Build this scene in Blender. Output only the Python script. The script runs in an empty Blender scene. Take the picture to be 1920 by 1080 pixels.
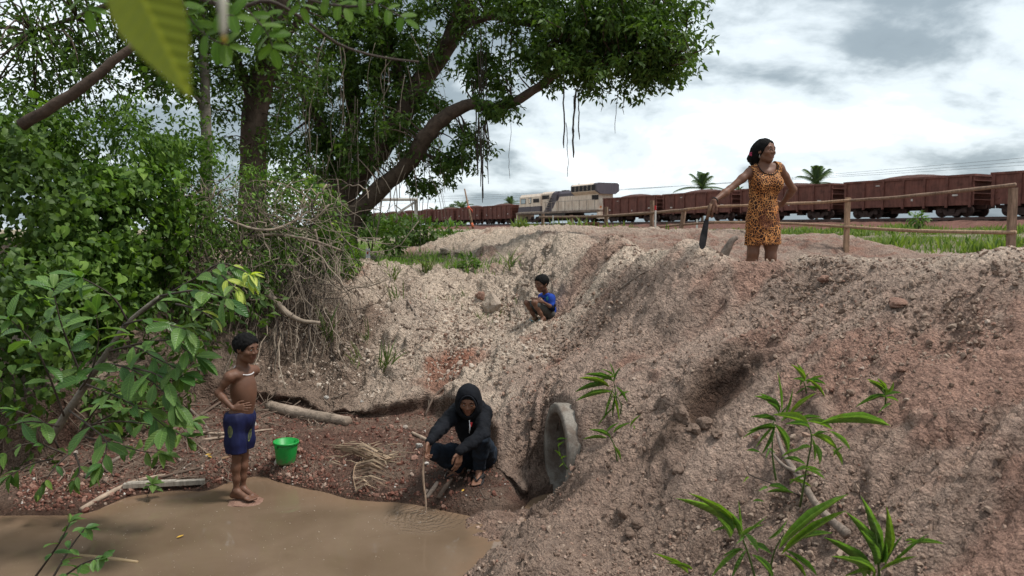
import bpy, bmesh, math, random
import numpy as np
from mathutils import Vector, Matrix, Euler, Quaternion
R = math.radians
rng = np.random.RandomState(7)
random.seed(7)
SC = bpy.context.scene
COL = SC.collection

# ------------------------------------------------------------------ camera, sky, sun, exposure
EYE = Vector((0, 0, 2.14)); FPX = 1350.0; PITCH = R(4.66)
cam_d = bpy.data.cameras.new('camera'); cam = bpy.data.objects.new('camera', cam_d); COL.objects.link(cam)
cam.location = EYE; cam.rotation_euler = (R(90) - PITCH, 0, 0)
cam_d.sensor_width = 36; cam_d.lens = 36 * FPX / 1920
cam_d.clip_start = 0.05; cam_d.clip_end = 6000
cam_d.dof.use_dof = True; cam_d.dof.focus_distance = 6.3; cam_d.dof.aperture_fstop = 4.0
SC.camera = cam
FW = Vector((0, math.cos(PITCH), -math.sin(PITCH))); UPV = Vector((0, math.sin(PITCH), math.cos(PITCH)))
def ray(px, py):
    return Vector(((px - 960) / FPX, 0, 0)) + FW + UPV * ((540 - py) / FPX)
def at(px, py, Y):
    d = ray(px, py); return EYE + d * (Y / d.y)
def atz(px, py, z):
    d = ray(px, py); return EYE + d * ((z - EYE.z) / d.z)

SC.view_settings.view_transform = 'Standard'; SC.view_settings.look = 'None'
SC.view_settings.exposure = 1.27; SC.view_settings.gamma = 1; SC.view_settings.use_curve_mapping = False
SC.cycles.use_denoising = True
SC.cycles.max_bounces = 6; SC.cycles.diffuse_bounces = 3; SC.cycles.glossy_bounces = 3
SC.cycles.transmission_bounces = 4; SC.cycles.transparent_max_bounces = 6
SC.cycles.caustics_reflective = False; SC.cycles.caustics_refractive = False

SUN_DIR = Vector((0.46, -0.06, 0.88)).normalized()
sun_d = bpy.data.lights.new('sun', 'SUN'); sun = bpy.data.objects.new('sun', sun_d); COL.objects.link(sun)
sun_d.energy = 1.5; sun_d.angle = R(10); sun_d.color = (1.0, 0.96, 0.9)
sun.rotation_euler = (-SUN_DIR).to_track_quat('-Z', 'Y').to_euler()

world = bpy.data.worlds.new('World'); SC.world = world; world.use_nodes = True
def build_world():
    nt = world.node_tree; N = nt.nodes; L = nt.links; N.clear()
    def nd(t, **k):
        n = N.new(t)
        for a, b in k.items(): setattr(n, a, b)
        return n
    def mth(op, a, b=None, c=None, clamp=False):
        n = nd('ShaderNodeMath', operation=op, use_clamp=clamp)
        for i, v in enumerate((a, b, c)):
            if v is None: continue
            if isinstance(v, (int, float)): n.inputs[i].default_value = v
            else: L.new(v, n.inputs[i])
        return n.outputs[0]
    out = nd('ShaderNodeOutputWorld'); 
    sky = nd('ShaderNodeTexSky', sky_type='NISHITA'); sky.sun_disc = False
    sky.sun_elevation = math.asin(SUN_DIR.z); sky.sun_rotation = math.atan2(SUN_DIR.x, SUN_DIR.y)
    sky.air_density = 1.2; sky.dust_density = 2.0
    bg = nd('ShaderNodeBackground'); bg.inputs[1].default_value = 0.073
    tc = nd('ShaderNodeTexCoord')
    sep = nd('ShaderNodeSeparateXYZ'); L.new(tc.outputs['Generated'], sep.inputs[0])
    zz = mth('ADD', mth('MAXIMUM', sep.outputs[2], 0.0), 0.34)
    ux = mth('DIVIDE', sep.outputs[0], zz); uy = mth('DIVIDE', sep.outputs[1], zz)
    cmb = nd('ShaderNodeCombineXYZ'); L.new(ux, cmb.inputs[0]); L.new(uy, cmb.inputs[1])
    def noise(scale, det, rough, dist, off):
        mp = nd('ShaderNodeMapping'); L.new(cmb.outputs[0], mp.inputs[0]); mp.inputs['Location'].default_value = off
        n = nd('ShaderNodeTexNoise'); L.new(mp.outputs[0], n.inputs['Vector'])
        n.inputs['Scale'].default_value = scale; n.inputs['Detail'].default_value = det
        n.inputs['Roughness'].default_value = rough; n.inputs['Distortion'].default_value = dist
        return n.outputs[0]
    n1 = noise(1.25, 9, 0.55, 0.3, (3.1, 1.7, 0)); n2 = noise(4.2, 7, 0.58, 0.25, (7.7, 2.2, 3))
    dens = mth('ADD', mth('MULTIPLY', n1, 0.78), mth('MULTIPLY', n2, 0.22))
    # heavier banks of cloud where the photograph shows them
    def bank(px, py, sharp, amount):
        d = ray(px, py).normalized()
        dp = nd('ShaderNodeVectorMath', operation='DOT_PRODUCT'); L.new(tc.outputs['Generated'], dp.inputs[0])
        dp.inputs[1].default_value = d
        lo = math.cos(R(sharp))
        return mth('MULTIPLY', mth('SMOOTH_MIN', mth('MULTIPLY', mth('SUBTRACT', dp.outputs[0], lo), 1 / (1 - lo), clamp=True), 1, 0.2), amount)
    for b in ((1600, 130, 24, 0.20), (1580, 50, 15, 0.20), (1720, 200, 9, 0.22), (1430, 190, 7, .24), (1640, 240, 7, .14), (1010, 255, 6, 0.12), (1180, 265, 5.5, 0.17), (930, 250, 5, .09),
              (1130, 345, 6, -0.12), (1350, 340, 5, -0.10), (1250, 140, 6, -0.12), (1040, 60, 8, -0.08), (940, 340, 5, -.10)):
        dens = mth('ADD', dens, bank(*b))
    ramp = nd('ShaderNodeValToRGB'); L.new(dens, ramp.inputs[0])
    cr = ramp.color_ramp; cr.interpolation = 'EASE'
    cr.elements[0].position = 0.39; cr.elements[0].color = (0.80, 0.845, 0.87, 1)
    cr.elements[1].position = 0.70; cr.elements[1].color = (0.105, 0.135, 0.16, 1)
    e = cr.elements.new(0.47); e.color = (0.53, 0.585, 0.615, 1)
    e = cr.elements.new(0.56); e.color = (0.215, 0.26, 0.29, 1)
    sc = nd('ShaderNodeVectorMath', operation='SCALE'); L.new(ramp.outputs[0], sc.inputs[0]); sc.inputs[3].default_value = 10.0
    mix = nd('ShaderNodeMix', data_type='RGBA'); mix.inputs[0].default_value = 0.93
    L.new(sky.outputs[0], mix.inputs[6]); L.new(sc.outputs[0], mix.inputs[7])
    L.new(mix.outputs[2], bg.inputs[0]); L.new(bg.outputs[0], out.inputs[0])
build_world()

# ------------------------------------------------------------------ helpers
def tag(o, label=None, cat=None, group=None, kind=None):
    if label: o['label'] = label
    if cat: o['category'] = cat
    if group: o['group'] = group
    if kind: o['kind'] = kind
    return o
def empty(name, loc, label=None, cat=None, group=None, rot=(0, 0, 0)):
    o = bpy.data.objects.new(name, None); COL.objects.link(o); o.location = loc; o.rotation_euler = rot
    o.empty_display_size = 0.1
    return tag(o, label, cat, group)
def link(name, me, mat, parent=None, world_space=True):
    o = bpy.data.objects.new(name, me); COL.objects.link(o)
    if mat is not None and len(me.materials) == 0: me.materials.append(mat)
    if parent is not None:
        o.parent = parent
        if world_space: o.matrix_parent_inverse = parent_matrix(parent).inverted()
    return o
def parent_matrix(o):
    m = o.matrix_parent_inverse @ Matrix.LocRotScale(o.location, o.rotation_euler, o.scale) if o.parent else Matrix.LocRotScale(o.location, o.rotation_euler, o.scale)
    return parent_matrix(o.parent) @ m if o.parent else m
def np_mesh(name, V, F, smooth=True):
    """V (n,3); F (m,k) array of equal sized faces"""
    V = np.asarray(V, np.float32); F = np.asarray(F, np.int32)
    me = bpy.data.meshes.new(name)
    me.vertices.add(len(V)); me.vertices.foreach_set('co', V.ravel())
    k = F.shape[1]
    me.loops.add(F.size); me.loops.foreach_set('vertex_index', F.ravel())
    me.polygons.add(len(F)); me.polygons.foreach_set('loop_start', np.arange(0, F.size, k, dtype=np.int32))
    me.polygons.foreach_set('use_smooth', np.full(len(F), smooth))
    me.update(calc_edges=True)
    return me
def set_attr(me, name, data, typ='FLOAT'):
    a = me.attributes.new(name, typ, 'POINT')
    a.data.foreach_set('value' if typ == 'FLOAT' else 'color', np.asarray(data, np.float32).ravel())
class MB:
    """collects boxes, tubes, prisms; build() links ONE mesh"""
    def __init__(s): s.v = []; s.f = []; s.sm = []
    def add(s, V, F, smooth=False):
        b = len(s.v); s.v += [tuple(p) for p in V]; s.f += [tuple(i + b for i in f) for f in F]; s.sm += [smooth] * len(F)
    def box(s, c, size, rot=None, taper=1.0, M=None):
        hx, hy, hz = size[0] / 2, size[1] / 2, size[2] / 2
        V = [Vector((x * hx * (taper if z > 0 else 1), y * hy * (taper if z > 0 else 1), z * hz)) for z in (-1, 1) for y in (-1, 1) for x in (-1, 1)]
        if rot is not None:
            q = Euler(rot) if not isinstance(rot, Matrix) else rot
            m = q.to_matrix() if isinstance(q, Euler) else q
            V = [m @ v for v in V]
        V = [v + Vector(c) for v in V]
        if M is not None: V = [M @ v for v in V]
        s.add(V, [(0, 2, 3, 1), (4, 5, 7, 6), (0, 1, 5, 4), (2, 6, 7, 3), (0, 4, 6, 2), (1, 3, 7, 5)])
    def prism(s, poly, axis_a, axis_b, M=None):
        """poly list of (a,b,c?) extruded: poly points are Vectors; axis_a offset start, axis_b offset end"""
        n = len(poly); V = [p + axis_a for p in poly] + [p + axis_b for p in poly]
        if M is not None: V = [M @ v for v in V]
        s.add(V, [tuple(range(n - 1, -1, -1)), tuple(range(n, 2 * n))] + [(i, (i + 1) % n, n + (i + 1) % n, n + i) for i in range(n)])
    def tube(s, pts, rad, n=8, cap=True, smooth=True, wob=0.0):
        pts = [Vector(p) for p in pts]; m = len(pts)
        if not hasattr(rad, '__len__'): rad = [rad] * m
        rings = []; up = None
        for i, p in enumerate(pts):
            t = (pts[min(i + 1, m - 1)] - pts[max(i - 1, 0)])
            t = t.normalized() if t.length > 1e-9 else Vector((0, 0, 1))
            if up is None:
                up = t.orthogonal().normalized()
            else:
                up = (up - t * up.dot(t))
                up = up.normalized() if up.length > 1e-6 else t.orthogonal().normalized()
            sd = t.cross(up)
            rings.append([p + (up * math.cos(a) + sd * math.sin(a)) * rad[i] * (1 + (wob * (random.random() - .5) if wob else 0)) for a in (2 * math.pi * k / n for k in range(n))])
        V = [v for r in rings for v in r]; F = []
        for i in range(m - 1):
            for k in range(n):
                F.append((i * n + k, i * n + (k + 1) % n, (i + 1) * n + (k + 1) % n, (i + 1) * n + k))
        if cap: F += [tuple(range(n - 1, -1, -1)), tuple(range((m - 1) * n, m * n))]
        s.add(V, F, smooth)
    def lathe(s, prof, n=24, M=None, closed=True):
        V = [Vector((r * math.cos(2 * math.pi * k / n), r * math.sin(2 * math.pi * k / n), z)) for r, z in prof for k in range(n)]
        if M is not None: V = [M @ v for v in V]
        F = [(i * n + k, i * n + (k + 1) % n, (i + 1) * n + (k + 1) % n, (i + 1) * n + k) for i in range(len(prof) - 1) for k in range(n)]
        s.add(V, F, True)
    def mesh(s, name):
        me = bpy.data.meshes.new(name); me.from_pydata(s.v, [], s.f); me.polygons.foreach_set('use_smooth', s.sm); me.update(); return me
    def build(s, name, mat, parent=None, world_space=True):
        return link(name, s.mesh(name), mat, parent, world_space)
def spline(pts, n):
    """Catmull-Rom through pts (list of tuples of any length) -> n samples"""
    P = np.array([list(p) for p in pts], float); m = len(P); out = []
    for t in np.linspace(0, m - 1, n):
        i = min(int(t), m - 2); u = t - i
        p0 = P[max(i - 1, 0)]; p1 = P[i]; p2 = P[i + 1]; p3 = P[min(i + 2, m - 1)]
        out.append(0.5 * ((2 * p1) + (-p0 + p2) * u + (2 * p0 - 5 * p1 + 4 * p2 - p3) * u * u + (-p0 + 3 * p1 - 3 * p2 + p3) * u ** 3))
    return np.array(out)
# vectorised noise -----------------------------------------------------------
def _hash(ix, iy, iz, seed):
    h = (ix.astype(np.int64) * 374761393 + iy.astype(np.int64) * 668265263 + iz.astype(np.int64) * 2147483647 + seed * 974711) & 0xFFFFFFFF
    h = ((h ^ (h >> 13)) * 1274126177) & 0xFFFFFFFF
    h = ((h ^ (h >> 16)) * 2246822519) & 0xFFFFFFFF
    return (h ^ (h >> 15)) & 0xFFFFFFFF
def vnoise(x, y, z=None, seed=0):
    """smooth value noise in -1..1"""
    if z is None: z = np.zeros_like(x)
    ix, iy, iz = np.floor(x), np.floor(y), np.floor(z); fx, fy, fz = x - ix, y - iy, z - iz
    u, v, w = [f * f * f * (f * (f * 6 - 15) + 10) for f in (fx, fy, fz)]
    r = 0
    for a in (0, 1):
        for b in (0, 1):
            for c in (0, 1):
                wgt = (u if a else 1 - u) * (v if b else 1 - v) * (w if c else 1 - w)
                r = r + wgt * (_hash(ix + a, iy + b, iz + c, seed) / 2147483648.0 - 1)
    return r
def vnoise2(x, y, seed=0):
    ix, iy = np.floor(x), np.floor(y); fx, fy = x - ix, y - iy; zz = np.zeros_like(ix)
    u, v = [f * f * f * (f * (f * 6 - 15) + 10) for f in (fx, fy)]
    r = 0
    for a in (0, 1):
        for b in (0, 1):
            r = r + (u if a else 1 - u) * (v if b else 1 - v) * (_hash(ix + a, iy + b, zz, seed) / 2147483648.0 - 1)
    return r
def fbm2(x, y, oct=4, seed=0, gain=.5):
    r = 0; a = 1.0; t = 0
    ca, sa = math.cos(0.6), math.sin(0.6)
    for o in range(oct):
        r = r + a * vnoise2(x, y, seed + o * 17); t += a; a *= gain
        x, y = (x * ca - y * sa) * 2.03 + 5.2, (x * sa + y * ca) * 2.03 + 1.3
    return r / t
def worley2(x, y, seed=0):
    ix, iy = np.floor(x), np.floor(y); zz = np.zeros_like(ix); f1 = np.full(x.shape, 9.0); f2 = np.full(x.shape, 9.0); idv = np.zeros(x.shape)
    for a in (-1, 0, 1):
        for b in (-1, 0, 1):
            cx = ix + a + _hash(ix + a, iy + b, zz, seed) / 4294967296.0; cy = iy + b + _hash(ix + a, iy + b, zz + 1, seed) / 4294967296.0
            d = np.hypot(x - cx, y - cy); near = d < f1
            f2 = np.where(near, f1, np.minimum(f2, d)); f1 = np.where(near, d, f1)
            idv = np.where(near, _hash(ix + a, iy + b, zz + 2, seed) / 4294967296.0, idv)
    return f1, f2, idv
def sstep(a, b, x):
    t = np.clip((x - a) / (b - a), 0, 1); return t * t * (3 - 2 * t)

# materials ------------------------------------------------------------------
class NT:
    def __init__(s, name):
        s.m = bpy.data.materials.new(name); s.m.use_nodes = True; s.t = s.m.node_tree; s.N = s.t.nodes; s.L = s.t.links
        s.N.clear(); s.out = s.N.new('ShaderNodeOutputMaterial')
    def n(s, typ, inp=None, **k):
        n = s.N.new(typ)
        for a, b in k.items(): setattr(n, a, b)
        for a, b in (inp or {}).items():
            if hasattr(b, 'links'): s.L.new(b, n.inputs[a])
            else: n.inputs[a].default_value = b
        return n
    def math(s, op, a, b=0.0, clamp=False):
        return s.n('ShaderNodeMath', {0: a, 1: b}, operation=op, use_clamp=clamp).outputs[0]
    def noise(s, vec, scale, det=4, rough=.55, dist=0):
        i = {'Scale': scale, 'Detail': det, 'Roughness': rough, 'Distortion': dist}
        if vec is not None: i['Vector'] = vec
        return s.n('ShaderNodeTexNoise', i).outputs[0]
    def ramp(s, fac, stops, mode='LINEAR'):
        r = s.n('ShaderNodeValToRGB', {0: fac}); c = r.color_ramp; c.interpolation = mode
        while len(c.elements) < len(stops): c.elements.new(0.5)
        for e, (p, col) in zip(c.elements, stops): e.position = p; e.color = (*col, 1) if len(col) == 3 else col
        return r.outputs[0]
    def mix(s, fac, a, b, mode='MIX'):
        m = s.n('ShaderNodeMix', data_type='RGBA', blend_type=mode)
        for i, v in ((0, fac), (6, a), (7, b)):
            if hasattr(v, 'links'): s.L.new(v, m.inputs[i])
            else: m.inputs[i].default_value = v if i == 0 else ((*v, 1) if len(v) == 3 else v)
        return m.outputs[2]
    def bump(s, h, strength=.5, dist=.01, normal=None):
        i = {'Height': h, 'Strength': strength, 'Distance': dist}
        if normal is not None: i['Normal'] = normal
        return s.n('ShaderNodeBump', i).outputs[0]
    def principled(s, col, rough=.8, normal=None, spec=.3, **k):
        i = {'Base Color': (*col, 1) if isinstance(col, tuple) and len(col) == 3 else col, 'Roughness': rough, 'Specular IOR Level': spec}
        if normal is not None: i['Normal'] = normal
        i.update(k)
        p = s.n('ShaderNodeBsdfPrincipled', i); s.L.new(p.outputs[0], s.out.inputs[0]); return p
    def coord(s, which='Object'):
        return s.n('ShaderNodeTexCoord').outputs[which]
def surf(name, col, rough=.8, var=.25, scale=6.0, bump=.3, bscale=40.0, bdist=.004, spec=.3, col2=None, stretch=None, **k):
    """plain rough surface with colour mottling and fine relief"""
    t = NT(name); v = t.coord()
    if stretch: v = t.n('ShaderNodeMapping', {0: v, 'Scale': stretch}).outputs[0]
    f = t.noise(v, scale, 5, .6, .2)
    a = tuple(c * (1 - var) for c in col); b = col2 or tuple(min(1, c * (1 + var)) for c in col)
    c = t.ramp(f, [(.3, a), (.7, b)])
    nrm = t.bump(t.noise(v, bscale, 4, .6), bump, bdist)
    t.principled(c, rough, nrm, spec, **k); return t.m
# ================================================================== TERRAIN
TR_A = at(1770, 408, 47.0); TR_D = Vector((-0.52, 1, 0)).normalized(); TR_N = Vector((TR_D.y, -TR_D.x, 0))   # TR_N points away to the right/far side
RAIL_Z = TR_A.z
def track(t): return Vector((TR_A.x, TR_A.y, 0)) + TR_D * t
def track_d(X, Y): return (X - TR_A.x) * TR_N.x + (Y - TR_A.y) * TR_N.y
def pz(*a):
    return tuple(atz(a[0], a[1], a[3])) if a[2] == 'z' else tuple(at(*a))
LOWP = [(-2.5, 4.5, -.28), (-1.5, 4.0, -.33), (-.8, 4.5, -.25), (-1.4, 4.9, -.16), (-2, 3, -.3), (-4, 4.4, -.2), (-.6, 3, -.25), (-4.5, 3, -.2), (-1, 2, -.1), (-3, 2, -.2),
        (-4.6, 5.6, .1), (-5, 4.5, .1), (-5, 6.5, .3), (-4, 7.2, .35), (-3, 8.2, .4), (-1, 8.6, .4), (0.5, 7.5, .35), (.8, 6, .1), (.9, 5.2, -.02), (.5, 4.4, -.1),
        (-.25, 4.4, -.1), (-2.2, 5.1, -.13), (-2.8, 5.1, -.12)]
for a in ((165, 962, 'z', 0), (240, 932, 'z', 0), (330, 920, 'z', 0), (390, 914, 'z', .01), (430, 912, 'z', -.015), (462, 944, 'z', -.035), (500, 925, 'z', -.05), (497, 896, 'z', -.005), (540, 908, 'z', 0), (620, 926, 'z', 0), (660, 937, 'z', 0),
          (740, 942, 'z', 0), (800, 947, 'z', 0), (870, 962, 'z', 0), (935, 974, 'z', 0), (300, 880, 'z', .1), (420, 860, 'z', .12), (535, 873, 'z', .09), (640, 870, 'z', .1),
          (740, 880, 'z', .12), (700, 830, 'z', .17), (600, 800, 'z', .2), (560, 770, 'z', .23), (480, 760, 'z', .25), (400, 800, 'z', .22), (300, 830, 'z', .2),
          (650, 790, 'z', .2), (760, 800, 'z', .2), (760, 850, 'z', .15), (850, 908, 'z', .11), (900, 915, 'z', .13), (880, 862, 'z', .22), (960, 955, 'z', .02), (1005, 945, 'z', -.03), (930, 880, 'z', .2)):
    LOWP.append(pz(*a))
HIGHP = [(-8, 12, 1.5), (-8, 18, 1.5), (-3, 20, 1.55), (-12, 10, 1.5), (0, 26, 1.6), (-3.1, 8.3, .75), (-3.6, 8.6, 1.3), (-4.2, 6.6, .9), (-4.8, 7.2, 1.5), (-6, 4, 1.0), (-7, 6, 1.5), (-5.2, 3, .6), (-5, 5, .7), (-5, 1, .4), (-2.3, 8.7, 1.0), (-2.6, 9.6, 1.5),
         (2.37, 6.85, 1.46), (3.3, 6.75, 1.48), (4.6, 6.0, 1.5), (1.95, 8.0, 1.55), (1.75, 9.3, 1.75), (3, 9, 1.45), (5, 9, 1.45), (4, 11, 1.48), (2.4, 11, 1.62), (7, 10, 1.5), (7, 6, 1.5), (5.5, 4, 1.7), (9, 4, 1.5),
         (0, 0, .45), (1, 1, .5), (2, 2, .75), (3.2, 3, 1.35), (4.2, 4.2, 1.8), (-1, 1, .1), (5, 2.5, 1.8), (6.5, 2, 1.8), (-.75, 2.5, -.3), (-.62, 4.5, -.30), (-.5, 5.05, -.22), (-.7, 3.6, -.35), (0.2, 3.6, .02),
         (4, 19, 1.6), (8, 18, 1.62), (12, 16, 1.6), (12, 10, 1.5), (3, 24, 1.75), (10, 25, 1.78), (18, 20, 1.7), (16, 8, 1.5)]
for a in ((560, 728, 7.95), (650, 738, 7.72), (740, 742, 7.6), (800, 738, 7.55), (850, 735, 7.3), (600, 640, 8.6), (700, 640, 8.55), (780, 655, 8.35), (660, 560, 9.3), (740, 560, 9.5), (820, 580, 9.2), (850, 640, 8.5), (880, 560, 9.8), (830, 700, 7.9),
          (650, 522, 10), (700, 515, 10.2), (770, 512, 10.4), (850, 515, 10.6), (700, 475, 'z', 1.52), (800, 470, 'z', 1.55), (600, 485, 'z', 1.5), (900, 520, 10.8), (930, 575, 9.6), (960, 640, 8.2), (900, 480, 14),
          (870, 700, 7.6), (960, 720, 6.85), (920, 660, 7.7), (1010, 606, 8.8), (1080, 560, 8.55), (1100, 640, 7.35), (1000, 720, 6.6), (1040, 700, 6.5), (1100, 500, 8.9), (1150, 470, 8.6), (930, 760, 6.55), (980, 770, 6.3), (930, 800, 6.3), (985, 830, 6.05), (1000, 870, 5.9),
          (1770, 493, 5.2), (1690, 501, 5.5), (1600, 496, 5.8), (1500, 481, 6.1), (1440, 496, 6.2), (1380, 487, 6.4), (1330, 470, 6.6), (1270, 459, 6.9), (1210, 476, 7.6), (1130, 450, 9), (1050, 438, 10.5), (1000, 431, 12), (900, 432, 16), (845, 434, 20), (1900, 470, 4.9),
          (1150, 462, 10.8), (1060, 445, 13.5),
          (1770, 466, 13), (1690, 452, 13.5), (1600, 437, 14), (1480, 431, 15), (1400, 429, 16), (1280, 430, 17), (1150, 431, 18), (1040, 433, 19), (1900, 480, 12.5),
          (1400, 700, 5.2), (1600, 640, 4.85), (1300, 620, 5.95), (1500, 560, 5.75), (1200, 740, 5.38), (1200, 560, 7.0), (1770, 640, 4.5), (1600, 800, 4.15), (1770, 820, 3.75), (1770, 1060, 3.2), (1500, 950, 3.85), (1300, 880, 4.6), (1300, 1060, 3.95), (1150, 900, 4.82), (1085, 770, 5.62), (1120, 780, 5.38), (1120, 1060, 4.2),
          (1085, 800, 5.45), (1090, 850, 5.2), (1120, 840, 5.12), (1160, 780, 5.3), (1010, 985, 4.95), (930, 975, 5.22), (890, 1030, 4.75), (850, 1080, 4.4), (1060, 900, 5.1), (1030, 937, 5.16), (960, 1040, 4.65), (985, 985, 'z', .16), (950, 1030, 'z', .15), (925, 1075, 'z', .16), (1020, 1030, 'z', .28)):
    HIGHP.append(pz(*a))
class TPS:
    def __init__(s, pts, lam=2e-3):
        P = np.array(pts, float); s.P = P[:, :2]; n = len(P)
        K = s.k(np.linalg.norm(s.P[:, None] - s.P[None], axis=2)) + lam * np.eye(n)
        A = np.zeros((n + 3, n + 3)); A[:n, :n] = K; A[:n, n] = 1; A[:n, n + 1:] = s.P; A[n, :n] = 1; A[n + 1:, :n] = s.P.T
        s.w = np.linalg.solve(A, np.r_[P[:, 2], 0, 0, 0]); s.n = n
    @staticmethod
    def k(r): return np.where(r > 1e-9, r * r * np.log(np.maximum(r, 1e-9)), 0)
    def __call__(s, X, Y):
        o = s.w[s.n] + s.w[s.n + 1] * X + s.w[s.n + 2] * Y
        for (px, py), w in zip(s.P, s.w): o = o + w * s.k(np.hypot(X - px, Y - py))
        return o
PIPE_C = (at(1066, 757, 5.74) + at(1066, 945, 5.64)) / 2; PIPE_AX = Vector((-1, -.19, 0.03)).normalized()     # mouth looks left and a little towards the viewer
for q in ((.02, .05, .45), (.15, .1, .52), (.35, .1, .62), (.7, .2, .8), (.04, .42, .38), (.0, -.30, .20), (.02, -.42, -.1)):
    sdv = PIPE_AX.cross(Vector((0, 0, 1))); pp = PIPE_C - PIPE_AX * q[0] + sdv * q[1] + Vector((0, 0, q[2])); HIGHP.append(tuple(pp))
LOW = TPS(LOWP, 1e-3); HIGH = TPS(HIGHP, 4e-3)
# polygon of the pool and the muddy beach; its border is the foot of the undercut bank
LIP = [(-5.2, 0.5), (-5.0, 3), (-4.6, 5.0), (-4.15, 6.1), (-3.75, 7.0), (-3.3, 7.6)]
for a in ((490, 752, 'z', .26), (560, 757, 'z', .24), (610, 775, 'z', .22), (650, 772, 'z', .23), (700, 778, 'z', .22), (740, 775, 'z', .22), (800, 772, 'z', .22), (850, 785, 'z', .25), (905, 815, 'z', .22), (930, 850, 'z', .18), (950, 890, 'z', .12), (985, 932, 'z', .03)):
    p = pz(*a); LIP.append((p[0], p[1]))
NW0, NW1 = 6, len(LIP) - 1
PSD = PIPE_AX.cross(Vector((0, 0, 1))).normalized()
for q_ in (.44, .2, -.05, -.40): LIP.append(tuple((PIPE_C + PIPE_AX * .10 + PSD * q_)[:2]))
for a in ((985, 962, 'z', -.02), (860, 985, 'z', -.06), (800, 1040, 'z', -.10), (750, 1085, 'z', -.14)):
    p = pz(*a); LIP.append((p[0], p[1]))
LIP += [(-.95, 3.2), (-1.2, 1.8), (-1.8, .5)]
LIPA = np.array(LIP)
def poly_sd(X, Y, P=LIPA):
    """signed distance, negative inside; also arc parameter of nearest point"""
    d = np.full(X.shape, 1e9); ins = np.zeros(X.shape, bool); arc = np.zeros(X.shape)
    n = len(P)
    for i in range(n):
        a = P[i]; b = P[(i + 1) % n]; e = b - a
        t = np.clip(((X - a[0]) * e[0] + (Y - a[1]) * e[1]) / (e @ e), 0, 1)
        q = np.hypot(X - a[0] - t * e[0], Y - a[1] - t * e[1])
        arc = np.where(q < d, i + t, arc); d = np.minimum(d, q)
        c = ((a[1] > Y) != (b[1] > Y)) & (X < (b[0] - a[0]) * (Y - a[1]) / (b[1] - a[1] + 1e-12) + a[0])
        ins ^= c
    return np.where(ins, -d, d), arc
def far_base(X, Y):
    d = track_d(X, Y)
    b = 1.52 + .62 * sstep(-34, -6, d) - .5 * sstep(5, 30, d)
    return b
def terrain_z(X, Y):
    X = np.asarray(X, float); Y = np.asarray(Y, float)
    sd, arc = poly_sd(X, Y)
    wob = .05 * fbm2(X * 3.1, Y * 3.1, 3, 91) + .025 * fbm2(X * 9, Y * 9, 2, 92)
    sd = sd + wob * sstep(.25, .6, np.hypot(X - PIPE_C.x, Y - PIPE_C.y))
    lo = LOW(X, Y); hi = HIGH(X, Y) - .10 * sstep(9.0, 12, Y)
    # soil heaped over the culvert
    al = (X - PIPE_C.x) * PIPE_AX.x + (Y - PIPE_C.y) * PIPE_AX.y; la = (X - PIPE_C.x) * PSD.x + (Y - PIPE_C.y) * PSD.y; bk = np.clip(.04 - al, 0, 2)
    cover = PIPE_C.z + .455 + .45 * np.clip(bk - .06, 0, 2) - .85 * np.maximum(0, -la - .15) * (1 - sstep(.15, .9, bk)) - .5 * np.maximum(0, la - .3)
    wc = sstep(.15, .10, al) * sstep(2.2, 1.0, bk) * sstep(.95, .5, np.abs(la)); hi = hi + wc * np.maximum(0, cover - hi)
    wnear = (1 - sstep(6.5, 9, np.abs(X))) * (1 - sstep(17, 22, Y)) * sstep(-1.5, .5, Y)
    hi = hi * wnear + far_base(X, Y) * (1 - wnear)
    wp = 1 - sstep(.42, .62, np.hypot(X - PIPE_C.x, Y - PIPE_C.y)); steep = sstep(-.03, .035, sd) * (1 - wp) + sstep(-.005, .12, sd) * wp
    hi2 = np.where(sd < .45, np.maximum(hi, lo), hi)
    z = lo * (1 - steep) + hi2 * steep
    return z, sd, arc, hi, lo
def axis(segs):
    out = [segs[0][0]]
    for a, b, s0, s1 in segs:
        x = a; s = s0
        while x < b - 1e-6:
            s = s0 + (s1 - s0) * (x - a) / (b - a); x = min(b, x + s); out.append(x)
    return np.array(out)
gx = axis([(-2500, -60, 400, 30), (-60, -9, 8, .5), (-9, -4.2, .25, .05), (-4.2, 4.2, .024, .024), (4.2, 9, .05, .22), (9, 60, .4, 4), (60, 2500, 30, 400)])
gy = axis([(-40, 1.5, 10, .12), (1.5, 3, .06, .025), (3, 7.8, .0235, .0235), (7.8, 11.5, .0235, .045), (11.5, 20, .05, .16), (20, 60, .2, 1.0), (60, 220, 1.2, 4), (220, 3500, 10, 500)])
NX, NY = len(gx), len(gy)
GX, GY = np.meshgrid(gx, gy)          # shape (NY,NX)
Z, SD, ARC, HI, LO = terrain_z(GX, GY)
dzdx = np.gradient(Z, axis=1) / np.gradient(gx)[None, :]; dzdy = np.gradient(Z, axis=0) / np.gradient(gy)[:, None]
nl = np.sqrt(dzdx ** 2 + dzdy ** 2 + 1)
NXv, NYv, NZv = -dzdx / nl, -dzdy / nl, 1 / nl
near = (1 - sstep(14, 24, np.hypot(GX, GY)))
slope = np.clip((1 - NZv) * 2.2, 0, 1)
bank = sstep(.0, .08, SD) ; beach = 1 - sstep(-.05, .02, SD)
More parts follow.
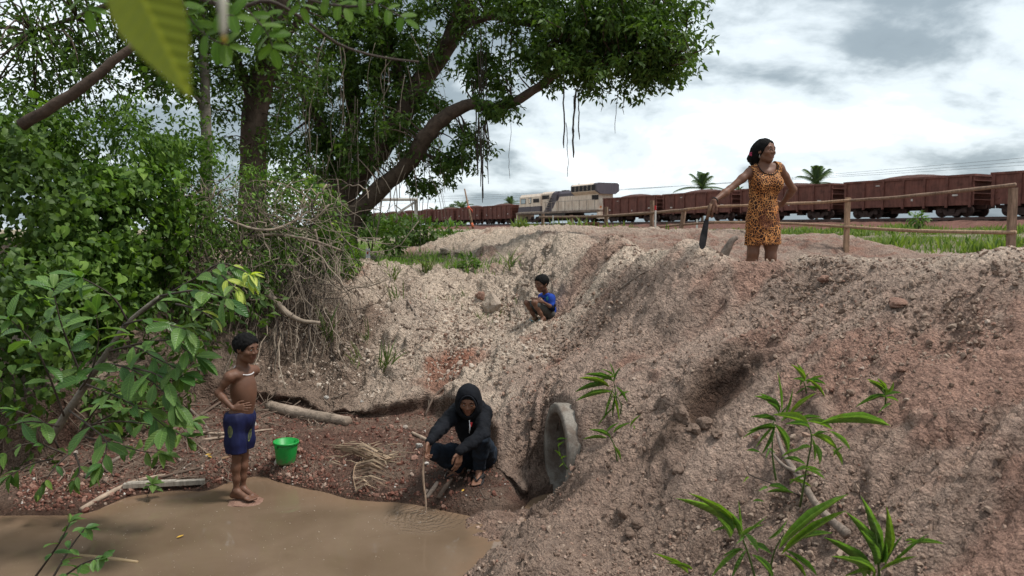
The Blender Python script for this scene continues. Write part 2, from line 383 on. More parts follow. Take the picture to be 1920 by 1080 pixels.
# lumps, rills down the fall line, clods
wx = GX + .25 * fbm2(GX * 1.3, GY * 1.3, 3, 5); wy = GY + .25 * fbm2(GX * 1.3 + 9, GY * 1.3, 3, 6)
lump = fbm2(wx * 1.7, wy * 1.7, 4, 11)
rightface = sstep(-.25, .5, GX - .1 * (GY - 5))
uu = np.where(rightface > .5, wx * .33 - wy * .944, wx * .93 - wy * .36); vv = np.where(rightface > .5, wx * .944 + wy * .33, wy * .93 + wx * .36)
rill = 1 - np.abs(fbm2(uu * 4.2, vv * np.where(rightface > .5, .42, .8), 3, 21)) * 2.2; rill2 = fbm2(uu * 11, vv * np.where(rightface > .5, 1.1, 2.2), 3, 23)
f1, f2, cid = worley2(wx * 7, wy * 7, 31); clod = sstep(.18, .36, .72 - f1) * (cid > .55) * (.3 + .7 * ((cid * 37) % 1))
g1, g2, gid = worley2(wx * 17, wy * 17, 33); clod2 = sstep(.12, .36, .72 - g1) * (gid > .35) * (.3 + .7 * ((gid * 37) % 1)) * .7
h1, h2, hid = worley2(wx * 34, wy * 34, 35); clod3 = np.clip(.7 - h1, 0, 1)
patch = sstep(-.25, .35, fbm2(GX * .9 + 4, GY * .9, 3, 41))
rf = 1 - rightface
vs = np.where(rightface > .5, vv * .55, vv)
leftb0 = sstep(.45, -.2, GX - .05 * (GY - 8)) * sstep(6.8, 7.4, GY)
disp = bank * (.085 * (1 - .65 * rightface) * lump + (.06 - .02 * rightface) * (rill - .55) * (.35 + slope) + .036 * rill2 * (.3 + slope) + (.014 + .03 * rf) * clod * (.35 + .65 * patch) + (.020 + .018 * rf) * clod2 * (.4 + .6 * patch) + .022 * clod3 + (.016 + .024 * rf) * fbm2(wx * 6, wy * 6, 4, 51)) + bank * sstep(8.5, 10, GY) * .10 * fbm2(wx * 2.6, wy * 2.6, 4, 53)
ck1, ck2, _ = worley2(wx * 3.6, wy * 3.6, 37); dk1, dk2, _ = worley2(wx * 8.5 + 3, wy * 8.5, 39); cr1 = 1 - sstep(0, .16, ck2 - ck1); cr2 = 1 - sstep(0, .18, dk2 - dk1)
gro = np.clip(1 - np.abs(fbm2(uu * 2.6 + .3 * lump, vv * .45, 3, 151)) * 7, 0, 1); gro2 = np.clip(1 - np.abs(fbm2(uu * 6.5 + .4 * lump, vv * 1.1, 3, 153)) * 6, 0, 1)
disp -= bank * (.085 * (1 - .6 * rightface) * gro ** 1.5 + .035 * gro2) * sstep(.05, .35, slope)
disp -= bank * (.045 * (1 - .8 * rightface) * cr1 * sstep(-.2, .3, fbm2(GX * 1.1, GY * 1.1, 2, 143)) + (.012 + .010 * rf) * cr2) * (.4 + .6 * slope)
disp += bank * .016 * fbm2(wx * 24, wy * 24, 3, 145)
disp += bank * leftb0 * (.05 * (.55 - np.abs(fbm2(wx * 3.3, wy * 3.3, 4, 141)) * 2) * .8 + .03 * clod)
disp += beach * sstep(-.02, .06, LO) * (.018 * fbm2(GX * 4, GY * 4, 4, 61) + .012 * clod2 * (gid > .6) + .008 * fbm2(GX * 14, GY * 14, 3, 62))
# a deep scrape in the right hand slope and the mud under the squatting man
SCR = at(1350, 745, 5.1); q = (GX - SCR.x) * .90 + (GY - SCR.y) * .436; w = (GX - SCR.x) * .436 - (GY - SCR.y) * .90
scr = np.exp(-(q / .27) ** 2 - (w / .1) ** 2); disp -= .21 * scr
disp += .07 * np.exp(-((q + .42) / .2) ** 2 - (w / .16) ** 2) * (.6 + clod)
disp *= near * (1 - .75 * np.exp(-((GX - PIPE_C.x + .05) ** 2 + (GY - PIPE_C.y + .15) ** 2) / .12))
VX, VY, VZ = GX + NXv * disp, GY + NYv * disp, Z + NZv * disp
# undercut: the lip of the bank leans out over the beach
wallw = ((ARC > NW0 - .2) & (ARC < NW1 + .3)) * 1.0
ov = np.clip(SD, 0, .32); over = np.where(SD > 0, (1 - ov / .32) ** 1.5, 0) * wallw * sstep(.0, .03, SD) * (.75 + .5 * fbm2(GX * 2.5, GY * 2.5, 2, 71))
VY -= over * .17
VZ += over * .03
# trodden ground under the feet of the squatting figures
for p_, zz_, sg in ((at(1018, 603, 8.6), None, .13), (at(1003, 603, 8.78), None, .13), (at(897, 905, 5.62), None, .16), (at(850, 893, 5.75), None, .16), (at(900, 875, 5.95), .13, .2)):
    w_ = np.exp(-((GX - p_.x) ** 2 + (GY - p_.y) ** 2) / (2 * sg * sg)); w_ = np.clip(w_ * 1.25, 0, 1); VZ = VZ * (1 - w_) + (p_.z if zz_ is None else zz_) * w_
wl_ = np.exp(-((VX / np.maximum(VY, .1) * FPX + 960 - 1432) / 60) ** 4) * sstep(5.3, 5.7, VY) * sstep(6.9, 6.7, VY); rw_ = ray(1432, 490); VZ = VZ - np.maximum(0, VZ - (EYE.z + rw_.z / rw_.y * VY)) * wl_      # the crest dips in front of the woman
VERT = np.stack([VX, VY, VZ], -1)
# ------------------------------------------------------------ soil colours (soil tones, plus shade and lighting painted into some zones)
def mixc(c, col, w): return c * (1 - w[..., None]) + np.array(col) * w[..., None]
colr = np.zeros((NY, NX, 3)) + np.array((.36, .28, .23))
n_a = fbm2(GX * .8, GY * .8, 4, 101); n_b = fbm2(GX * 2.7, GY * 2.7, 4, 103); n_c = fbm2(GX * 7, GY * 7, 3, 105)
leftbank = sstep(.35, -.25, GX - .05 * (GY - 8)) * sstep(6.8, 7.4, GY)
crest = sstep(1.72, 1.95, VZ)
DARKP = np.array([(1.95, 6.85), (1.2, 7.7), (.75, 7.9), (.3, 7.5), (.0, 7.0), (-.15, 6.4), (.1, 5.0), (0, 2), (3, -1), (9, -1), (9, 5), (3.6, 5.25), (2.6, 6.05)])
dk_sd, _ = poly_sd(GX, GY, DARKP); darkz = sstep(.25, -.25, dk_sd + .35 * n_b + .15 * n_c); palezone = (1 - darkz) * sstep(6.2, 6.9, GY) * sstep(13, 9, GY)  # pale lit side and darker face: lighting and moisture painted as soil colour
colr = mixc(colr, (.56, .455, .365), np.clip(np.maximum(leftbank, palezone) * (.80 + .6 * n_b) + crest * (.65 + .7 * n_b), 0, 1))
sm = (uu * 2.2 + .8 * n_b)
band = sstep(.05, .5, fbm2(uu * 1.5, vv * .5, 3, 107) + .35 * n_b)
colr = mixc(colr, (.335, .238, .19), np.clip(darkz * (.62 + band * .38) * sstep(2.02, 1.8, VZ), 0, 1))
redn = sstep(.12, .5, fbm2(uu * 1.9 + 4, vv * .8, 4, 109) + .3 * n_c)
colr = mixc(colr, (.34, .185, .138), np.clip(bank * redn * .6, 0, 1))
thicket_shade = sstep(-1.35, -1.9, GX + .15 * n_b) * sstep(9.6, 8.8, GY) * sstep(6.5, 7, GY); colr = mixc(colr, (.20, .145, .11), np.clip(thicket_shade * .85, 0, 1))  # shade of the thicket on the damp bank, put into the soil colour
trench = sstep(8.2, 9.5, GY) * sstep(.6, 1.6, GX) * sstep(17, 14, GY); colr = mixc(colr, (.285, .20, .16), np.clip(trench * (.75 + .7 * n_b), 0, 1)); colr = mixc(colr, (.26, .125, .09), np.clip(trench * sstep(.05, .4, n_c + .5 * n_a) * .6, 0, 1))
strk = fbm2(uu * 5.5, vv * .6, 4, 161) + .6 * fbm2(uu * 13, vv * 1.4, 3, 163); colr = colr * (1 + (.30 * strk * darkz * bank)[..., None])
RED = at(850, 680, 7.9); rr = np.hypot((GX - RED.x) * 1.1, (GY - RED.y) * .75); colr = mixc(colr, (.33, .14, .09), np.clip(1.25 * sstep(.5, .1, rr + .25 * n_b), 0, .9))
low_damp = sstep(.75, .2, VZ + .25 * n_b) * bank
colr = mixc(colr, (.215, .15, .115), np.clip(low_damp * .6, 0, 1))
brown = np.exp(-((q + .12) / .42) ** 2 - (w / .17) ** 2)
colr = mixc(colr, (.13, .085, .06), np.clip(brown * 1.1 + .5 * n_b * brown, 0, 1)); colr = mixc(colr, (.075, .045, .032), np.clip(scr * 1.6, 0, 1))
bch = np.zeros((NY, NX, 3)) + np.array((.19, .132, .10)); bch = mixc(bch, (.135, .075, .056), sstep(-.25, .3, n_b + .3 * n_c)); bch = mixc(bch, (.24, .175, .135), sstep(.15, .5, n_a + .5 * n_c) * .7)
wetm = sstep(.085, .0, VZ + .03 * n_b); bch = mixc(bch, (.075, .043, .03), wetm * .9)
mudm = np.exp(-((GX + .42) / .34) ** 2 - ((GY - 5.85) / .55) ** 2); bch = mixc(bch, (.07, .042, .03), np.clip(mudm * 1.3 + .4 * mudm * n_c, 0, 1))
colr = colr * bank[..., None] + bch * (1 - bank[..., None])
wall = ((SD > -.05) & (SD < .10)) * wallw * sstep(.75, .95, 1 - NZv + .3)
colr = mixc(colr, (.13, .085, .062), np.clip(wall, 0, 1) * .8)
farm = 1 - near
TD = track_d(GX, GY)
grassy = sstep(1.3, 1.42, VZ) * np.where(GY < 17.5, sstep(1.72, 1.6, VZ), 1) * np.clip(sstep(10.6, 12.5, GY + .9 * n_a) * sstep(.4, -1.0, GX - .02 * GY) + sstep(17.5, 20, GY), 0, 1)
colr = mixc(colr, (.085, .095, .035), np.clip(grassy * (.6 + .8 * n_b), 0, 1))
ballast = 0 * sstep(-6.2, -5.2, TD) * sstep(6.2, 5.2, TD); colr = mixc(colr, (.155, .068, .05), ballast)
colr = np.clip(colr, .01, 1)
wet_attr = np.clip((1 - bank) * wetm + mudm * .5 * (1 - bank), 0, 1)
idx = np.arange(NX * NY).reshape(NY, NX)
FQ = np.stack([idx[:-1, :-1], idx[:-1, 1:], idx[1:, 1:], idx[1:, :-1]], -1).reshape(-1, 4)
# the hole where the culvert runs through the bank
cen = VERT.reshape(-1, 3)[FQ].mean(1); rel = cen - np.array(PIPE_C); ax = np.array(PIPE_AX); al = rel @ ax
rad = np.linalg.norm(rel - al[:, None] * ax, axis=1)
FQ = FQ[~((rad < .335) & (al < .10) & (al > -2.2))]
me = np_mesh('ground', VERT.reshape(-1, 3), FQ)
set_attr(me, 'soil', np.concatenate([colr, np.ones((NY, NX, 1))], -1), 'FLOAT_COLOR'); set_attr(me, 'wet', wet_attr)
def soil_material():
    t = NT('soil'); v = t.coord()
    a = t.n('ShaderNodeAttribute', attribute_name='soil').outputs['Color']; w = t.n('ShaderNodeAttribute', attribute_name='wet').outputs['Fac']
    n1 = t.noise(v, 18, 7, .7, .3); n2 = t.noise(v, 75, 5, .72); n3 = t.noise(v, 170, 3, .6)
    vor = t.n('ShaderNodeTexVoronoi', {'Vector': v, 'Scale': 60.0, 'Randomness': 1.0})
    f = t.math('ADD', t.math('MULTIPLY', n1, .5), t.math('ADD', t.math('MULTIPLY', n2, .35), t.math('MULTIPLY', n3, .15)))
    k = t.ramp(f, [(.36, (.42, .39, .37)), (.5, (1, 1, 1)), (.64, (1.5, 1.47, 1.42))])
    c = t.mix(1.0, a, k, 'MULTIPLY')
    spk = t.ramp(vor.outputs['Color'], [(.0, (.78, .75, .74)), (1, (1.22, 1.22, 1.2))]); c = t.mix(.8, c, spk, 'MULTIPLY')
    pale = t.math('GREATER_THAN', t.noise(v, 110, 2, .5), .62); c = t.mix(t.math('MULTIPLY', pale, .5), c, t.mix(1.0, a, (1.75, 1.72, 1.68, 1), 'MULTIPLY')); dk = t.math('GREATER_THAN', t.noise(v, 85, 2, .5), .65); c = t.mix(t.math('MULTIPLY', dk, .5), c, t.mix(1.0, a, (.38, .36, .34, 1), 'MULTIPLY'))
    h = t.math('ADD', t.math('MULTIPLY', n1, 1.0), t.math('ADD', t.math('MULTIPLY', n2, .6), t.math('MULTIPLY', t.math('SUBTRACT', 1, vor.outputs['Distance']), .45)))
    v25 = t.n('ShaderNodeTexVoronoi', {'Vector': t.n('ShaderNodeVectorMath', {0: v, 1: t.n('ShaderNodeVectorMath', {0: t.n('ShaderNodeTexNoise', {'Vector': v, 'Scale': 9.0}).outputs['Color'], 3: .12}, operation='SCALE').outputs[0]}, operation='ADD').outputs[0], 'Scale': 24.0}).outputs['Distance']
    h = t.math('ADD', h, t.math('MULTIPLY', t.math('SUBTRACT', 1, v25), .9))
    nrm = t.bump(h, 1.0, .042)
    rough = t.math('SUBTRACT', .95, t.math('MULTIPLY', w, .55))
    t.principled(c, rough, nrm, .25); return t.m
M_SOIL = soil_material()
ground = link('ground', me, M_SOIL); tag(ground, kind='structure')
def gz(x, y):
    """height of the finished ground near (x,y)"""
    i = int(np.clip(np.searchsorted(gx, x) - 1, 0, NX - 2)); j = int(np.clip(np.searchsorted(gy, y) - 1, 0, NY - 2))
    u = (x - gx[i]) / (gx[i + 1] - gx[i]); v = (y - gy[j]) / (gy[j + 1] - gy[j]); z = VZ
    return float((z[j, i] * (1 - u) + z[j, i + 1] * u) * (1 - v) + (z[j + 1, i] * (1 - u) + z[j + 1, i + 1] * u) * v)
def gn(x, y, e=.08):
    return Vector((gz(x - e, y) - gz(x + e, y), gz(x, y - e) - gz(x, y + e), 2 * e)).normalized()
def hit(px, py, y0=2.2, y1=40):
    """first point where the pixel's sight line meets the ground"""
    d = ray(px, py); Y = y0; st = .03
    while Y < y1:
        p = EYE + d * (Y / d.y)
        if p.z < gz(p.x, p.y): return Vector((p.x, p.y, gz(p.x, p.y)))
        Y += st; st *= 1.004
    return EYE + d * (y1 / d.y)

# ------------------------------------------------------------ railway embankment
tr_a = math.atan2(TR_D.y, TR_D.x)
prof_e = [(-9, .7), (-5.6, 1.9), (-2.9, RAIL_Z - .3), (-2.0, RAIL_Z - .22), (2.0, RAIL_Z - .22), (2.9, RAIL_Z - .3), (5.6, 1.9), (9, .7)]
ts_ = np.concatenate([np.arange(-40, 90, .6), np.arange(90, 420, 4)]); ev = []
for t_ in ts_:
    for k_, (o_, z_) in enumerate(prof_e):
        p_ = track(t_) + TR_N * (o_ + .25 * math.sin(t_ * .7 + k_) * (k_ in (1, 2))); ev.append((p_.x, p_.y, z_ + random.uniform(-.05, .05)))
ev = np.array(ev); n_ = len(prof_e); ii = np.arange(len(ts_) * n_).reshape(len(ts_), n_)
def ballast_material():
    t = NT('red_ballast'); v = t.coord(); vo = t.n('ShaderNodeTexVoronoi', {'Vector': v, 'Scale': 9.0}); n = t.noise(v, .8, 4, .6)
    c = t.mix(.5, t.ramp(vo.outputs['Color'], [(0, (.085, .036, .028)), (1, (.21, .10, .078))]), t.ramp(n, [(.35, (.10, .05, .038)), (.65, (.19, .10, .075))]))
    t.principled(c, .95, t.bump(vo.outputs['Distance'], .6, .06), .2); return t.m
emb_o = link('embankment', np_mesh('embankment', ev, np.stack([ii[:-1, :-1], ii[:-1, 1:], ii[1:, 1:], ii[1:, :-1]], -1).reshape(-1, 4), False), ballast_material()); tag(emb_o, kind='structure')
# ------------------------------------------------------------ water
def water_material():
    t = NT('muddy_water'); v = t.coord()
    n = t.noise(v, 1.6, 4, .55, .4)
    c = t.ramp(n, [(.3, (.125, .086, .056)), (.7, (.18, .128, .088))])
    sh = t.n('ShaderNodeAttribute', attribute_name='shallow').outputs['Fac']; c = t.mix(t.math('MULTIPLY', sh, t.math('ADD', .45, t.math('MULTIPLY', n, .9)), True), c, (.185, .12, .077, 1))
    sp = t.math('GREATER_THAN', t.noise(v, 75, 1, .4), .78); c = t.mix(t.math('MULTIPLY', sp, .45), c, (.42, .33, .25, 1))
    b1 = t.bump(t.noise(v, 9, 3, .5), .06, .01)
    # ripples spreading from the dipped stick
    stick = t.n('ShaderNodeVectorMath', {0: v, 1: tuple(WPT)}, operation='SUBTRACT').outputs[0]
    dist = t.n('ShaderNodeVectorMath', {0: stick}, operation='LENGTH').outputs['Value']
    wob = t.math('ADD', dist, t.math('MULTIPLY', t.noise(v, 9, 3, .6), .16))
    ring = t.math('MULTIPLY', t.math('SINE', t.math('MULTIPLY', wob, 120.0)), t.n('ShaderNodeMapRange', {0: dist, 1: .0, 2: .36, 3: 1.0, 4: 0.0}).outputs[0])
    b2 = t.bump(ring, .8, .009, b1)
    t.principled(c, .035, b2, .5, **{'IOR': 1.33}); return t.m
WPT = atz(798, 968, 0.0)
m = MB(); nx, ny = 240, 200
V = [(-6 + 7.2 * i / nx, 0.3 + 7.2 * j / ny, 0) for j in range(ny + 1) for i in range(nx + 1)]
m.add(V, [(j * (nx + 1) + i, j * (nx + 1) + i + 1, (j + 1) * (nx + 1) + i + 1, (j + 1) * (nx + 1) + i) for j in range(ny) for i in range(nx)], True)
wme = m.mesh('water'); wv = np.array(V); gi = np.clip(np.searchsorted(gx, wv[:, 0]) - 1, 0, NX - 2); gj = np.clip(np.searchsorted(gy, wv[:, 1]) - 1, 0, NY - 2); set_attr(wme, 'shallow', 1 - sstep(.0, .075, -VZ[gj, gi]))
water = link('water', wme, water_material()); tag(water, kind='structure')

# ------------------------------------------------------------ concrete culvert pipe
def concrete():
    t = NT('concrete'); v = t.coord(); n = t.noise(v, 5, 5, .6); n2 = t.noise(v, 60, 3, .6)
    c = t.ramp(n, [(.3, (.17, .145, .122)), (.7, (.34, .31, .27))]); c = t.mix(.5, c, t.ramp(n2, [(.35, (.6, .6, .6)), (.65, (1.2, 1.2, 1.2))]), 'MULTIPLY')
    st = t.ramp(t.noise(v, 3.2, 6, .7, .6), [(.44, (0, 0, 0)), (.6, (1, 1, 1))]); c = t.mix(t.math('MULTIPLY', st, .75), c, (.115, .08, .06, 1))
    t.principled(c, .92, t.bump(t.math('ADD', n2, t.noise(v, 14, 4, .6)), .6, .008), .15); return t.m
M_CONC = concrete()
pipe = empty('culvert_pipe', PIPE_C, 'grey round concrete culvert pipe opening out of the dirt bank beside the squatting man', 'pipe')
qm = PIPE_AX.to_track_quat('Z', 'Y').to_matrix().to_4x4(); PM = Matrix.Translation(PIPE_C) @ qm
m = MB(); m.lathe([(.332, -2.0), (.332, .0), (.330, .095), (.338, .11), (.398, .11), (.408, .095), (.408, 0), (.408, -2.0)], 72, PM)
m.v = [tuple(Vector(v) + (Vector(v) - PIPE_C).normalized() * .007 * random.uniform(-1, 1) * (1 if random.random() < .5 else .2)) for v in m.v]; m.build('barrel', M_CONC, pipe)
m = MB(); m.lathe([(0.0, -1.75), (.2, -1.72), (.329, -1.7)], 30, PM); V = [Vector(v) for v in m.v]; m.build('silt_plug', surf('damp_silt', (.075, .05, .037), .9), pipe)
# ================================================================== FIGURES (one continuous surface each, grown from a distance field)
class Field:
    def __init__(s): s.ops = []
    def cap(s, a, b, ra, rb=None, k=.03, neg=False): s.ops.append(('cap', np.array(a, float), np.array(b, float), ra, ra if rb is None else rb, k, neg)); return s
    def chain(s, pts, rad, k=.03):
        for i in range(len(pts) - 1): s.cap(pts[i], pts[i + 1], rad[i], rad[i + 1], k)
        return s
    def ell(s, c, M, r, k=.03, neg=False): s.ops.append(('ell', np.array(c, float), np.array([list(v) for v in M], float), np.array(r, float), k, neg)); return s
    def cut(s, p, n, k=.006): s.ops.append(('cut', np.array(p, float), np.array(Vector(n).normalized(), float), k)); return s
    def keep_cap(s, a, b, ra, rb): s.ops.append(('kcap', np.array(a, float), np.array(b, float), ra, rb)); return s
    def wrinkle(s, amp, freq, seed=0, stretch=(1, 1, 1)): s.ops.append(('noise', amp, freq, seed, stretch)); return s
    def mesh(s, name, h=.0045):
        lo = np.full(3, 1e9); hi = -lo
        for o in s.ops:
            if o[0] == 'cap' and not o[6]:
                r = max(o[3], o[4]); lo = np.minimum(lo, np.minimum(o[1], o[2]) - r); hi = np.maximum(hi, np.maximum(o[1], o[2]) + r)
            if o[0] == 'ell' and not o[5]:
                r = o[3].max(); lo = np.minimum(lo, o[1] - r); hi = np.maximum(hi, o[1] + r)
        lo -= .03; hi += .03
        nx, ny, nz = [int(v) + 2 for v in (hi - lo) / h]
        F = np.full((nx, ny, nz), .2, np.float32)
        ax = [lo[i] + h * np.arange(n) for i, n in enumerate((nx, ny, nz))]
        def block(a, b):
            i0 = np.clip(((a - lo) / h).astype(int), 0, [nx - 1, ny - 1, nz - 1]); i1 = np.clip(((b - lo) / h).astype(int) + 2, 1, [nx, ny, nz])
            sl = tuple(slice(i0[i], i1[i]) for i in range(3))
            X, Y, Z = np.meshgrid(ax[0][sl[0]], ax[1][sl[1]], ax[2][sl[2]], indexing='ij'); return sl, X, Y, Z
        for o in s.ops:
            if o[0] == 'cap':
                _, a, b, ra, rb, k, neg = o; pad = max(ra, rb) + k + 4 * h
                sl, X, Y, Z = block(np.minimum(a, b) - pad, np.maximum(a, b) + pad)
                e = b - a; t = np.clip(((X - a[0]) * e[0] + (Y - a[1]) * e[1] + (Z - a[2]) * e[2]) / max(e @ e, 1e-12), 0, 1)
                d = np.sqrt((X - a[0] - t * e[0]) ** 2 + (Y - a[1] - t * e[1]) ** 2 + (Z - a[2] - t * e[2]) ** 2) - (ra + (rb - ra) * t)
            elif o[0] == 'ell':
                _, c, M, r, k, neg = o; pad = r.max() + k + 4 * h
                sl, X, Y, Z = block(c - pad, c + pad)
                q = [((X - c[0]) * M[i][0] + (Y - c[1]) * M[i][1] + (Z - c[2]) * M[i][2]) for i in range(3)]
                k0 = np.sqrt(sum((q[i] / r[i]) ** 2 for i in range(3))); k1 = np.sqrt(sum((q[i] / r[i] ** 2) ** 2 for i in range(3)))
                d = np.where(k1 > 1e-6, k0 * (k0 - 1) / np.maximum(k1, 1e-6), -r.min())
            elif o[0] == 'cut':
                X, Y, Z = np.meshgrid(*ax, indexing='ij'); d = (X - o[1][0]) * o[2][0] + (Y - o[1][1]) * o[2][1] + (Z - o[1][2]) * o[2][2]
                F = np.maximum(F, d.astype(np.float32)); continue
            elif o[0] == 'kcap':
                continue
            elif o[0] == 'noise':
                _, amp, fr, seed, st = o
                band = np.abs(F) < .03
                I = np.nonzero(band); X, Y, Z = ax[0][I[0]], ax[1][I[1]], ax[2][I[2]]
                n = vnoise(X * fr * st[0], Y * fr * st[1], Z * fr * st[2], seed) + .5 * vnoise(X * fr * 2.1 * st[0], Y * fr * 2.1 * st[1], Z * fr * 2.1 * st[2], seed + 3)
                F[I] += (amp * n).astype(np.float32); continue
            A = F[sl]
            if neg:
                hh = np.maximum(k - np.abs(A + d), 0) / max(k, 1e-6); F[sl] = np.maximum(A, -d) + hh * hh * k * .25
            else:
                hh = np.maximum(k - np.abs(A - d), 0) / max(k, 1e-6); F[sl] = np.minimum(A, d) - hh * hh * k * .25
        return surface_net(name, F, lo, h)
def surface_net(name, F, lo, h):
    F[0] = F[-1] = .2; F[:, 0] = F[:, -1] = .2; F[:, :, 0] = F[:, :, -1] = .2
    S = F < 0; nx, ny, nz = F.shape
    cnt = sum(S[a:nx - 1 + a, b:ny - 1 + b, c:nz - 1 + c].astype(np.int8) for a in (0, 1) for b in (0, 1) for c in (0, 1))
    cells = np.nonzero((cnt > 0) & (cnt < 8)); n = len(cells[0]); ids = np.full((nx - 1, ny - 1, nz - 1), -1, np.int64); ids[cells] = np.arange(n)
    acc = np.zeros((n, 3)); w = np.zeros(n)
    cor = [(a, b, c) for a in (0, 1) for b in (0, 1) for c in (0, 1)]
    for i, p in enumerate(cor):
        for q in cor[i + 1:]:
            if sum(abs(p[t] - q[t]) for t in range(3)) != 1: continue
            f0 = F[cells[0] + p[0], cells[1] + p[1], cells[2] + p[2]]; f1 = F[cells[0] + q[0], cells[1] + q[1], cells[2] + q[2]]
            cr = (f0 < 0) != (f1 < 0); t = np.where(cr, f0 / np.where(np.abs(f0 - f1) < 1e-9, 1, f0 - f1), 0)
            for j in range(3): acc[:, j] += np.where(cr, p[j] + (q[j] - p[j]) * t, 0)
            w += cr
    V = (np.stack(cells, 1) + acc / np.maximum(w, 1)[:, None]) * h + lo
    Q = []
    for axn in range(3):
        o1, o2 = [(1, 2), (2, 0), (0, 1)][axn]
        sh = [nx, ny, nz]; sh[axn] -= 1
        A = S[tuple(slice(0, sh[i]) if i == axn else slice(None) for i in range(3))]; B = S[tuple(slice(1, sh[i] + 1) if i == axn else slice(None) for i in range(3))]
        E = np.nonzero(A != B); E = np.stack(E, 1); ok = (E[:, o1] > 0) & (E[:, o2] > 0); E = E[ok]
        d1 = np.eye(3, dtype=int)[o1]; d2 = np.eye(3, dtype=int)[o2]
        g = lambda P: ids[np.minimum(P[:, 0], nx - 2), np.minimum(P[:, 1], ny - 2), np.minimum(P[:, 2], nz - 2)]
        q = np.stack([g(E - d1 - d2), g(E - d2), g(E), g(E - d1)], 1)
        fl = ~A[tuple(E.T)]; q[fl] = q[fl][:, ::-1]; Q.append(q)
    Q = np.concatenate(Q); Q = Q[(Q >= 0).all(1)]
    # one relaxation pass
    nb = np.zeros((len(V), 3)); nw = np.zeros(len(V))
    for a, b in ((0, 1), (1, 2), (2, 3), (3, 0)):
        np.add.at(nb, Q[:, a], V[Q[:, b]]); np.add.at(nw, Q[:, a], 1); np.add.at(nb, Q[:, b], V[Q[:, a]]); np.add.at(nw, Q[:, b], 1)
    V = V * .5 + .5 * nb / np.maximum(nw, 1)[:, None]
    return np_mesh(name, V, Q)
def frame(f, u=Vector((0, 0, 1))):
    f = Vector(f).normalized(); r = f.cross(Vector(u)).normalized(); return r, f, r.cross(f).normalized()     # right, forward, up
def hand(S, w, d, pn, t, L, curl=(.5, .55, .6, .7), thumb=.4, spread=.25):
    d = Vector(d).normalized(); pn = Vector(pn); pn = (pn - d * pn.dot(d)).normalized(); t = Vector(t); t = (t - d * t.dot(d) - pn * t.dot(pn)).normalized(); w = Vector(w)
    offs = (.17, .06, -.055, -.16); ln = (.40, .45, .42, .33); kn = []
    for o, kl in zip(offs, (.50, .52, .50, .46)):
        k_ = w + d * kl * L + t * o * L; kn.append(k_)
        S.cap(w + t * o * .45 * L, k_, .085 * L, .07 * L, .03 * L * 3)
    for k_, o, l, c in zip(kn, offs, ln, curl):
        p = k_; th = 0; fd = (d + t * o * spread * 2).normalized(); rr = .056 * L
        for sl_, b in zip((.45, .31, .24), (.55, 1.0, .7)):
            th += b * c; q = p + (fd * math.cos(th) + pn * math.sin(th)) * sl_ * l * L
            S.cap(p, q, rr, rr * .92, .02 * L); rr *= .9; p = q
    b = w + d * .10 * L + t * .10 * L; q = b + (d * .55 + t * .8 * (1 - .5 * thumb) + pn * .45 * thumb).normalized() * .24 * L
    S.cap(b, q, .085 * L, .062 * L, .05 * L)
    q2 = q + (d * .85 + t * .35 * (1 - thumb) + pn * .4 * thumb).normalized() * .18 * L; S.cap(q, q2, .060 * L, .055 * L, .02 * L)
    q3 = q2 + (d * .95 + t * -.1 * thumb + pn * .5 * thumb).normalized() * .14 * L; S.cap(q2, q3, .055 * L, .045 * L, .02 * L)
def foot(S, ankle, fwd, up, L, ra):
    fwd = Vector(fwd).normalized(); up = Vector(up).normalized(); sd = fwd.cross(up).normalized(); a = Vector(ankle)
    sole = a - up * .27 * L
    heel = sole - fwd * .16 * L + up * .11 * L; ball = sole + fwd * .50 * L + up * .085 * L
    S.cap(a, heel, ra, .115 * L, .06 * L); S.cap(a, ball, ra * .95, .085 * L, .08 * L); S.cap(heel, ball, .105 * L, .085 * L, .05 * L)
    S.cap(ball + sd * .09 * L, ball - sd * .1 * L, .07 * L, .06 * L, .05 * L)
    return ball, sd
def toes(S, ball, sd, fwd, up, L, inner):
    fwd = Vector(fwd).normalized(); up = Vector(up)
    for i in range(5):
        o = (.13, .06, .0, -.055, -.11)[i] * inner; l = (.25, .25, .22, .19, .15)[i]; r = (.055, .042, .040, .038, .036)[i]
        p = ball + sd * o * L + fwd * .02 * L - up * .02 * L; S.cap(p, p + (fwd + sd * o * .3) * l * L - up * .015 * L, r * L, r * L * .95, .012 * L)
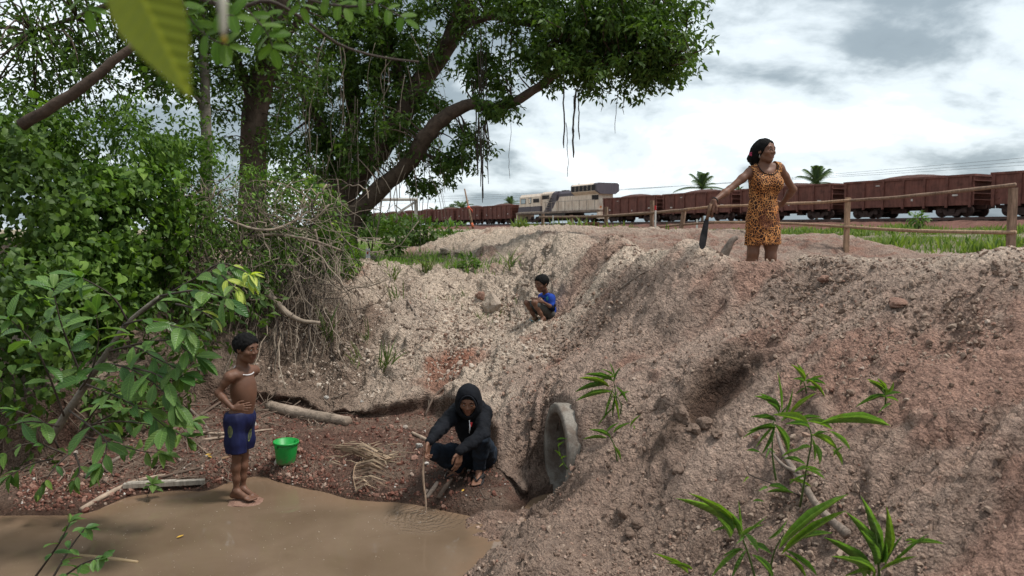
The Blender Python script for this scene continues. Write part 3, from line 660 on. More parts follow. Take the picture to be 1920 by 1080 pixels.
def head(S, c, f, H, up=(0, 0, 1), ears=True, k=.06, jaw=1.0):
    r, f, u = frame(f, up); M = (r, f, u); c = Vector(c)
    P = lambda x, y, z: c + (r * x + f * y + u * z) * H
    S.ell(P(0, -.05, .12), M, np.array((.335, .42, .365)) * H, k * H)
    S.ell(P(0, .08, -.14), M, np.array((.27 * jaw, .29, .34)) * H, .12 * H)
    S.cap(P(-.16 * jaw, .02, -.30), P(0, .24, -.40), .11 * H, .085 * H, .1 * H); S.cap(P(.16 * jaw, .02, -.30), P(0, .24, -.40), .11 * H, .085 * H, .1 * H)
    S.cap(P(-.17, .30, .10), P(.17, .30, .10), .062 * H, .062 * H, .08 * H)                      # brow
    for sx in (-1, 1):
        S.ell(P(sx * .20, .24, -.10), M, np.array((.10, .10, .09)) * H, .10 * H)                # cheek
        S.ell(P(sx * .145, .415, .02), M, np.array((.085, .075, .05)) * H, .05 * H, True)        # eye socket
        S.cap(P(sx * .085, .352, .050), P(sx * .205, .318, .046), .030 * H, .027 * H, .02 * H); S.cap(P(sx * .085, .345, -.028), P(sx * .205, .312, -.024), .024 * H, .022 * H, .02 * H)      # lids
    S.cap(P(0, .35, .06), P(0, .43, -.095), .034 * H, .052 * H, .05 * H)
    for sx in (-1, 1): S.ell(P(sx * .065, .385, -.115), M, np.array((.045, .05, .038)) * H, .03 * H)
    S.cap(P(-.10, .33, -.235), P(.10, .33, -.235), .034 * H, .034 * H, .03 * H); S.cap(P(-.085, .325, -.295), P(.085, .325, -.295), .038 * H, .038 * H, .03 * H)
    S.cap(P(-.11, .385, -.264), P(.11, .385, -.264), .012 * H, .012 * H, .02 * H, True)
    if ears:
        for sx in (-1, 1):
            S.ell(P(sx * .345, -.02, -.0), M, np.array((.045, .09, .14)) * H, .03 * H); S.ell(P(sx * .385, .01, .0), M, np.array((.03, .045, .08)) * H, .02 * H, True)
    return P, (r, f, u)
def neck(S, P, base, H, rad): S.cap(P(0, -.10, -.12), base, rad * .95, rad * 1.05, .06 * H)
def torso(S, sh, hp, s, belly=0, fem=0, grow=0.0, fwd=None, chest=(.150, .100, .165), waist=(.120, .088, .12), pelv=(.150, .105, .105), mid=None):
    """sh=(R,L) shoulders, hp=(R,L) hips"""
    C = (sh[0] + sh[1]) / 2; Hc = (hp[0] + hp[1]) / 2; up = (C - Hc).normalized()
    rc = (sh[0] - sh[1]); rc = (rc - up * rc.dot(up)).normalized(); fc = up.cross(rc).normalized()
    rh = (hp[0] - hp[1]); rh = (rh - up * rh.dot(up)).normalized(); fh = up.cross(rh).normalized()
    ln = (C - Hc).length; g = grow
    cc = C - up * .12 * s + fc * .01; wc = mid if mid is not None else (C + Hc) / 2 - up * .02 * s + (fc + fh) * .006
    S.ell(cc, (rc, fc, up), np.array(chest) * s + g, .06 * s); S.ell(wc + fc * belly * .5, (rc, fc, up), np.array(waist) * s + g + np.array((0, belly * .5, ln * .12)), .10 * s)
    S.ell(Hc + up * .03 * s - fh * .01, (rh, fh, up), np.array(pelv) * s + g, .10 * s)
    for q in sh: S.cap(q - up * .012 * s, C + (q - C) * .25 + up * .035 * s, .052 * s + g, .045 * s + g, .05 * s)
    if fem:
        for sx in (-1, 1): S.ell(cc + rc * sx * .075 * s + fc * .085 * s - up * .03 * s, (rc, fc, up), np.array((.062, .052, .062)) * s + g, .05 * s)
    return dict(C=C, H=Hc, up=up, rc=rc, fc=fc, rh=rh, fh=fh, cc=cc, wc=wc)
def arm(S, sh, el, wr, s, g=0, k=.03):
    m = (sh * .6 + el * .4); S.chain([sh, m, el], [.053 * s + g, .046 * s + g, .037 * s + g], k * s)
    m = el * .7 + wr * .3; S.chain([el, m, wr], [.037 * s + g, .041 * s + g, .026 * s + g], k * s)
def leg(S, hp, kn, an, s, g=0, k=.04):
    S.chain([hp, hp * .5 + kn * .5, kn], [.085 * s + g, .073 * s + g, .053 * s + g], k * s)
    dn = (an - kn).normalized(); th = (hp - kn).normalized(); back = (th - dn * th.dot(dn)); back = back.normalized() if back.length > .05 else Vector((0, 0, 0))
    S.chain([kn, kn * .68 + an * .32 + back * .012 * s, kn * .35 + an * .65, an], [.052 * s + g, .055 * s + g, .042 * s + g, .034 * s + g], k * s)
def skin_material(name, col):
    t = NT(name); v = t.coord(); n = t.noise(v, 9, 4, .6)
    c = t.ramp(n, [(.3, tuple(x * .82 for x in col)), (.7, tuple(min(1, x * 1.15) for x in col))])
    lip = t.n('ShaderNodeAttribute', attribute_name='lip').outputs['Fac']; c = t.mix(t.math('MULTIPLY', lip, .5), c, (col[0] * .9, col[1] * .55, col[2] * .6, 1))
    dirt = t.ramp(t.noise(v, 6, 5, .65, .4), [(.5, (0, 0, 0)), (.72, (1, 1, 1))]); c = t.mix(t.math('MULTIPLY', dirt, .25), c, (col[0] * 1.25 + .02, col[1] * 1.35 + .02, col[2] * 1.4 + .018, 1))
    t.principled(c, t.math('ADD', .46, t.math('MULTIPLY', t.noise(v, 25, 4, .6), .2)), t.bump(t.math('ADD', t.noise(v, 160, 3, .6), t.noise(v, 40, 3, .6)), .25, .0015), .35, **{'Subsurface Weight': .05, 'Subsurface Radius': (.01, .004, .002), 'Subsurface Scale': .3}); return t.m
def cloth_material(name, col, var=.15, scale=14, rough=.85, weave=500):
    t = NT(name); v = t.coord(); n = t.noise(v, scale, 4, .6)
    c = t.ramp(n, [(.3, tuple(x * (1 - var) for x in col)), (.7, tuple(x * (1 + var) for x in col))])
    t.principled(c, rough, t.bump(t.noise(v, 120, 3, .6), .15, .002), .2, **{'Sheen Weight': .0}); return t.m
M_HAIR = surf('black_hair', (.0065, .006, .006), .8, .3, 80, .6, 140, .004, .12)
M_EYEW = surf('eye_white', (.22, .19, .165), .3, .05, bump=0); M_IRIS = surf('dark_iris', (.012, .008, .006), .15, .1, bump=0, spec=.5)
def lips_attr(me, P, H):
    n = len(me.vertices); co = np.empty(n * 3, np.float32); me.vertices.foreach_get('co', co); co = co.reshape(-1, 3)
    c = np.array(P(0, .36, -.265)); set_attr(me, 'lip', np.clip(1.6 - np.linalg.norm((co - c) / (np.array([.14, .14, .075]) * H), axis=1), 0, 1))
def eyes(parent, P, fr, H, down=0.0):
    r, f, u = fr; g = (f - u * down).normalized()
    for sx in (-1, 1):
        M = Matrix.Translation(P(sx * .145, .318, .012)) @ g.to_track_quat('Z', 'Y').to_matrix().to_4x4()
        m = MB(); R_ = .052 * H; m.lathe([(R_ * math.sin(a), R_ * math.cos(a)) for a in np.linspace(.001, 3.1, 9)], 14, M); e = m.build('eye', M_EYEW, parent)
        m = MB(); m.lathe([(0.0001, R_ * 1.03), (.018 * H, R_ * .98), (.030 * H, R_ * .86)], 12, M); m.build('iris', M_IRIS, e)
def brows(parent, P, H, w=.012):
    for sx in (-1, 1):
        m = MB(); m.tube([P(sx * .07, .375, .105), P(sx * .15, .372, .135), P(sx * .235, .315, .115)], [w * H, w * H * 1.5, w * H * .6], 6); m.build('eyebrow', M_HAIR, parent)
def hairs(S, P, fr, H, line=.17, amp=.004, grow=.035, side=.0):
    """short hair: shell over the skull, cut at the hairline"""
    r, f, u = fr; M = (r, f, u)
    S.ell(P(0, -.055, .135), M, np.array((.345 + grow, .425 + grow, .37 + grow)) * H, .02)
    S.wrinkle(amp, 60, 5)
    S.ell(P(0, .40, -.10), M, np.array((.40, .36, .37)) * H, .01, True)
    S.ell(P(0, .10, -.42), M, np.array((.6, .28, .42)) * H, .01, True)
    S.cut(P(0, -.3, -.26), -u)
    return S
def person(loc, label, group=None): return empty('person', loc, label, 'person', group)
# ------------------------------------------------------------ boy standing at the water's edge
def project_patch(me, c, d, ux, uy, w, h, shape, nu=10, nv=14, off=.002):
    """grid points inside an outline laid onto a garment's surface"""
    from mathutils.bvhtree import BVHTree
    vs = [v.co.copy() for v in me.vertices]; bv = BVHTree.FromPolygons(vs, [tuple(p.vertices) for p in me.polygons])
    m = MB(); idm = {}; V = []; F = []
    for j in range(nv + 1):
        for i in range(nu + 1):
            a, b = 2 * i / nu - 1, 2 * j / nv - 1
            if shape == 'oval': a *= math.sqrt(max(0, 1 - b * b * .98))
            o = Vector(c) + ux * a * w + uy * b * h - d * .25
            q, nrm, _, _ = bv.ray_cast(o, d, .6)
            if q is None: q = o + d * .25; nrm = -d
            V.append(q - d * off)
    for j in range(nv):
        for i in range(nu): k = j * (nu + 1) + i; F.append((k, k + 1, k + nu + 2, k + nu + 1))
    m.add(V, F, True); return m
def build_boy():
    Y = 5.60; s = .825
    A = lambda px, py, dy=0: at(px, py, Y + dy)
    root = person(A(450, 940), 'shirtless boy in navy shorts with white beads standing in shallow muddy water, hands on hips')
    skin = skin_material('dark_brown_skin', (.135, .064, .039))
    F = Vector((.94, -.34, 0)); rt = Vector((-.34, -.94, 0))
    C = A(454, 699); Hc = A(450, 790)
    sh = (C + rt * .142, C - rt * .142); hp = (Hc + rt * .072, Hc - rt * .072)
    S = Field(); T = torso(S, sh, hp, s, belly=.022, chest=(.128, .094, .160), waist=(.102, .080, .12), pelv=(.132, .10, .10), mid=A(457, 748))
    eR, wR = A(409, 737, -.16), A(436, 766, -.20); eL, wL = A(450, 745, .30), A(466, 765, .12)
    arm(S, sh[0], eR, wR, s * .77); arm(S, sh[1], eL, wL, s * .77)
    hand(S, wR + Vector((.005, .01, 0)), (1, .12, .06), (.1, 1, -.1), (-.1, .2, 1), .135, (.25, .22, .2, .22), .25, .5)
    hand(S, wL, (.5, -.6, -.1), (-.6, -.6, 0), (0, 0, 1), .135, (.3, .3, .3, .3), .3)
    kR, aR = A(444, 856, -.07), A(443, 921, -.07); kL, aL = A(457, 853, .06), A(455, 916, .06)
    leg(S, hp[0], kR, aR, s * .74); leg(S, hp[1], kL, aL, s * .74)
    fd = Vector((.93, -.36, 0)); up = Vector((0, 0, 1))
    b, sd = foot(S, aR, fd, up, .215, .030); toes(S, b, sd, fd, up, .215, -1)
    fd2 = Vector((.9, -.45, 0)); b, sd = foot(S, aL, fd2, up, .215, .030); toes(S, b, sd, fd2, up, .215, 1)
    hc = A(462, 653, -.02); H = .222
    P, fr = head(S, hc, (.93, -.36, -.12), H, k=.05); neck(S, P, C - T['fc'] * .01, H, .046)
    S.cap(C + rt * .10 - T['fc'] * -.03, C - rt * .10 + T['fc'] * .03, .024, .024, .03)
    me = S.mesh('body', .0045); lips_attr(me, P, H); link('body', me, skin, root)
    eyes(root, P, fr, H, .25); brows(root, P, H)
    link('hair', hairs(Field(), P, fr, H, grow=.05, amp=.0045).mesh('hair', .0045), M_HAIR, root)
    S = Field(); g = .018
    S.ell(Hc + Vector((0, 0, .03)), (T['rh'], T['fh'], T['up']), np.array((.118, .095, .10)) + .010, .05)
    S.chain([hp[0] + Vector((0, 0, .02)), hp[0] * .45 + kR * .55, kR + Vector((0, 0, .015))], [.070, .073, .075], .04); S.chain([hp[1] + Vector((0, 0, .02)), hp[1] * .45 + kL * .55, kL + Vector((0, 0, .02))], [.070, .071, .070], .04)
    S.wrinkle(.005, 16, 11, (1.4, 1.4, .45)); S.cut(A(450, 770), Vector((-.08, 0, 1))); S.cut(A(450, 843), Vector((-.05, 0, -1)))
    ms = S.mesh('shorts', .005); navy = cloth_material('navy_polyester', (.010, .013, .052), .25, 12, .55)
    shorts = link('shorts', ms, navy, root)
    yel = surf('yellow_print', (.15, .17, .06), .7, .25, 60)
    d = Vector((.05, 1, -.02)).normalized()
    for (px, py, w, h, sl) in ((446, 801, .019, .047, 0), (469, 816, .014, .052, .25)):
        dd = d if px < 460 else Vector((-.55, .83, 0)); ux = Vector((1, 0, 0)) if px < 460 else Vector((.83, .55, 0)); uy = Vector((sl, 0, 1)).normalized()
        e = project_patch(ms, A(px, py), dd, ux, uy, w, h, 'oval').build('printed_emblem', yel, shorts)
        for q in (-.5, 0, .5): project_patch(ms, A(px, py) + ux * w * q, dd, ux, uy, .0016, h * .72, 'bar', 1, 8, .0035).build('emblem_stripe', navy, shorts)
    wb = Field(); wb.ell(Hc + Vector((0, 0, .088)), (T['rh'], T['fh'], T['up']), np.array((.116, .098, .02)), .01)
    # bead necklace
    m = MB(); nb = P(0, -.10, -.55) ; ctr = C + T['up'] * .035
    pts = []
    from mathutils.bvhtree import BVHTree
    bv = BVHTree.FromPolygons([v.co.copy() for v in me.vertices], [tuple(p.vertices) for p in me.polygons])
    for k in range(46):
        a = 2 * math.pi * k / 46; dr = T['rc'] * math.cos(a) + T['fc'] * math.sin(a)
        o = ctr + T['up'] * (-.028 * math.sin(a) - .012) ; q, nn, _, _ = bv.ray_cast(o + dr * .4, -dr, .5)
        if q is None: continue
        lim = .068 if math.sin(a) < .2 else .085
        p = o + dr * min((q - o).length + .004, lim); M = Matrix.Translation(p); m.lathe([(.0055 * math.sin(t), .0055 * math.cos(t)) for t in np.linspace(.01, 3.13, 5)], 7, M)
    m.build('bead_necklace', surf('white_beads', (.75, .72, .72), .35, .1), root)
    return root
build_boy()

# ------------------------------------------------------------ man squatting with a stick
def build_man():
    Q = .905; at = lambda px, py, Y: EYE + ray(px, py) * (Y * Q / ray(px, py).y)
    root = person(at(890, 890, 6.35), 'man in a black hooded jacket and dark jeans squatting by the pipe, dipping a stick')
    skin = skin_material('brown_skin', (.175, .085, .052)); s = .97 * Q
    sh = (at(857, 771, 6.28), at(905, 773, 6.40)); hp = (at(884, 858, 6.55), at(911, 856, 6.60))
    C = (sh[0] + sh[1]) / 2; S = Field()
    T = torso(S, sh, hp, s * .92)
    eR, wR = at(829, 799, 6.06), at(806, 827, 5.86); eL, wL = at(905, 816, 6.10), at(862, 846, 5.92)
    kR, aR = at(813, 846, 6.18), at(858, 878, 6.42); kL, aL = at(902, 823, 6.10), at(899, 877, 6.28)
    arm(S, sh[0], eR, wR, s * .9); arm(S, sh[1], eL, wL, s * .9)
    hand(S, wR, (-.25, -.35, -.75), (.55, -.4, -.1), (-.4, -.6, .2), .185 * Q, (.55, .7, .85, .95), .75, .1)
    hand(S, wL, (-.12, -.15, -1), (-.6, .5, 0), (-.5, -.75, 0), .185 * Q, (.35, .3, .3, .35), .2, .3)
    leg(S, hp[0], kR, aR, s * .9); leg(S, hp[1], kL, aL, s * .9)
    fR = Vector((-.62, -.75, -.12)); fL = Vector((-.10, -.97, -.2)); up = Vector((0, -.05, 1))
    b, sd = foot(S, aR, fR, up, .25 * Q, .036 * Q); toes(S, b, sd, fR, up, .25 * Q, -1); b2, sd2 = foot(S, aL, fL, up, .25 * Q, .036 * Q); toes(S, b2, sd2, fL, up, .25 * Q, 1)
    H = .222 * Q; hc = at(878.5, 752, 6.13)
    P, fr = head(S, hc, (-.03, -.95, -.30), H, up=(0.02, -.25, 1), ears=True, k=.05); neck(S, P, C + Vector((0, -.01, .03)), H, .058 * Q)
    me = S.mesh('body', .0048); lips_attr(me, P, H); link('body', me, skin, root)
    eyes(root, P, fr, H, .5); brows(root, P, H, .015)
    link('hair', hairs(Field(), P, fr, H, grow=.03, amp=.002).mesh('hair', .005), M_HAIR, root)
    black = cloth_material('black_cotton', (.0065, .0075, .0105), .3, 10, .9); g = .020
    S = Field(); torso(S, sh, hp, s * .95, grow=.028 * Q)
    for a_, b_, c_ in ((sh[0], eR, wR), (sh[1], eL, wL)):
        S.chain([a_, a_ * .5 + b_ * .5, b_], [.070 * Q, .063 * Q, .058 * Q], .04); S.chain([b_, b_ * .5 + c_ * .5, c_], [.058 * Q, .050 * Q, .040 * Q], .03)
    S.ell(C + Vector((0, .02, .055)), (T['rc'], T['fc'], T['up']), np.array((.115, .095, .06)) * Q, .05)
    S.wrinkle(.0045, 20, 21, (1, 1, .7)); S.wrinkle(.0035, 44, 22); S.cut(wR + (wR - eR).normalized() * .004, wR - eR) if False else None
    S.ell(P(0, .55, -.9), fr, np.array((.18, .4, .22)) * H, .02, True)
    jacket = link('hooded_jacket', S.mesh('hooded_jacket', .005), black, root)
    # hood: shell round the head with an oval opening for the face
    S = Field(); r, f, u = fr
    S.ell(P(0, -.09, .10), fr, np.array((.49, .52, .57)) * H, .03); S.ell(P(0, -.10, -.35), fr, np.array((.47, .44, .36)) * H, .08)
    S.cap(P(0, -.15, -.5), C + Vector((0, .03, .02)), .085 * Q, .095 * Q, .05)
    S.wrinkle(.004, 18, 31)
    S.ell(P(0, .45, -.06), fr, np.array((.325, .52, .46)) * H, .02, True); S.ell(P(0, .0, .02), fr, np.array((.37, .45, .47)) * H, .02, True)
    hood = link('hood', S.mesh('hood', .0045), black, jacket)
    m = MB(); m.tube([P(math.cos(a) * .335, .36 + .04 * math.cos(2 * a) - .10 * math.sin(a) * 0, -.05 + math.sin(a) * .47) for a in np.linspace(0, 2 * math.pi, 33)], .008, 7, False); m.build('hood_seam', black, jacket)
    cf = lambda px, py, Y: at(px, py, Y)
    m = MB(); m.tube([at(880, 788, 6.075), at(881, 800, 6.06), at(880, 812, 6.05)], .004, 6); m.build('zip', surf('zip_metal', (.35, .35, .36), .4), jacket)
    m = MB(); m.box(at(883, 796, 6.07), (.018, .008, .032), (0, .2, 0)); m.build('red_tab', surf('red_tab', (.35, .02, .025), .7), jacket)
    for w_, e_ in ((wR, eR), (wL, eL)):
        dr = (w_ - e_).normalized(); m = MB(); m.tube([w_ - dr * .05, w_ - dr * .02, w_ + dr * .008], [.043 * Q, .039 * Q, .037 * Q], 16); m.build('cuff', black, jacket)
    jean = cloth_material('dark_denim', (.012, .018, .028), .5, 9, .9)
    S = Field(); Hc = (hp[0] + hp[1]) / 2
    S.ell(Hc + Vector((0, .02, .02)), (T['rh'], T['fh'], T['up']), np.array((.165, .135, .13)) * Q, .06)
    for h_, k_, a_ in ((hp[0], kR, aR), (hp[1], kL, aL)):
        S.chain([h_, h_ * .5 + k_ * .5, k_], [.098 * Q, .088 * Q, .070 * Q], .05); S.chain([k_, k_ * .5 + a_ * .5, a_ + Vector((0, 0, .01))], [.070 * Q, .064 * Q, .056 * Q], .03)
    S.wrinkle(.005, 20, 41); S.wrinkle(.0035, 40, 42); link('jeans', S.mesh('jeans', .005), jean, root)
    rub = surf('dark_rubber', (.025, .022, .022), .7)
    for a_, f_, b_, sd_, inn in ((aR, fR, b, sd, -1), (aL, fL, b2, sd2, 1)):
        f_ = f_.normalized(); sl = a_ - up * .065 + f_ * .042
        m = MB(); poly = []
        for t in np.linspace(0, 2 * math.pi, 20, endpoint=False):
            poly.append(sl + f_ * math.cos(t) * .128 + sd_ * math.sin(t) * (.048 + .008 * math.cos(t)))
        m.prism(poly, -up * .016, up * .002); shoe = m.build('flip_flop', rub, root)
        m = MB(); tp = b_ + f_ * .035 + up * .012
        for sx in (-1, 1): m.tube([tp, b_ + sd_ * sx * .035 - f_ * .02 + up * .032, sl + sd_ * sx * .05 - f_ * .02 + up * .01], .006, 6)
        m.build('strap', rub, shoe)
    # the stick he dips into the water
    tipz = atz(797.5, 980, -.08); top = wR + Vector((-.035, -.055, -.075))
    st = MB(); st.tube(spline([top + (top - tipz).normalized() * .03, top, top * .66 + tipz * .34 + Vector((-.012, 0, 0)), top * .3 + tipz * .7 + Vector((.006, 0, 0)), tipz], 14), [.0075] * 8 + [.0065] * 6, 7, wob=.25)
    o = st.build('stick', surf('pale_stick', (.46, .34, .25), .8, .3, 25)); tag(o, 'thin pale stick held by the squatting man and dipped into the water', 'stick')
    return root
build_man()

# ------------------------------------------------------------ small child squatting on the slope
def build_child():
    root = person(at(1015, 605, 8.75), 'small child in a blue shirt and grey shorts squatting halfway up the dirt slope')
    skin = skin_material('warm_brown_skin', (.155, .075, .046)); s = .62
    A = at
    sh = (A(1017, 557, 8.93), A(1033, 559, 8.72)); hp = (A(1027, 590, 8.95), A(1034, 590, 8.80)); C = (sh[0] + sh[1]) / 2
    S = Field(); T = torso(S, sh, hp, s)
    eR, wR = A(1020, 576, 8.90), A(1009, 563, 8.72); eL, wL = A(1036, 577, 8.68), A(1018, 566, 8.58)
    kR, aR = A(987, 567.5, 8.74), A(1004, 597, 8.80); kL, aL = A(1001, 567, 8.56), A(1019, 597, 8.62)
    arm(S, sh[0], eR, wR, s * .85); arm(S, sh[1], eL, wL, s * .85)
    hand(S, wL, (-.85, -.1, .35), (-.2, .9, -.2), (.3, 0, 1), .115, (.5, .5, .5, .5), .4); hand(S, wR, (-.7, -.3, .3), (-.3, .4, -.7), (.3, 0, 1), .115, (.5, .5, .5, .5), .4)
    leg(S, hp[0], kR, aR, s * .88); leg(S, hp[1], kL, aL, s * .88)
    fd = Vector((-.55, -.8, -.12)); up = Vector((-.1, -.1, 1)).normalized(); fdR = Vector((-.8, -.5, -.1))
    b, sd = foot(S, aL, fd, up, .165, .026); toes(S, b, sd, fd, up, .165, 1); b2, sd2 = foot(S, aR, fdR, up, .165, .026); toes(S, b2, sd2, fdR, up, .165, -1)
    H = .205; hc = A(1015.5, 531.5, 8.74); P, fr = head(S, hc, (-.78, -.60, -.20), H, k=.05); neck(S, P, C, H, .036)
    me = S.mesh('body', .005); lips_attr(me, P, H); link('body', me, skin, root)
    eyes(root, P, fr, H, .35); brows(root, P, H)
    link('hair', hairs(Field(), P, fr, H, grow=.05, amp=.003).mesh('hair', .005), M_HAIR, root)
    blue = cloth_material('blue_cotton', (.016, .052, .30), .2, 12)
    S = Field(); torso(S, sh, hp, s, grow=.016)
    for a_, b_ in ((sh[0], eR), (sh[1], eL)): S.chain([a_, a_ * .3 + b_ * .7], [.048, .044], .03)
    S.wrinkle(.004, 22, 51); S.cut(hp[1] + Vector((0, 0, .01)), Vector((0, .0, -1))); S.cap(P(0, .1, -.55), P(0, .3, -.62), .035, .03, .02, True)
    ms = S.mesh('shirt', .005); shirt = link('shirt', ms, blue, root)
    dk = cloth_material('dark_navy_cotton', (.006, .008, .018), .2)
    m = MB(); cen = C + T['up'] * .028; m.tube([cen + T['rc'] * math.cos(a) * .056 + T['fc'] * (math.sin(a) * .055 + .012) + T['up'] * (-.018 * math.sin(a)) for a in np.linspace(0, 2 * math.pi, 25)], .011, 7, False); m.build('collar', dk, shirt)
    m = MB(); m.tube([sh[1] * .32 + eL * .68, sh[1] * .1 + eL * .9, eL + (eL - sh[1]) * .08, eL * .8 + wL * .2], [.046, .044, .042, .036], 14); m.build('sleeve_band', dk, shirt)
    project_patch(ms, A(1021, 561, 8.6), Vector((.35, .93, 0)), Vector((.93, -.35, 0)), Vector((0, 0, 1)), .022, .026, 'oval').build('printed_emblem', surf('teal_print', (.03, .22, .28), .8), shirt)
    grey = cloth_material('grey_cotton', (.075, .075, .07), .2, 14)
    S = Field(); S.ell((hp[0] + hp[1]) / 2 + Vector((0, .0, .01)), (T['rh'], T['fh'], T['up']), (.105, .085, .085), .04)
    for h_, k_ in ((hp[0], kR), (hp[1], kL)): S.chain([h_, h_ * .5 + k_ * .5, h_ * .2 + k_ * .8], [.062, .060, .056], .03)
    S.wrinkle(.004, 22, 61); link('shorts', S.mesh('shorts', .005), grey, root)
    sole = surf('pale_blue_rubber', (.16, .30, .34), .7)
    for a_, f_, b_, sd_ in ((aL, fd, b, sd), (aR, fdR, b2, sd2)):
        f_ = f_.normalized(); sl = a_ - up * .049 + f_ * .030; m = MB()
        m.prism([sl + f_ * math.cos(t) * .095 + sd_ * math.sin(t) * (.034 + .006 * math.cos(t)) for t in np.linspace(0, 2 * math.pi, 18, endpoint=False)], -up * .014, up * .002); shoe = m.build('sandal', sole, root)
        m = MB(); m.tube([sl + sd_ * .036 + f_ * .02, b_ + up * .022 - f_ * .01 + sd_ * .02, b_ + up * .022 - f_ * .01 - sd_ * .02, sl - sd_ * .036 + f_ * .02], .007, 6); m.build('strap', sole, shoe)
    return root
build_child()

# ------------------------------------------------------------ woman on the ridge
def leopard():
    t = NT('leopard_print'); v = t.coord()
    w = t.n('ShaderNodeTexNoise', {'Vector': v, 'Scale': 14.0, 'Detail': 3.0}).outputs['Color']
    vv = t.n('ShaderNodeVectorMath', {0: v, 1: t.n('ShaderNodeVectorMath', {0: w, 3: .035}, operation='SCALE').outputs[0]}, operation='ADD').outputs[0]
    mp = t.n('ShaderNodeMapping', {0: vv, 'Scale': (1, 1, .8)}).outputs[0]
    v1 = t.n('ShaderNodeTexVoronoi', {'Vector': mp, 'Scale': 36.0, 'Randomness': .9}); d = v1.outputs['Distance']
    v2 = t.n('ShaderNodeTexVoronoi', {'Vector': mp, 'Scale': 36.0, 'Randomness': .9}, feature='DISTANCE_TO_EDGE').outputs['Distance']
    br = t.noise(mp, 48, 2, .5)
    ring = t.math('MULTIPLY', t.math('GREATER_THAN', d, .22), t.math('GREATER_THAN', v2, .06)); ring = t.math('MULTIPLY', ring, t.math('GREATER_THAN', br, .36))
    core = t.math('MULTIPLY', t.math('LESS_THAN', d, .22), .45)
    base = t.ramp(t.noise(v, 9, 3, .5), [(.35, (.52, .20, .055)), (.7, (.66, .32, .12))])
    c = t.mix(core, base, (.34, .10, .03, 1)); c = t.mix(ring, c, (.035, .011, .006, 1))
    blot = t.ramp(t.noise(v, 6.5, 3, .55), [(.56, (0, 0, 0)), (.62, (1, 1, 1))]); c = t.mix(t.math('MULTIPLY', blot, .75), c, (.09, .024, .012, 1))
    t.principled(c, .75, t.bump(t.noise(v, 90, 3, .6), .15, .002), .25); return t.m
def build_woman():
    Y = 6.8; A = lambda px, py, dy=0: at(px, py, Y + dy)
    fx, fy = A(1430, 480).x, 6.85
    root = person((fx, fy, gz(fx, fy)), 'woman in a sleeveless leopard print dress standing on the dirt ridge holding a machete')
    skin = skin_material('tan_brown_skin', (.150, .068, .040)); s = .90
    sh = (A(1407, 322, -.02), A(1461, 315, .02)); hp = (A(1415, 428), A(1446, 428)); C = (sh[0] + sh[1]) / 2
    S = Field(); T = torso(S, sh, hp, s, fem=1, mid=A(1431, 380))
    eR, wR = A(1368, 355, -.10), A(1339, 377, -.22); eL, wL = A(1487, 355, .10), A(1467, 382, .20)
    arm(S, sh[0], eR, wR, s * .9); arm(S, sh[1], eL, wL, s * .93)
    hand(S, wR, (-.42, -.05, -1), (.7, .6, -.2), (.35, -.9, -.1), .17, (.45, .55, .65, .7), .5, .15)
    hand(S, wL, (-.75, .1, -.3), (-.3, -1, 0), (0, 0, 1), .165, (.3, .3, .3, .3), .3)
    kR, kL = A(1412, 474, -.02), A(1445, 482, -.02)
    aR = Vector((kR.x - .01, kR.y + .03, gz(kR.x, kR.y + .03) + .065)); aL = Vector((kL.x + .01, kL.y + .03, gz(kL.x, kL.y + .03) + .065))
    leg(S, hp[0], kR, aR, s); leg(S, hp[1], kL, aL, s); up = Vector((0, 0, 1))
    for a_, inn, f_ in ((aR, -1, Vector((-.2, -1, 0))), (aL, 1, Vector((.2, -1, 0)))):
        b, sd = foot(S, a_, f_, up, .225, .034); toes(S, b, sd, f_, up, .225, inn)
    H = .222; hc = A(1435, 283, -.02); P, fr = head(S, hc, (.56, -.83, .02), H, k=.05, jaw=.97); neck(S, P, C + T['up'] * .02, H, .048)
    S.cap(C + T['rc'] * .11 + T['up'] * .005 + T['fc'] * .02, C + T['fc'] * .06 - T['up'] * .03, .016, .016, .03); S.cap(C - T['rc'] * .11 + T['up'] * .005 + T['fc'] * .02, C + T['fc'] * .06 - T['up'] * .03, .016, .016, .03)
    me = S.mesh('body', .0046); lips_attr(me, P, H); link('body', me, skin, root)
    eyes(root, P, fr, H); brows(root, P, H)
    # hair drawn back to the nape, hanging behind one shoulder
    r, f, u = fr; S = Field()
    S.ell(P(0, -.07, .15), fr, np.array((.37, .445, .39)) * H, .02); S.ell(P(-.02, -.25, -.10), fr, np.array((.345, .28, .36)) * H, .08)
    S.ell(P(0, .42, -.10), fr, np.array((.35, .36, .40)) * H, .02, True)
    S.ell(P(0, .22, -.42), fr, np.array((.5, .34, .36)) * H, .02, True)
    S.cap(A(1417, 285, .06), A(1413, 298, .07), .045, .05, .05); S.cap(A(1413, 298, .07), A(1412, 306, .08), .05, .028, .03)
    S.wrinkle(.005, 45, 71, (1, 1, .4)); hair = link('hair', S.mesh('hair', .0048), M_HAIR, root)
    m = MB(); fc_ = A(1407.5, 289, .02)
    for k in range(5):
        a = k * 2 * math.pi / 5; m.tube([fc_, fc_ + Vector((math.cos(a) * .012, -.010, math.sin(a) * .012)), fc_ + Vector((math.cos(a) * .02, -.004, math.sin(a) * .02))], [.004, .009, .003], 6)
    m.build('hair_flower', surf('pink_petals', (.42, .06, .13), .7), hair)
    m = MB(); ep = P(.37, .0, -.17); m.tube([ep, ep - u * .03], [.003, .006], 6); m.build('earring', surf('gold', (.5, .35, .12), .35, metal=0) if False else M_EYEW, root)
    # dress
    S = Field(); torso(S, sh, hp, s, grow=.016, fem=1, mid=A(1431, 380))
    S.ops = [o for o in S.ops]
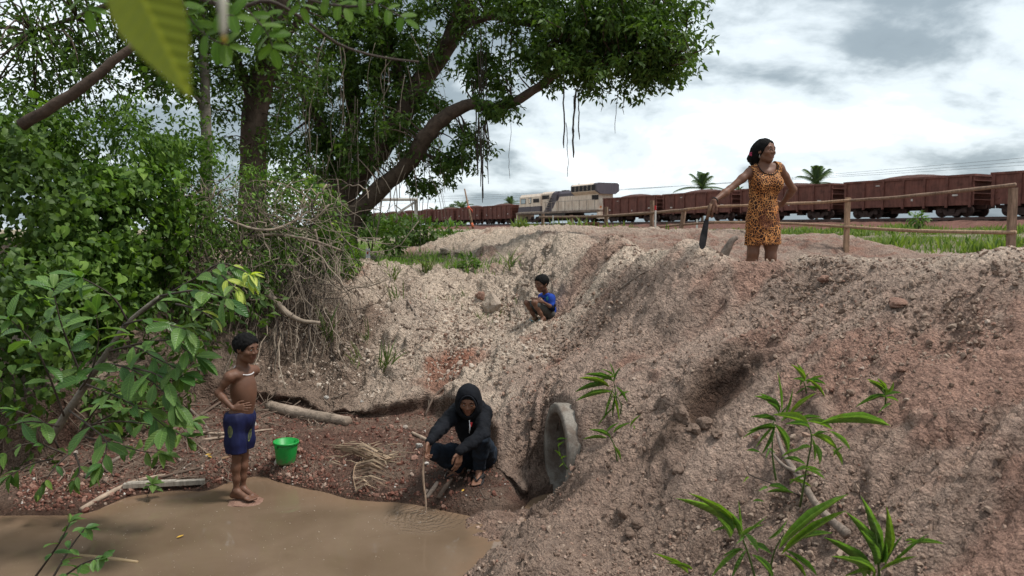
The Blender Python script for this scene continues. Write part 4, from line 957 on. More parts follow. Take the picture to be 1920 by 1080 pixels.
    hem = A(1429.5, 470); Hc = (hp[0] + hp[1]) / 2; rx, fy_, uz = T['rc'], T['fc'], Vector((0, 0, 1))
    S.ell(A(1430, 405), (rx, fy_, uz), (.143, .108, .17), .06)
    for k in range(7):
        t_ = k / 6; c_ = Hc * (1 - t_) + hem * t_; S.ell(c_, (rx, fy_, uz), (.150 + .014 * t_, .118 + .012 * t_, .07), .04)
    S.wrinkle(.006, 11, 81, (1.5, 1.5, .4)); S.wrinkle(.003, 26, 82)
    S.cut(A(1430, 459), Vector((.03, 0, -1)))
    nk = P(0, 0, 0)
    S.ell(C + T['up'] * .045 + T['fc'] * .03, (rx, fy_, uz), (.098, .16, .095), .005, True)          # scoop neck
    for q, sx in ((sh[0], 1), (sh[1], -1)): S.ell(q + rx * sx * .045 - T['up'] * .03, (rx, fy_, uz), (.052, .11, .10), .005, True)   # arm holes
    md = S.mesh('dress', .0046); dress = link('dress', md, leopard(), root)
    from mathutils.bvhtree import BVHTree
    bv = BVHTree.FromPolygons([v.co.copy() for v in md.vertices], [tuple(p.vertices) for p in md.polygons])
    pts = []
    for a in np.linspace(math.pi, 2 * math.pi, 21):
        o = C + T['up'] * .045 + rx * (.100 * math.cos(a)) + uz * (.097 * math.sin(a)); q, nn, _, _ = bv.ray_cast(o + T['fc'] * .4, -T['fc'], .6)
        if q is not None: pts.append(q + T['fc'] * .002)
    if len(pts) > 3:
        m = MB(); m.tube(pts, .0045, 6); m.build('neck_trim', cloth_material('black_trim', (.012, .01, .01)), dress)
    m = MB(); dr = (wR - eR).normalized(); o1 = dr.orthogonal().normalized(); o2 = dr.cross(o1); m.tube([wR - dr * .012 + (o1 * math.cos(a) + o2 * math.sin(a)) * .029 for a in np.linspace(0, 2 * math.pi, 19)], .005, 6, False); m.build('bracelet', surf('bracelet_beads', (.03, .025, .025), .4), root)
    # machete
    g0 = A(1332.5, 384, -.245); g1 = A(1325.5, 411, -.235); b1 = A(1314.5, 467, -.21); ax_ = (b1 - g1).normalized(); sd = ax_.cross(Vector((0.12, -1, 0))).normalized(); nn = sd.cross(ax_).normalized()
    mach = empty('machete', g1, 'machete with a wooden grip and black blade hanging from the hand of the woman', 'machete')
    m = MB(); m.tube([g0 - ax_ * .01, g0 * .6 + g1 * .4, g1 + ax_ * .005], [.015, .013, .016], 10); m.build('grip', surf('grip_wood', (.16, .09, .055), .7, .3, 30), mach)
    Lb = (b1 - g1).length; prof = [(0, -.018, .020), (.1, -.022, .024), (.55, -.034, .032), (.85, -.036, .028), (.96, -.028, .012), (1.0, -.012, -.002)]
    m = MB(); V = []
    for t_, a_, b_ in prof: V += [g1 + ax_ * Lb * t_ + sd * a_ - nn * .0012, g1 + ax_ * Lb * t_ + sd * b_ - nn * .002, g1 + ax_ * Lb * t_ + sd * b_ + nn * .002, g1 + ax_ * Lb * t_ + sd * a_ + nn * .0012]
    Fq = [(3, 2, 1, 0), tuple(4 * 5 + i for i in range(4))]
    for i in range(5):
        for k in range(4): Fq.append((i * 4 + k, i * 4 + (k + 1) % 4, i * 4 + 4 + (k + 1) % 4, i * 4 + 4 + k))
    m.add(V, Fq); t = NT('blackened_steel'); v = t.coord(); n = t.noise(v, 12, 4, .6)
    t.principled(t.ramp(n, [(.4, (.018, .02, .024)), (.62, (.05, .05, .055)), (.75, (.12, .07, .05))]), .45, t.bump(n, .2, .002), .5, Metallic=.4); m.build('blade', t.m, mach)
    return root
build_woman()
# ================================================================== RAILWAY, TRAIN, FENCE, FAR THINGS
def tpx(px, off=-1.5):
    """distance along the track where a pixel's sight line crosses the near side of the train"""
    d = ray(px, 410); o = TR_A + TR_N * off; a, b, c, e = d.x, -TR_D.x, d.y, -TR_D.y; det = a * e - b * c
    return (a * (o.y - EYE.y) - c * (o.x - EYE.x)) / det
TR_ROT = (0, 0, math.atan2(TR_D.y, TR_D.x))          # local +x runs along the track (away), local +y is the near side
def on_track(t): p = track(t); return Vector((p.x, p.y, RAIL_Z))
M_RAIL = surf('worn_rail_steel', (.10, .055, .045), .5, .3, 3)
tr = empty('railway_track', on_track(0), rot=TR_ROT); tag(tr, kind='structure')
for y in (-.8, .8):
    m = MB(); m.box((80, y, -.08), (460, .075, .16)); m.build('rail', M_RAIL, tr, False)
slm = MB(); slm.box((0, 0, -.24), (.26, 2.7, .16)); sl_me = slm.mesh('sleeper'); sl_me.materials.append(surf('sleeper', (.07, .05, .04), .9))
for k in range(220):
    o = bpy.data.objects.new('sleeper', sl_me); COL.objects.link(o); o.parent = tr; o.location = (-22 + k * .62, 0, 0)
def rust(name, col):
    t = NT(name); v = t.coord(); n = t.noise(v, 1.3, 6, .65, .5); n2 = t.noise(t.n('ShaderNodeMapping', {0: v, 'Scale': (3, 3, .35)}).outputs[0], 2.5, 5, .6)
    c = t.ramp(n, [(.3, tuple(x * .6 for x in col)), (.5, col), (.72, (col[0] * 1.35, col[1] * 1.25, col[2] * 1.2))])
    c = t.mix(.6, c, t.ramp(n2, [(.35, (.55, .5, .5)), (.6, (1.1, 1.1, 1.1))]), 'MULTIPLY')
    t.principled(c, .8, t.bump(n, .2, .02), .25); return t.m
M_RUST = rust('rust_brown_steel', (.155, .064, .050)); M_RUSTD = rust('dark_rusty_steel', (.06, .03, .024)); M_ORE = surf('iron_ore', (.080, .036, .028), .95, .35, 8, .6, 14, .05)
M_UNDER = surf('grimy_undercarriage', (.050, .030, .026), .8, .4, 5); M_MARK = surf('white_stencil', (.5, .46, .43), .8)
WL = 9.55
def wheelset_mesh(r=.40):
    m = MB(); Mx = Matrix.Rotation(R(90), 4, 'X')
    for y in (-.80, .80): m.lathe([(.0, .06), (r * .3, .07), (r * .8, .03), (r, .06), (r, -.06), (.0, -.06)], 20, Matrix.Translation((0, y, 0)) @ Mx)
    m.tube([(0, -.9, 0), (0, .9, 0)], .07, 8); return m.mesh('wheelset')
WS = wheelset_mesh(); WS.materials.append(M_UNDER)
def bogie(root, x, half, wheels, mat, r=.40):
    m = MB()
    for y in (-1.0, 1.0):
        m.add([Vector((x + a * half, y + b, z)) for b in (-.07, .07) for a, z in ((-1.25, r + .02), (-1.05, r + .17), (-.4, r + .06), (-.25, r - .14), (.25, r - .14), (.4, r + .06), (1.05, r + .17), (1.25, r + .02), (1.1, r - .14), (.75, r - .08), (.5, r - .32), (-.5, r - .32), (-.75, r - .08), (-1.1, r - .14))],
              [tuple(range(13, -1, -1)), tuple(range(14, 28))] + [(i, (i + 1) % 14, 14 + (i + 1) % 14, 14 + i) for i in range(14)])
        m.box((x, y, r - .02), (.4, .22, .26))
        for w in wheels: m.box((x + w, y, r), (.3, .2, .26))
    b = m.build('bogie', mat, root, False)
    for w in wheels:
        o = bpy.data.objects.new('wheelset', WS); COL.objects.link(o); o.parent = b; o.location = (x + w, 0, r)
def make_wagon():
    root = empty('ore_wagon', (0, 0, 0)); z0, z1, hw, h = .72, 2.50, 1.45, WL / 2
    m = MB(); t_ = .05
    # tub: side walls, sloped ends, floor, rim
    for sy in (-1, 1): m.box((0, sy * (hw - .04), (z0 + z1) / 2), (WL - .5, .06, z1 - z0))
    for sx in (-1, 1):
        x0, x1 = sx * (h - .75), sx * (h - .25)
        m.add([(x0, -hw + .04, z0), (x0, hw - .04, z0), (x1, hw - .04, z1), (x1, -hw + .04, z1), (x0 - sx * .06, -hw + .04, z0), (x0 - sx * .06, hw - .04, z0), (x1 - sx * .06, hw - .04, z1), (x1 - sx * .06, -hw + .04, z1)], [(0, 1, 2, 3), (7, 6, 5, 4), (0, 3, 7, 4), (1, 5, 6, 2), (3, 2, 6, 7), (0, 4, 5, 1)])
    m.box((0, 0, z0 + .03), (WL - 1.5, 2 * hw - .1, .06)); m.build('tub', M_RUST, root, False)
    m = MB()
    for sy in (-1, 1): m.box((0, sy * hw, z1 + .03), (WL - .42, .13, .14))
    for sx in (-1, 1): m.box((sx * (h - .27), 0, z1 + .033), (.12, 2 * hw - .14, .14))
    m.build('rim', M_RUST, root, False)
    rm = MB(); rm.box((0, 0, (z0 + z1) / 2 - .08), (.14, .10, z1 - z0 + .10)); rib = rm.mesh('rib'); rib.materials.append(M_RUST)
    for sy in (-1, 1):
        for k in range(7):
            o = bpy.data.objects.new('rib', rib); COL.objects.link(o); o.parent = root; o.location = (-h + .42 + k * (WL - .84) / 6, sy * (hw + .04), 0)
    sm = MB(); sm.box((0, 0, 0), (.26, 2 * hw + .06, .06)); shelf = sm.mesh('end_shelf'); shelf.materials.append(M_RUST)
    for sx in (-1, 1):
        for k in range(4):
            o = bpy.data.objects.new('end_shelf', shelf); COL.objects.link(o); o.parent = root; zz = z0 + .35 + k * .38; o.location = (sx * (h - .62 + .105 * k + .0), 0, zz)
    m = MB(); m.box((0, 0, .60), (WL - .3, .55, .22)); m.box((h - .1, 0, .62), (.5, .3, .2)); m.box((-h + .1, 0, .62), (.5, .3, .2)); m.box((.8, .5, .45), (1.1, .35, .3)); m.box((-1.0, .45, .5), (.5, .5, .34)); m.build('underframe', M_RUSTD, root, False)
    # heaped ore
    nx, ny = 26, 10; V = []
    for j in range(ny + 1):
        for i in range(nx + 1):
            a, b = 2 * i / nx - 1, 2 * j / ny - 1; hh = max(0, 1 - abs(a) ** 3) * max(0, 1 - abs(b) ** 2.2) * (.36 + .14 * math.sin(a * 3 + 1.2))
            V.append((a * (h - .42), b * (hw - .08), z1 - .12 + hh + .04 * random.random() * (abs(a) < .98 and abs(b) < .95)))
    m = MB(); m.add(V, [(j * (nx + 1) + i, j * (nx + 1) + i + 1, (j + 1) * (nx + 1) + i + 1, (j + 1) * (nx + 1) + i) for j in range(ny) for i in range(nx)], True); m.build('ore_load', M_ORE, root, False)
    for px_, pz_, w_, hh in ((-3.4, 1.35, .34, .10), (-.6, 1.15, .12, .14), (1.9, 2.2, .3, .06), (3.3, 1.3, .28, .12)):
        m = MB(); m.box((px_, hw - .005, pz_), (w_, .012, hh)); m.build('stencil_mark', M_MARK, root, False)
    bogie(root, -h + 1.75, .78, (-.78, .78), M_UNDER); bogie(root, h - 1.75, .78, (-.78, .78), M_UNDER)
    return root
def copy_tree(o, parent=None):
    c = o.copy(); COL.objects.link(c)
    if parent is not None: c.parent = parent
    for ch in list(o.children): copy_tree(ch, c)
    return c
wag0 = make_wagon(); GRP = 'rust brown ore wagons of the train'
T_REAR = tpx(1119); T_FRONT = tpx(966)
spots = []
for k in range(6):
    spots.append(T_REAR - .9 - 4.75 - 10.05 * k)
lab_r = ['rust brown ore wagon coupled directly behind the locomotive', 'second ore wagon behind the locomotive, seen past the fence post', 'third ore wagon behind the locomotive, left of the woman', 'ore wagon passing behind the woman in the leopard dress', 'heaped ore wagon at the right behind the tall fence post', 'last ore wagon at the right edge of the train']
lab_l = ['ore wagon just ahead of the front of the locomotive', 'second ore wagon ahead of the locomotive', 'third ore wagon ahead of the locomotive, behind the leaning taped stick', 'fourth ore wagon ahead of the locomotive', 'fifth ore wagon ahead of the locomotive, beside the pale post frame', 'sixth ore wagon ahead of the locomotive, seen through the post frame', 'seventh ore wagon ahead of the locomotive, small behind the bushes', 'farthest ore wagon, almost hidden behind the big tree']
places = list(zip(spots, lab_r)) + [(T_FRONT + .9 + 4.8 + 10.05 * k, lab_l[k]) for k in range(8)]
for i, (t_, lb) in enumerate(places):
    w = wag0 if i == 0 else copy_tree(wag0)
    p = on_track(t_); w.location = p; w.rotation_euler = TR_ROT; tag(w, lb, 'train wagon', GRP)
# ------------------------------------------------------------ locomotive
def loco_paint():
    t = NT('cream_and_purple_grey_paint'); v = t.coord(); s = t.n('ShaderNodeSeparateXYZ', {0: v}); x, z = s.outputs[0], s.outputs[2]
    cream = t.ramp(t.noise(v, 1.4, 5, .6), [(.3, (.66, .53, .43)), (.7, (.84, .72, .60))])
    streak = t.noise(t.n('ShaderNodeMapping', {0: v, 'Scale': (4, 4, .3)}).outputs[0], 2.4, 4, .6)
    cream = t.mix(.55, cream, t.ramp(streak, [(.38, (.55, .47, .42)), (.6, (1.05, 1.05, 1.05))]), 'MULTIPLY')
    L_ = LOCO_X
    band = t.math('MULTIPLY', t.math('MULTIPLY', t.math('GREATER_THAN', z, 1.38), t.math('LESS_THAN', z, 2.02)), t.math('GREATER_THAN', x, L_(1014)))
    hood = t.math('MULTIPLY', t.math('GREATER_THAN', z, 2.95), t.math('MULTIPLY', t.math('LESS_THAN', t.math('SUBTRACT', x, t.math('MULTIPLY', z, 1.15)), L_(1041) - 2.95 * 1.15), t.math('GREATER_THAN', x, L_(1072))))
    dg = t.math('SUBTRACT', x, t.math('MULTIPLY', z, -1.0)); diag = t.math('MULTIPLY', t.math('GREATER_THAN', dg, L_(1030) + 1.2), t.math('LESS_THAN', dg, L_(1030) + 3.0)); diag = t.math('MULTIPLY', diag, t.math('LESS_THAN', x, L_(1012)))
    rear = t.math('LESS_THAN', t.math('SUBTRACT', x, t.math('MULTIPLY', z, .5)), -1.2)
    k = t.math('MAXIMUM', t.math('MAXIMUM', band, hood), t.math('MAXIMUM', diag, rear), True)
    c = t.mix(k, cream, t.ramp(streak, [(.35, (.075, .062, .078)), (.65, (.105, .088, .10))]))
    t.principled(c, .6, None, .3); return t.m
LOCO_X = lambda px: tpx(px, -1.4) - T_REAR
def build_loco():
    X = LOCO_X; Lf = X(967); root = empty('locomotive', on_track(T_REAR), 'weathered cream and purple grey diesel locomotive pulling ore wagons on the embankment', 'locomotive', rot=TR_ROT); root.scale = (1, 1, 1.07)
    P = loco_paint(); dark = surf('dark_grille', (.018, .014, .015), .7, .3, 4); glass = surf('cab_glass', (.35, .40, .42), .12, .1, 1, bump=0, spec=.6)
    m = MB(); m.box((Lf / 2, 0, 1.22), (Lf - .3, 2.95, .22)); m.build('platform', surf('grimy_beige_frame', (.20, .15, .12), .8, .4, 2), root, False)
    x0, x1 = .5, X(1040)
    m = MB(); m.box(((x0 + x1) / 2, 0, 2.30), (x1 - x0, 2.0, 1.94)); m.prism([Vector((0, y, z)) for y, z in ((-1.0, 3.27), (1.0, 3.27), (.75, 3.56), (-.75, 3.56))], Vector((X(1070), 0, 0)), Vector((x1, 0, 0))); hood = m.build('engine_hood', P, root, False)
    k = x0 + 2.4
    while k < x1 - .5:
        dm = MB(); dm.box((k, 1.012, 2.02), (.76, .04, 1.15)); dm.build('hood_door', P, hood, False); k += .84
    m = MB(); m.prism([Vector((0, y, z)) for y, z in ((-1.0, 2.95), (1.0, 2.95), (1.48, 3.25), (1.48, 3.95), (1.25, 4.1), (-1.25, 4.1), (-1.48, 3.95), (-1.48, 3.25))], Vector((.02, 0, 0)), Vector((X(1071), 0, 0))); rad = m.build('radiator_housing', P, root, False)
    m = MB(); xa, xb = X(1117), X(1072)
    n = 6
    for i in range(n): m.box((xa + (xb - xa) * (i + .5) / n, 1.49, 3.60), ((xb - xa) / n - .12, .04, .60))
    m.build('radiator_grille', dark, rad, False)
    m = MB(); m.box((X(1110), 1.012, 2.62), (1.3, .03, .5)); m.build('louvre', dark, hood, False)
    # cab
    m = MB(); ca, cb = X(1013), X(975); m.prism([Vector((0, y, z)) for y, z in ((-1.45, 1.33), (1.45, 1.33), (1.45, 3.18), (1.15, 3.50), (-1.15, 3.50), (-1.45, 3.18))], Vector((ca, 0, 0)), Vector((cb, 0, 0))); cab = m.build('cab', P, root, False)
    m = MB(); m.prism([Vector((0, y, z)) for y, z in ((-1.2, 1.33), (1.2, 1.33), (1.2, 3.4), (.95, 3.62), (-.95, 3.62), (-1.2, 3.4))], Vector((x1 - .02, 0, 0)), Vector((ca, 0, 0))); m.build('equipment_bay', P, root, False)
    m = MB(); m.add([(cb, -1.3, 1.33), (cb, 1.3, 1.33), (Lf, 1.1, 1.33), (Lf, -1.1, 1.33), (cb, -1.3, 2.55), (cb, 1.3, 2.55), (Lf - .3, 1.0, 2.40), (Lf - .3, -1.0, 2.40)], [(0, 3, 2, 1), (4, 5, 6, 7), (0, 1, 5, 4), (1, 2, 6, 5), (2, 3, 7, 6), (3, 0, 4, 7)]); m.build('nose', P, root, False)
    for xa, xb, z0, z1, nm, mt, par in ((978, 986, 2.42, 2.95, 'window', glass, cab), (992.5, 996.5, 2.40, 3.02, 'window', glass, cab), (1001, 1011, 2.50, 2.85, 'window', dark, cab)):
        a, b = sorted((X(xa), X(xb))); m = MB(); m.box(((a + b) / 2, 1.455, (z0 + z1) / 2), (b - a, .03, z1 - z0)); w = m.build(nm, mt, par, False)
        m = MB()
        for q, sz in (((a, z0, 0), 1),): pass
        for (cx_, cz_, wx_, wz_) in (((a + b) / 2, z0 - .02, b - a + .12, .05), ((a + b) / 2, z1 + .02, b - a + .12, .05), (a - .03, (z0 + z1) / 2, .05, z1 - z0 - .01), (b + .03, (z0 + z1) / 2, .05, z1 - z0 - .01)): m.box((cx_, 1.46, cz_), (wx_, .05, wz_))
        m.build('window_frame', dark, w, False)
    m = MB(); a, b = sorted((X(1014), X(1027))); m.box(((a + b) / 2, 1.21, 3.0), (b - a, .03, .45)); m.build('vent', dark, root, False)
    a = X(991); m = MB(); m.box((a - .2, 1.458, 2.2), (.75, .03, 1.5)); m.build('cab_door', P, cab, False)
    # underneath
    m = MB(); a, b = sorted((X(1010), X(1059))); m.prism([Vector((0, y, z)) for y, z in ((-1.0, .3), (1.0, .3), (1.35, .55), (1.35, 1.1), (-1.35, 1.1), (-1.35, .55))], Vector((a, 0, 0)), Vector((b, 0, 0))); m.build('fuel_tank', surf('black_tank', (.022, .018, .018), .6), root, False)
    for c in (3.6, Lf - 3.6): bogie(root, c, 1.9, (-1.7, 0, 1.7), M_UNDER, .46)
    for xx in (.15, Lf - .1):
        m = MB(); m.box((xx, 0, .75), (.3, 2.6, .7)); m.build('pilot_plate', P, root, False)
    pm = MB(); pm.box((0, 1.42, 1.84), (.05, .05, 1.05)); pme = pm.mesh('handrail_post'); wht = surf('dusty_white_rail', (.30, .25, .22), .7); pme.materials.append(wht)
    k = .6
    while k < X(1020):
        o = bpy.data.objects.new('handrail_post', pme); COL.objects.link(o); o.parent = root; o.location = (k, 0, 0); k += 1.55
    m = MB(); m.box(((.6 + X(1020)) / 2, 1.42, 2.38), (X(1020) - .6, .04, .04)); m.build('handrail', wht, root, False)
    m = MB()
    for i in range(6): m.box((X(1024) - i * .16, 1.3, 1.5 + i * .28), (.7, .3, .05))
    m.build('steps', wht, root, False)
    m = MB(); m.tube([(6, 0, 4.1), (6, 0, 4.35)], .05, 6); m.box((9, 0, 3.62), (.9, .6, .2)); m.build('roof_fittings', M_UNDER, root, False)
    m = MB(); m.box((.0, 1.0, 1.6), (.12, .18, .18)); m.build('marker_lamp', surf('orange_lens', (.55, .16, .02), .4), root, False)
build_loco()

# ------------------------------------------------------------ fence of rough posts and rails
def wood(name, col, sc=1.0):
    t = NT(name); v = t.coord(); g = t.noise(t.n('ShaderNodeMapping', {0: v, 'Scale': (1, 1, .12)}).outputs[0], 40 * sc, 5, .65, .4); n = t.noise(v, 6, 4, .6)
    c = t.ramp(g, [(.3, tuple(x * .55 for x in col)), (.62, tuple(x * 1.2 for x in col))]); c = t.mix(.5, c, t.ramp(n, [(.35, (.7, .7, .7)), (.65, (1.15, 1.15, 1.15))]), 'MULTIPLY')
    t.principled(c, .85, t.bump(g, .4, .004), .2); return t.m
M_WOODL = wood('fresh_cut_wood', (.36, .235, .155)); M_WOOD = wood('weathered_fence_wood', (.235, .155, .11)); M_GREYW = wood('grey_driftwood', (.26, .205, .165))
def ydep(px): return 12.9 * (.52 + .465) / (.52 + (px - 960) / FPX) if False else 12.70 / (.52 + (px - 960) / FPX)
fence = empty('rail_fence', at(1590, 497, 12.9), 'rough wooden post and rail fence running behind the dirt mounds', 'fence')
for px, top, w, lean in ((1900, 352, .12, 0), (1590, 370, .105, 0), (1283, 392, .11, .02), (1223, 376, .10, 0), (1137, 388, .10, 0), (1071, 403, .10, 0), (1018, 401, .10, 0)):
    Y = ydep(px); t_ = at(px, top, Y); b = Vector((t_.x - lean * 6, t_.y, gz(t_.x, t_.y) - .35))
    m = MB(); m.tube([b, b * .5 + t_ * .5 + Vector((random.uniform(-.01, .01), 0, 0)), t_], [w * .56, w * .52, w * .5], 6 if px < 1500 else 4, smooth=False); m.build('post', M_WOODL if px == 1590 else M_WOOD, fence)
def rail(pts, r, mat, nm='rail'):
    P3 = [at(px, py, ydep(px) - .07) for px, py in pts]; m = MB(); m.tube(spline(P3, max(4, len(P3) * 3)), r, 6, wob=.35); m.build(nm, mat, fence)
rail([(1905, 346), (1770, 361), (1680, 370), (1588, 376)], .026, M_WOOD); rail([(1596, 375), (1530, 380), (1466, 382)], .027, M_WOODL); rail([(1470, 382), (1380, 386), (1340, 387), (1283, 393)], .027, M_WOODL); rail([(1290, 393), (1223, 399), (1137, 405)], .036, M_WOOD); rail([(1142, 405), (1071, 407), (1012, 407)], .036, M_WOOD)
rail([(1905, 436), (1770, 434), (1680, 431), (1588, 425)], .028, M_WOODL); rail([(1600, 426), (1500, 420), (1440, 418), (1340, 417)], .028, M_WOODL); rail([(1345, 417), (1283, 421), (1223, 427)], .028, M_WOOD); rail([(1230, 427.5), (1137, 427), (1071, 426), (1012, 424.5)], .034, M_WOOD)
# stakes, leaning stick, board, post frame
def stake(px, top, bot, Y, w, label, tipcol=None, body=(.62, .60, .57), name='survey_stake'):
    b = at(px, bot, Y); t_ = at(px, top, Y); root = empty(name, b, label, 'stake'); g = gz(b.x, b.y)
    m = MB(); m.box(((b.x + t_.x) / 2, b.y, (min(g - .05, b.z) + t_.z) / 2), (w, w, t_.z - min(g - .05, b.z))); m.build('shaft', surf('stake_paint', body, .8, .1), root)
    if tipcol: m = MB(); hh = (t_.z - b.z) * .16; m.box((t_.x, t_.y, t_.z - hh / 2 + .01), (w * 1.12, w * 1.12, hh)); m.build('painted_tip', surf('tip_paint', tipcol, .7), root)
    return root
stake(1229, 386, 442, 17.2, .035, 'white survey stake with a red tip beside the fence post', (.5, .03, .03))
stake(1037, 404, 424, 21, .03, 'short white stake standing by the far end of the fence')
ws = stake(690, 466, 488, 13.6, .068, 'short white marker post in the grass under the big tree')
m = MB(); c_ = at(690, 474, 13.6); m.box((c_.x, c_.y - .036, c_.z), (.03, .004, .05)); m.build('red_mark', surf('red_mark', (.40, .06, .05), .7), ws)
stake(1307, 411, 420, 24, .05, 'tiny white peg in front of the train left of the machete')
a, b = at(871, 354, 21), at(887, 428, 20.6); ls = empty('taped_pole', b, 'leaning dark pole with an orange tape tied round its middle', 'pole')
m = MB(); m.tube([b, b * .5 + a * .5, a], [.035, .03, .02], 6); m.build('shaft', M_WOOD, ls)
c_ = a * .52 + b * .48; m = MB(); m.tube([c_ + (a - b) * .03, c_, c_ - (a - b) * .03], [.038, .05, .036], 7); m.tube([c_, c_ + Vector((.09, 0, -.07)), c_ + Vector((.12, 0, -.14))], [.016, .022, .006], 6); m.build('tape', surf('orange_tape', (.62, .10, .05), .6), ls)
m = MB(); m.tube([c_ * .25 + b * .75, b + (a - b) * .02], [.036, .036], 6); m.build('painted_foot', surf('orange_paint', (.5, .12, .05), .7), ls)
c_ = at(1109, 428, 20.2); m = MB(); m.box((c_.x, c_.y - .1, c_.z - .02), (.38, .05, .34), (R(-8), 0, 0), 1.06); m.box((c_.x, c_.y - .13, c_.z + .15), (.42, .06, .05)); tag(m.build('board', wood('brown_board', (.22, .12, .07))), 'square brown board leaning against the fence in front of the locomotive', 'board')
fr_ = empty('post_frame', at(780, 424, 34), 'pale post and crossbeam frame standing in front of the far wagons', 'frame'); gw = surf('pale_grey_timber', (.36, .33, .30), .8, .2)
for px in (780, 690):
    t_ = at(px, 373, 34); b = Vector((t_.x, t_.y, gz(t_.x, t_.y) - .1)); m = MB(); m.box(((b + t_) / 2), (.16, .16, t_.z - b.z)); m.build('post', gw, fr_)
m = MB(); m.tube([at(686, 374, 33.85), at(783, 374, 33.85)], .07, 6); m.build('crossbeam', gw, fr_); m = MB(); m.tube([at(778, 379, 33.9), at(712, 421, 33.9)], .055, 6); m.build('brace', gw, fr_); m = MB(); m.tube([at(740, 384, 33.95), at(765, 404, 33.95)], .03, 6); m.build('strut', gw, fr_)
# power lines
pw = surf('cable', (.09, .10, .11), .6)
for k, (a, b) in enumerate((((1990, 290, 95), (1130, 352, 150)), ((1990, 298, 95), (1130, 350.5, 150)), ((1990, 305, 97), (1130, 349, 152)))):
    A_, B_ = at(*a), at(*b); B2 = B_ + (B_ - A_) * 1.2; pts = [A_ + (B2 - A_) * t - Vector((0, 0, 3.2 * t * (1 - t))) for t in np.linspace(0, 1, 24)]
    m = MB(); m.tube(pts, .022, 5); tag(m.build('power_line', pw), ['lowest power cable running above the wagons', 'middle power cable running above the wagons', 'top power cable running above the wagons'][k - 3 if False else k], 'cable', 'power cables above the train')
# ------------------------------------------------------------ leaf tools
def leaf_tpl(prof, fold=.25, droop=.25, rows=5, curl=0.0):
    """unit leaf along +y, normal +z: rows x 3 vertices"""
    ys = np.linspace(0, 1, rows); w = np.interp(ys, [p[0] for p in prof], [p[1] for p in prof]); V = []
    for y, a in zip(ys, w):
        z = -droop * y * y
        V += [(-a, y, z + fold * a), (0, y * 1.0, z), (a, y, z + fold * a)]
    F = []
    for i in range(rows - 1):
        for k in (0, 1): F.append((i * 3 + k, i * 3 + k + 1, (i + 1) * 3 + k + 1, (i + 1) * 3 + k))
    return np.array(V), np.array(F)
LF4 = (np.array([(0, 0, 0), (-.21, .45, .06), (0, .5, -.05), (.21, .45, .06), (0, 1, -.26)]), np.array([(0, 2, 1), (0, 3, 2), (1, 2, 4), (2, 3, 4)]))
GB3 = (np.array([(-.05, 0, 0), (.05, 0, 0), (.045, .5, -.06), (-.04, .5, -.06), (0, 1, -.32)]), np.array([(0, 1, 2), (0, 2, 3), (3, 2, 4)]))
LANCE = [(0, .02), (.15, .13), (.45, .19), (.75, .13), (1, .0)]; OVATE = [(0, .03), (.2, .23), (.45, .29), (.75, .19), (1, 0)]; HEART = [(0, .22), (.12, .42), (.3, .46), (.6, .33), (.85, .12), (1, 0)]
OBOV = [(0, .02), (.25, .12), (.6, .24), (.85, .19), (1, .05)]; BLADE = [(0, .03), (.2, .065), (.5, .07), (.8, .04), (1, 0)]; OBLONG = [(0, .1), (.15, .22), (.5, .26), (.85, .22), (1, .08)]
def leaf_material(name, col, col2, trans=.30, rough=.42, vein=True, use_obj=False, spec=.35):
    t = NT(name); v = t.coord('Object')
    r = t.n('ShaderNodeObjectInfo').outputs['Random'] if use_obj else t.n('ShaderNodeAttribute', attribute_name='rnd').outputs['Fac']
    n = t.noise(v, 30 if use_obj else 7, 3, .5); k = t.math('ADD', t.math('MULTIPLY', r, .75), t.math('MULTIPLY', n, .35))
    c = t.ramp(k, [(.15, col), (.9, col2)])
    nrm = None
    if use_obj:
        sx = t.n('ShaderNodeSeparateXYZ', {0: v}); ax_ = t.math('ABSOLUTE', sx.outputs[0]); rib_ = t.math('LESS_THAN', ax_, .013)
        vn = t.math('SINE', t.math('MULTIPLY', t.math('SUBTRACT', sx.outputs[1], t.math('MULTIPLY', ax_, .9)), 62.0)); vl = t.math('GREATER_THAN', vn, .93)
        c = t.mix(t.math('MULTIPLY', rib_, .55), c, t.mix(1.0, c, (2.0, 1.8, 1.9, 1), 'MULTIPLY')); c = t.mix(t.math('MULTIPLY', vl, .25), c, t.mix(1.0, c, (1.7, 1.6, 1.6, 1), 'MULTIPLY'))
        bl = t.noise(v, 5.5, 4, .6); c = t.mix(t.math('MULTIPLY', t.math('GREATER_THAN', bl, .66), .45), c, (.16, .13, .035, 1))
        nrm = t.bump(t.math('ADD', vn, t.noise(v, 12, 2, .5)), .25, .02)
    p = t.principled(c, rough, nrm, spec); tr = t.n('ShaderNodeBsdfTranslucent'); cc = t.mix(1.0, c, (1.5, 1.7, .55, 1), 'MULTIPLY'); t.L.new(cc, tr.inputs[0])
    mx = t.n('ShaderNodeMixShader', {0: trans}); t.L.new(p.outputs[0], mx.inputs[1]); t.L.new(tr.outputs[0], mx.inputs[2]); t.L.new(mx.outputs[0], t.out.inputs[0]); return t.m
def basis(dirs, nrm):
    d = dirs / np.maximum(np.linalg.norm(dirs, axis=1, keepdims=True), 1e-9); n = nrm - d * (nrm * d).sum(1, keepdims=True); n /= np.maximum(np.linalg.norm(n, axis=1, keepdims=True), 1e-9)
    return np.stack([np.cross(d, n), d, n], 2)       # columns: right, along, normal
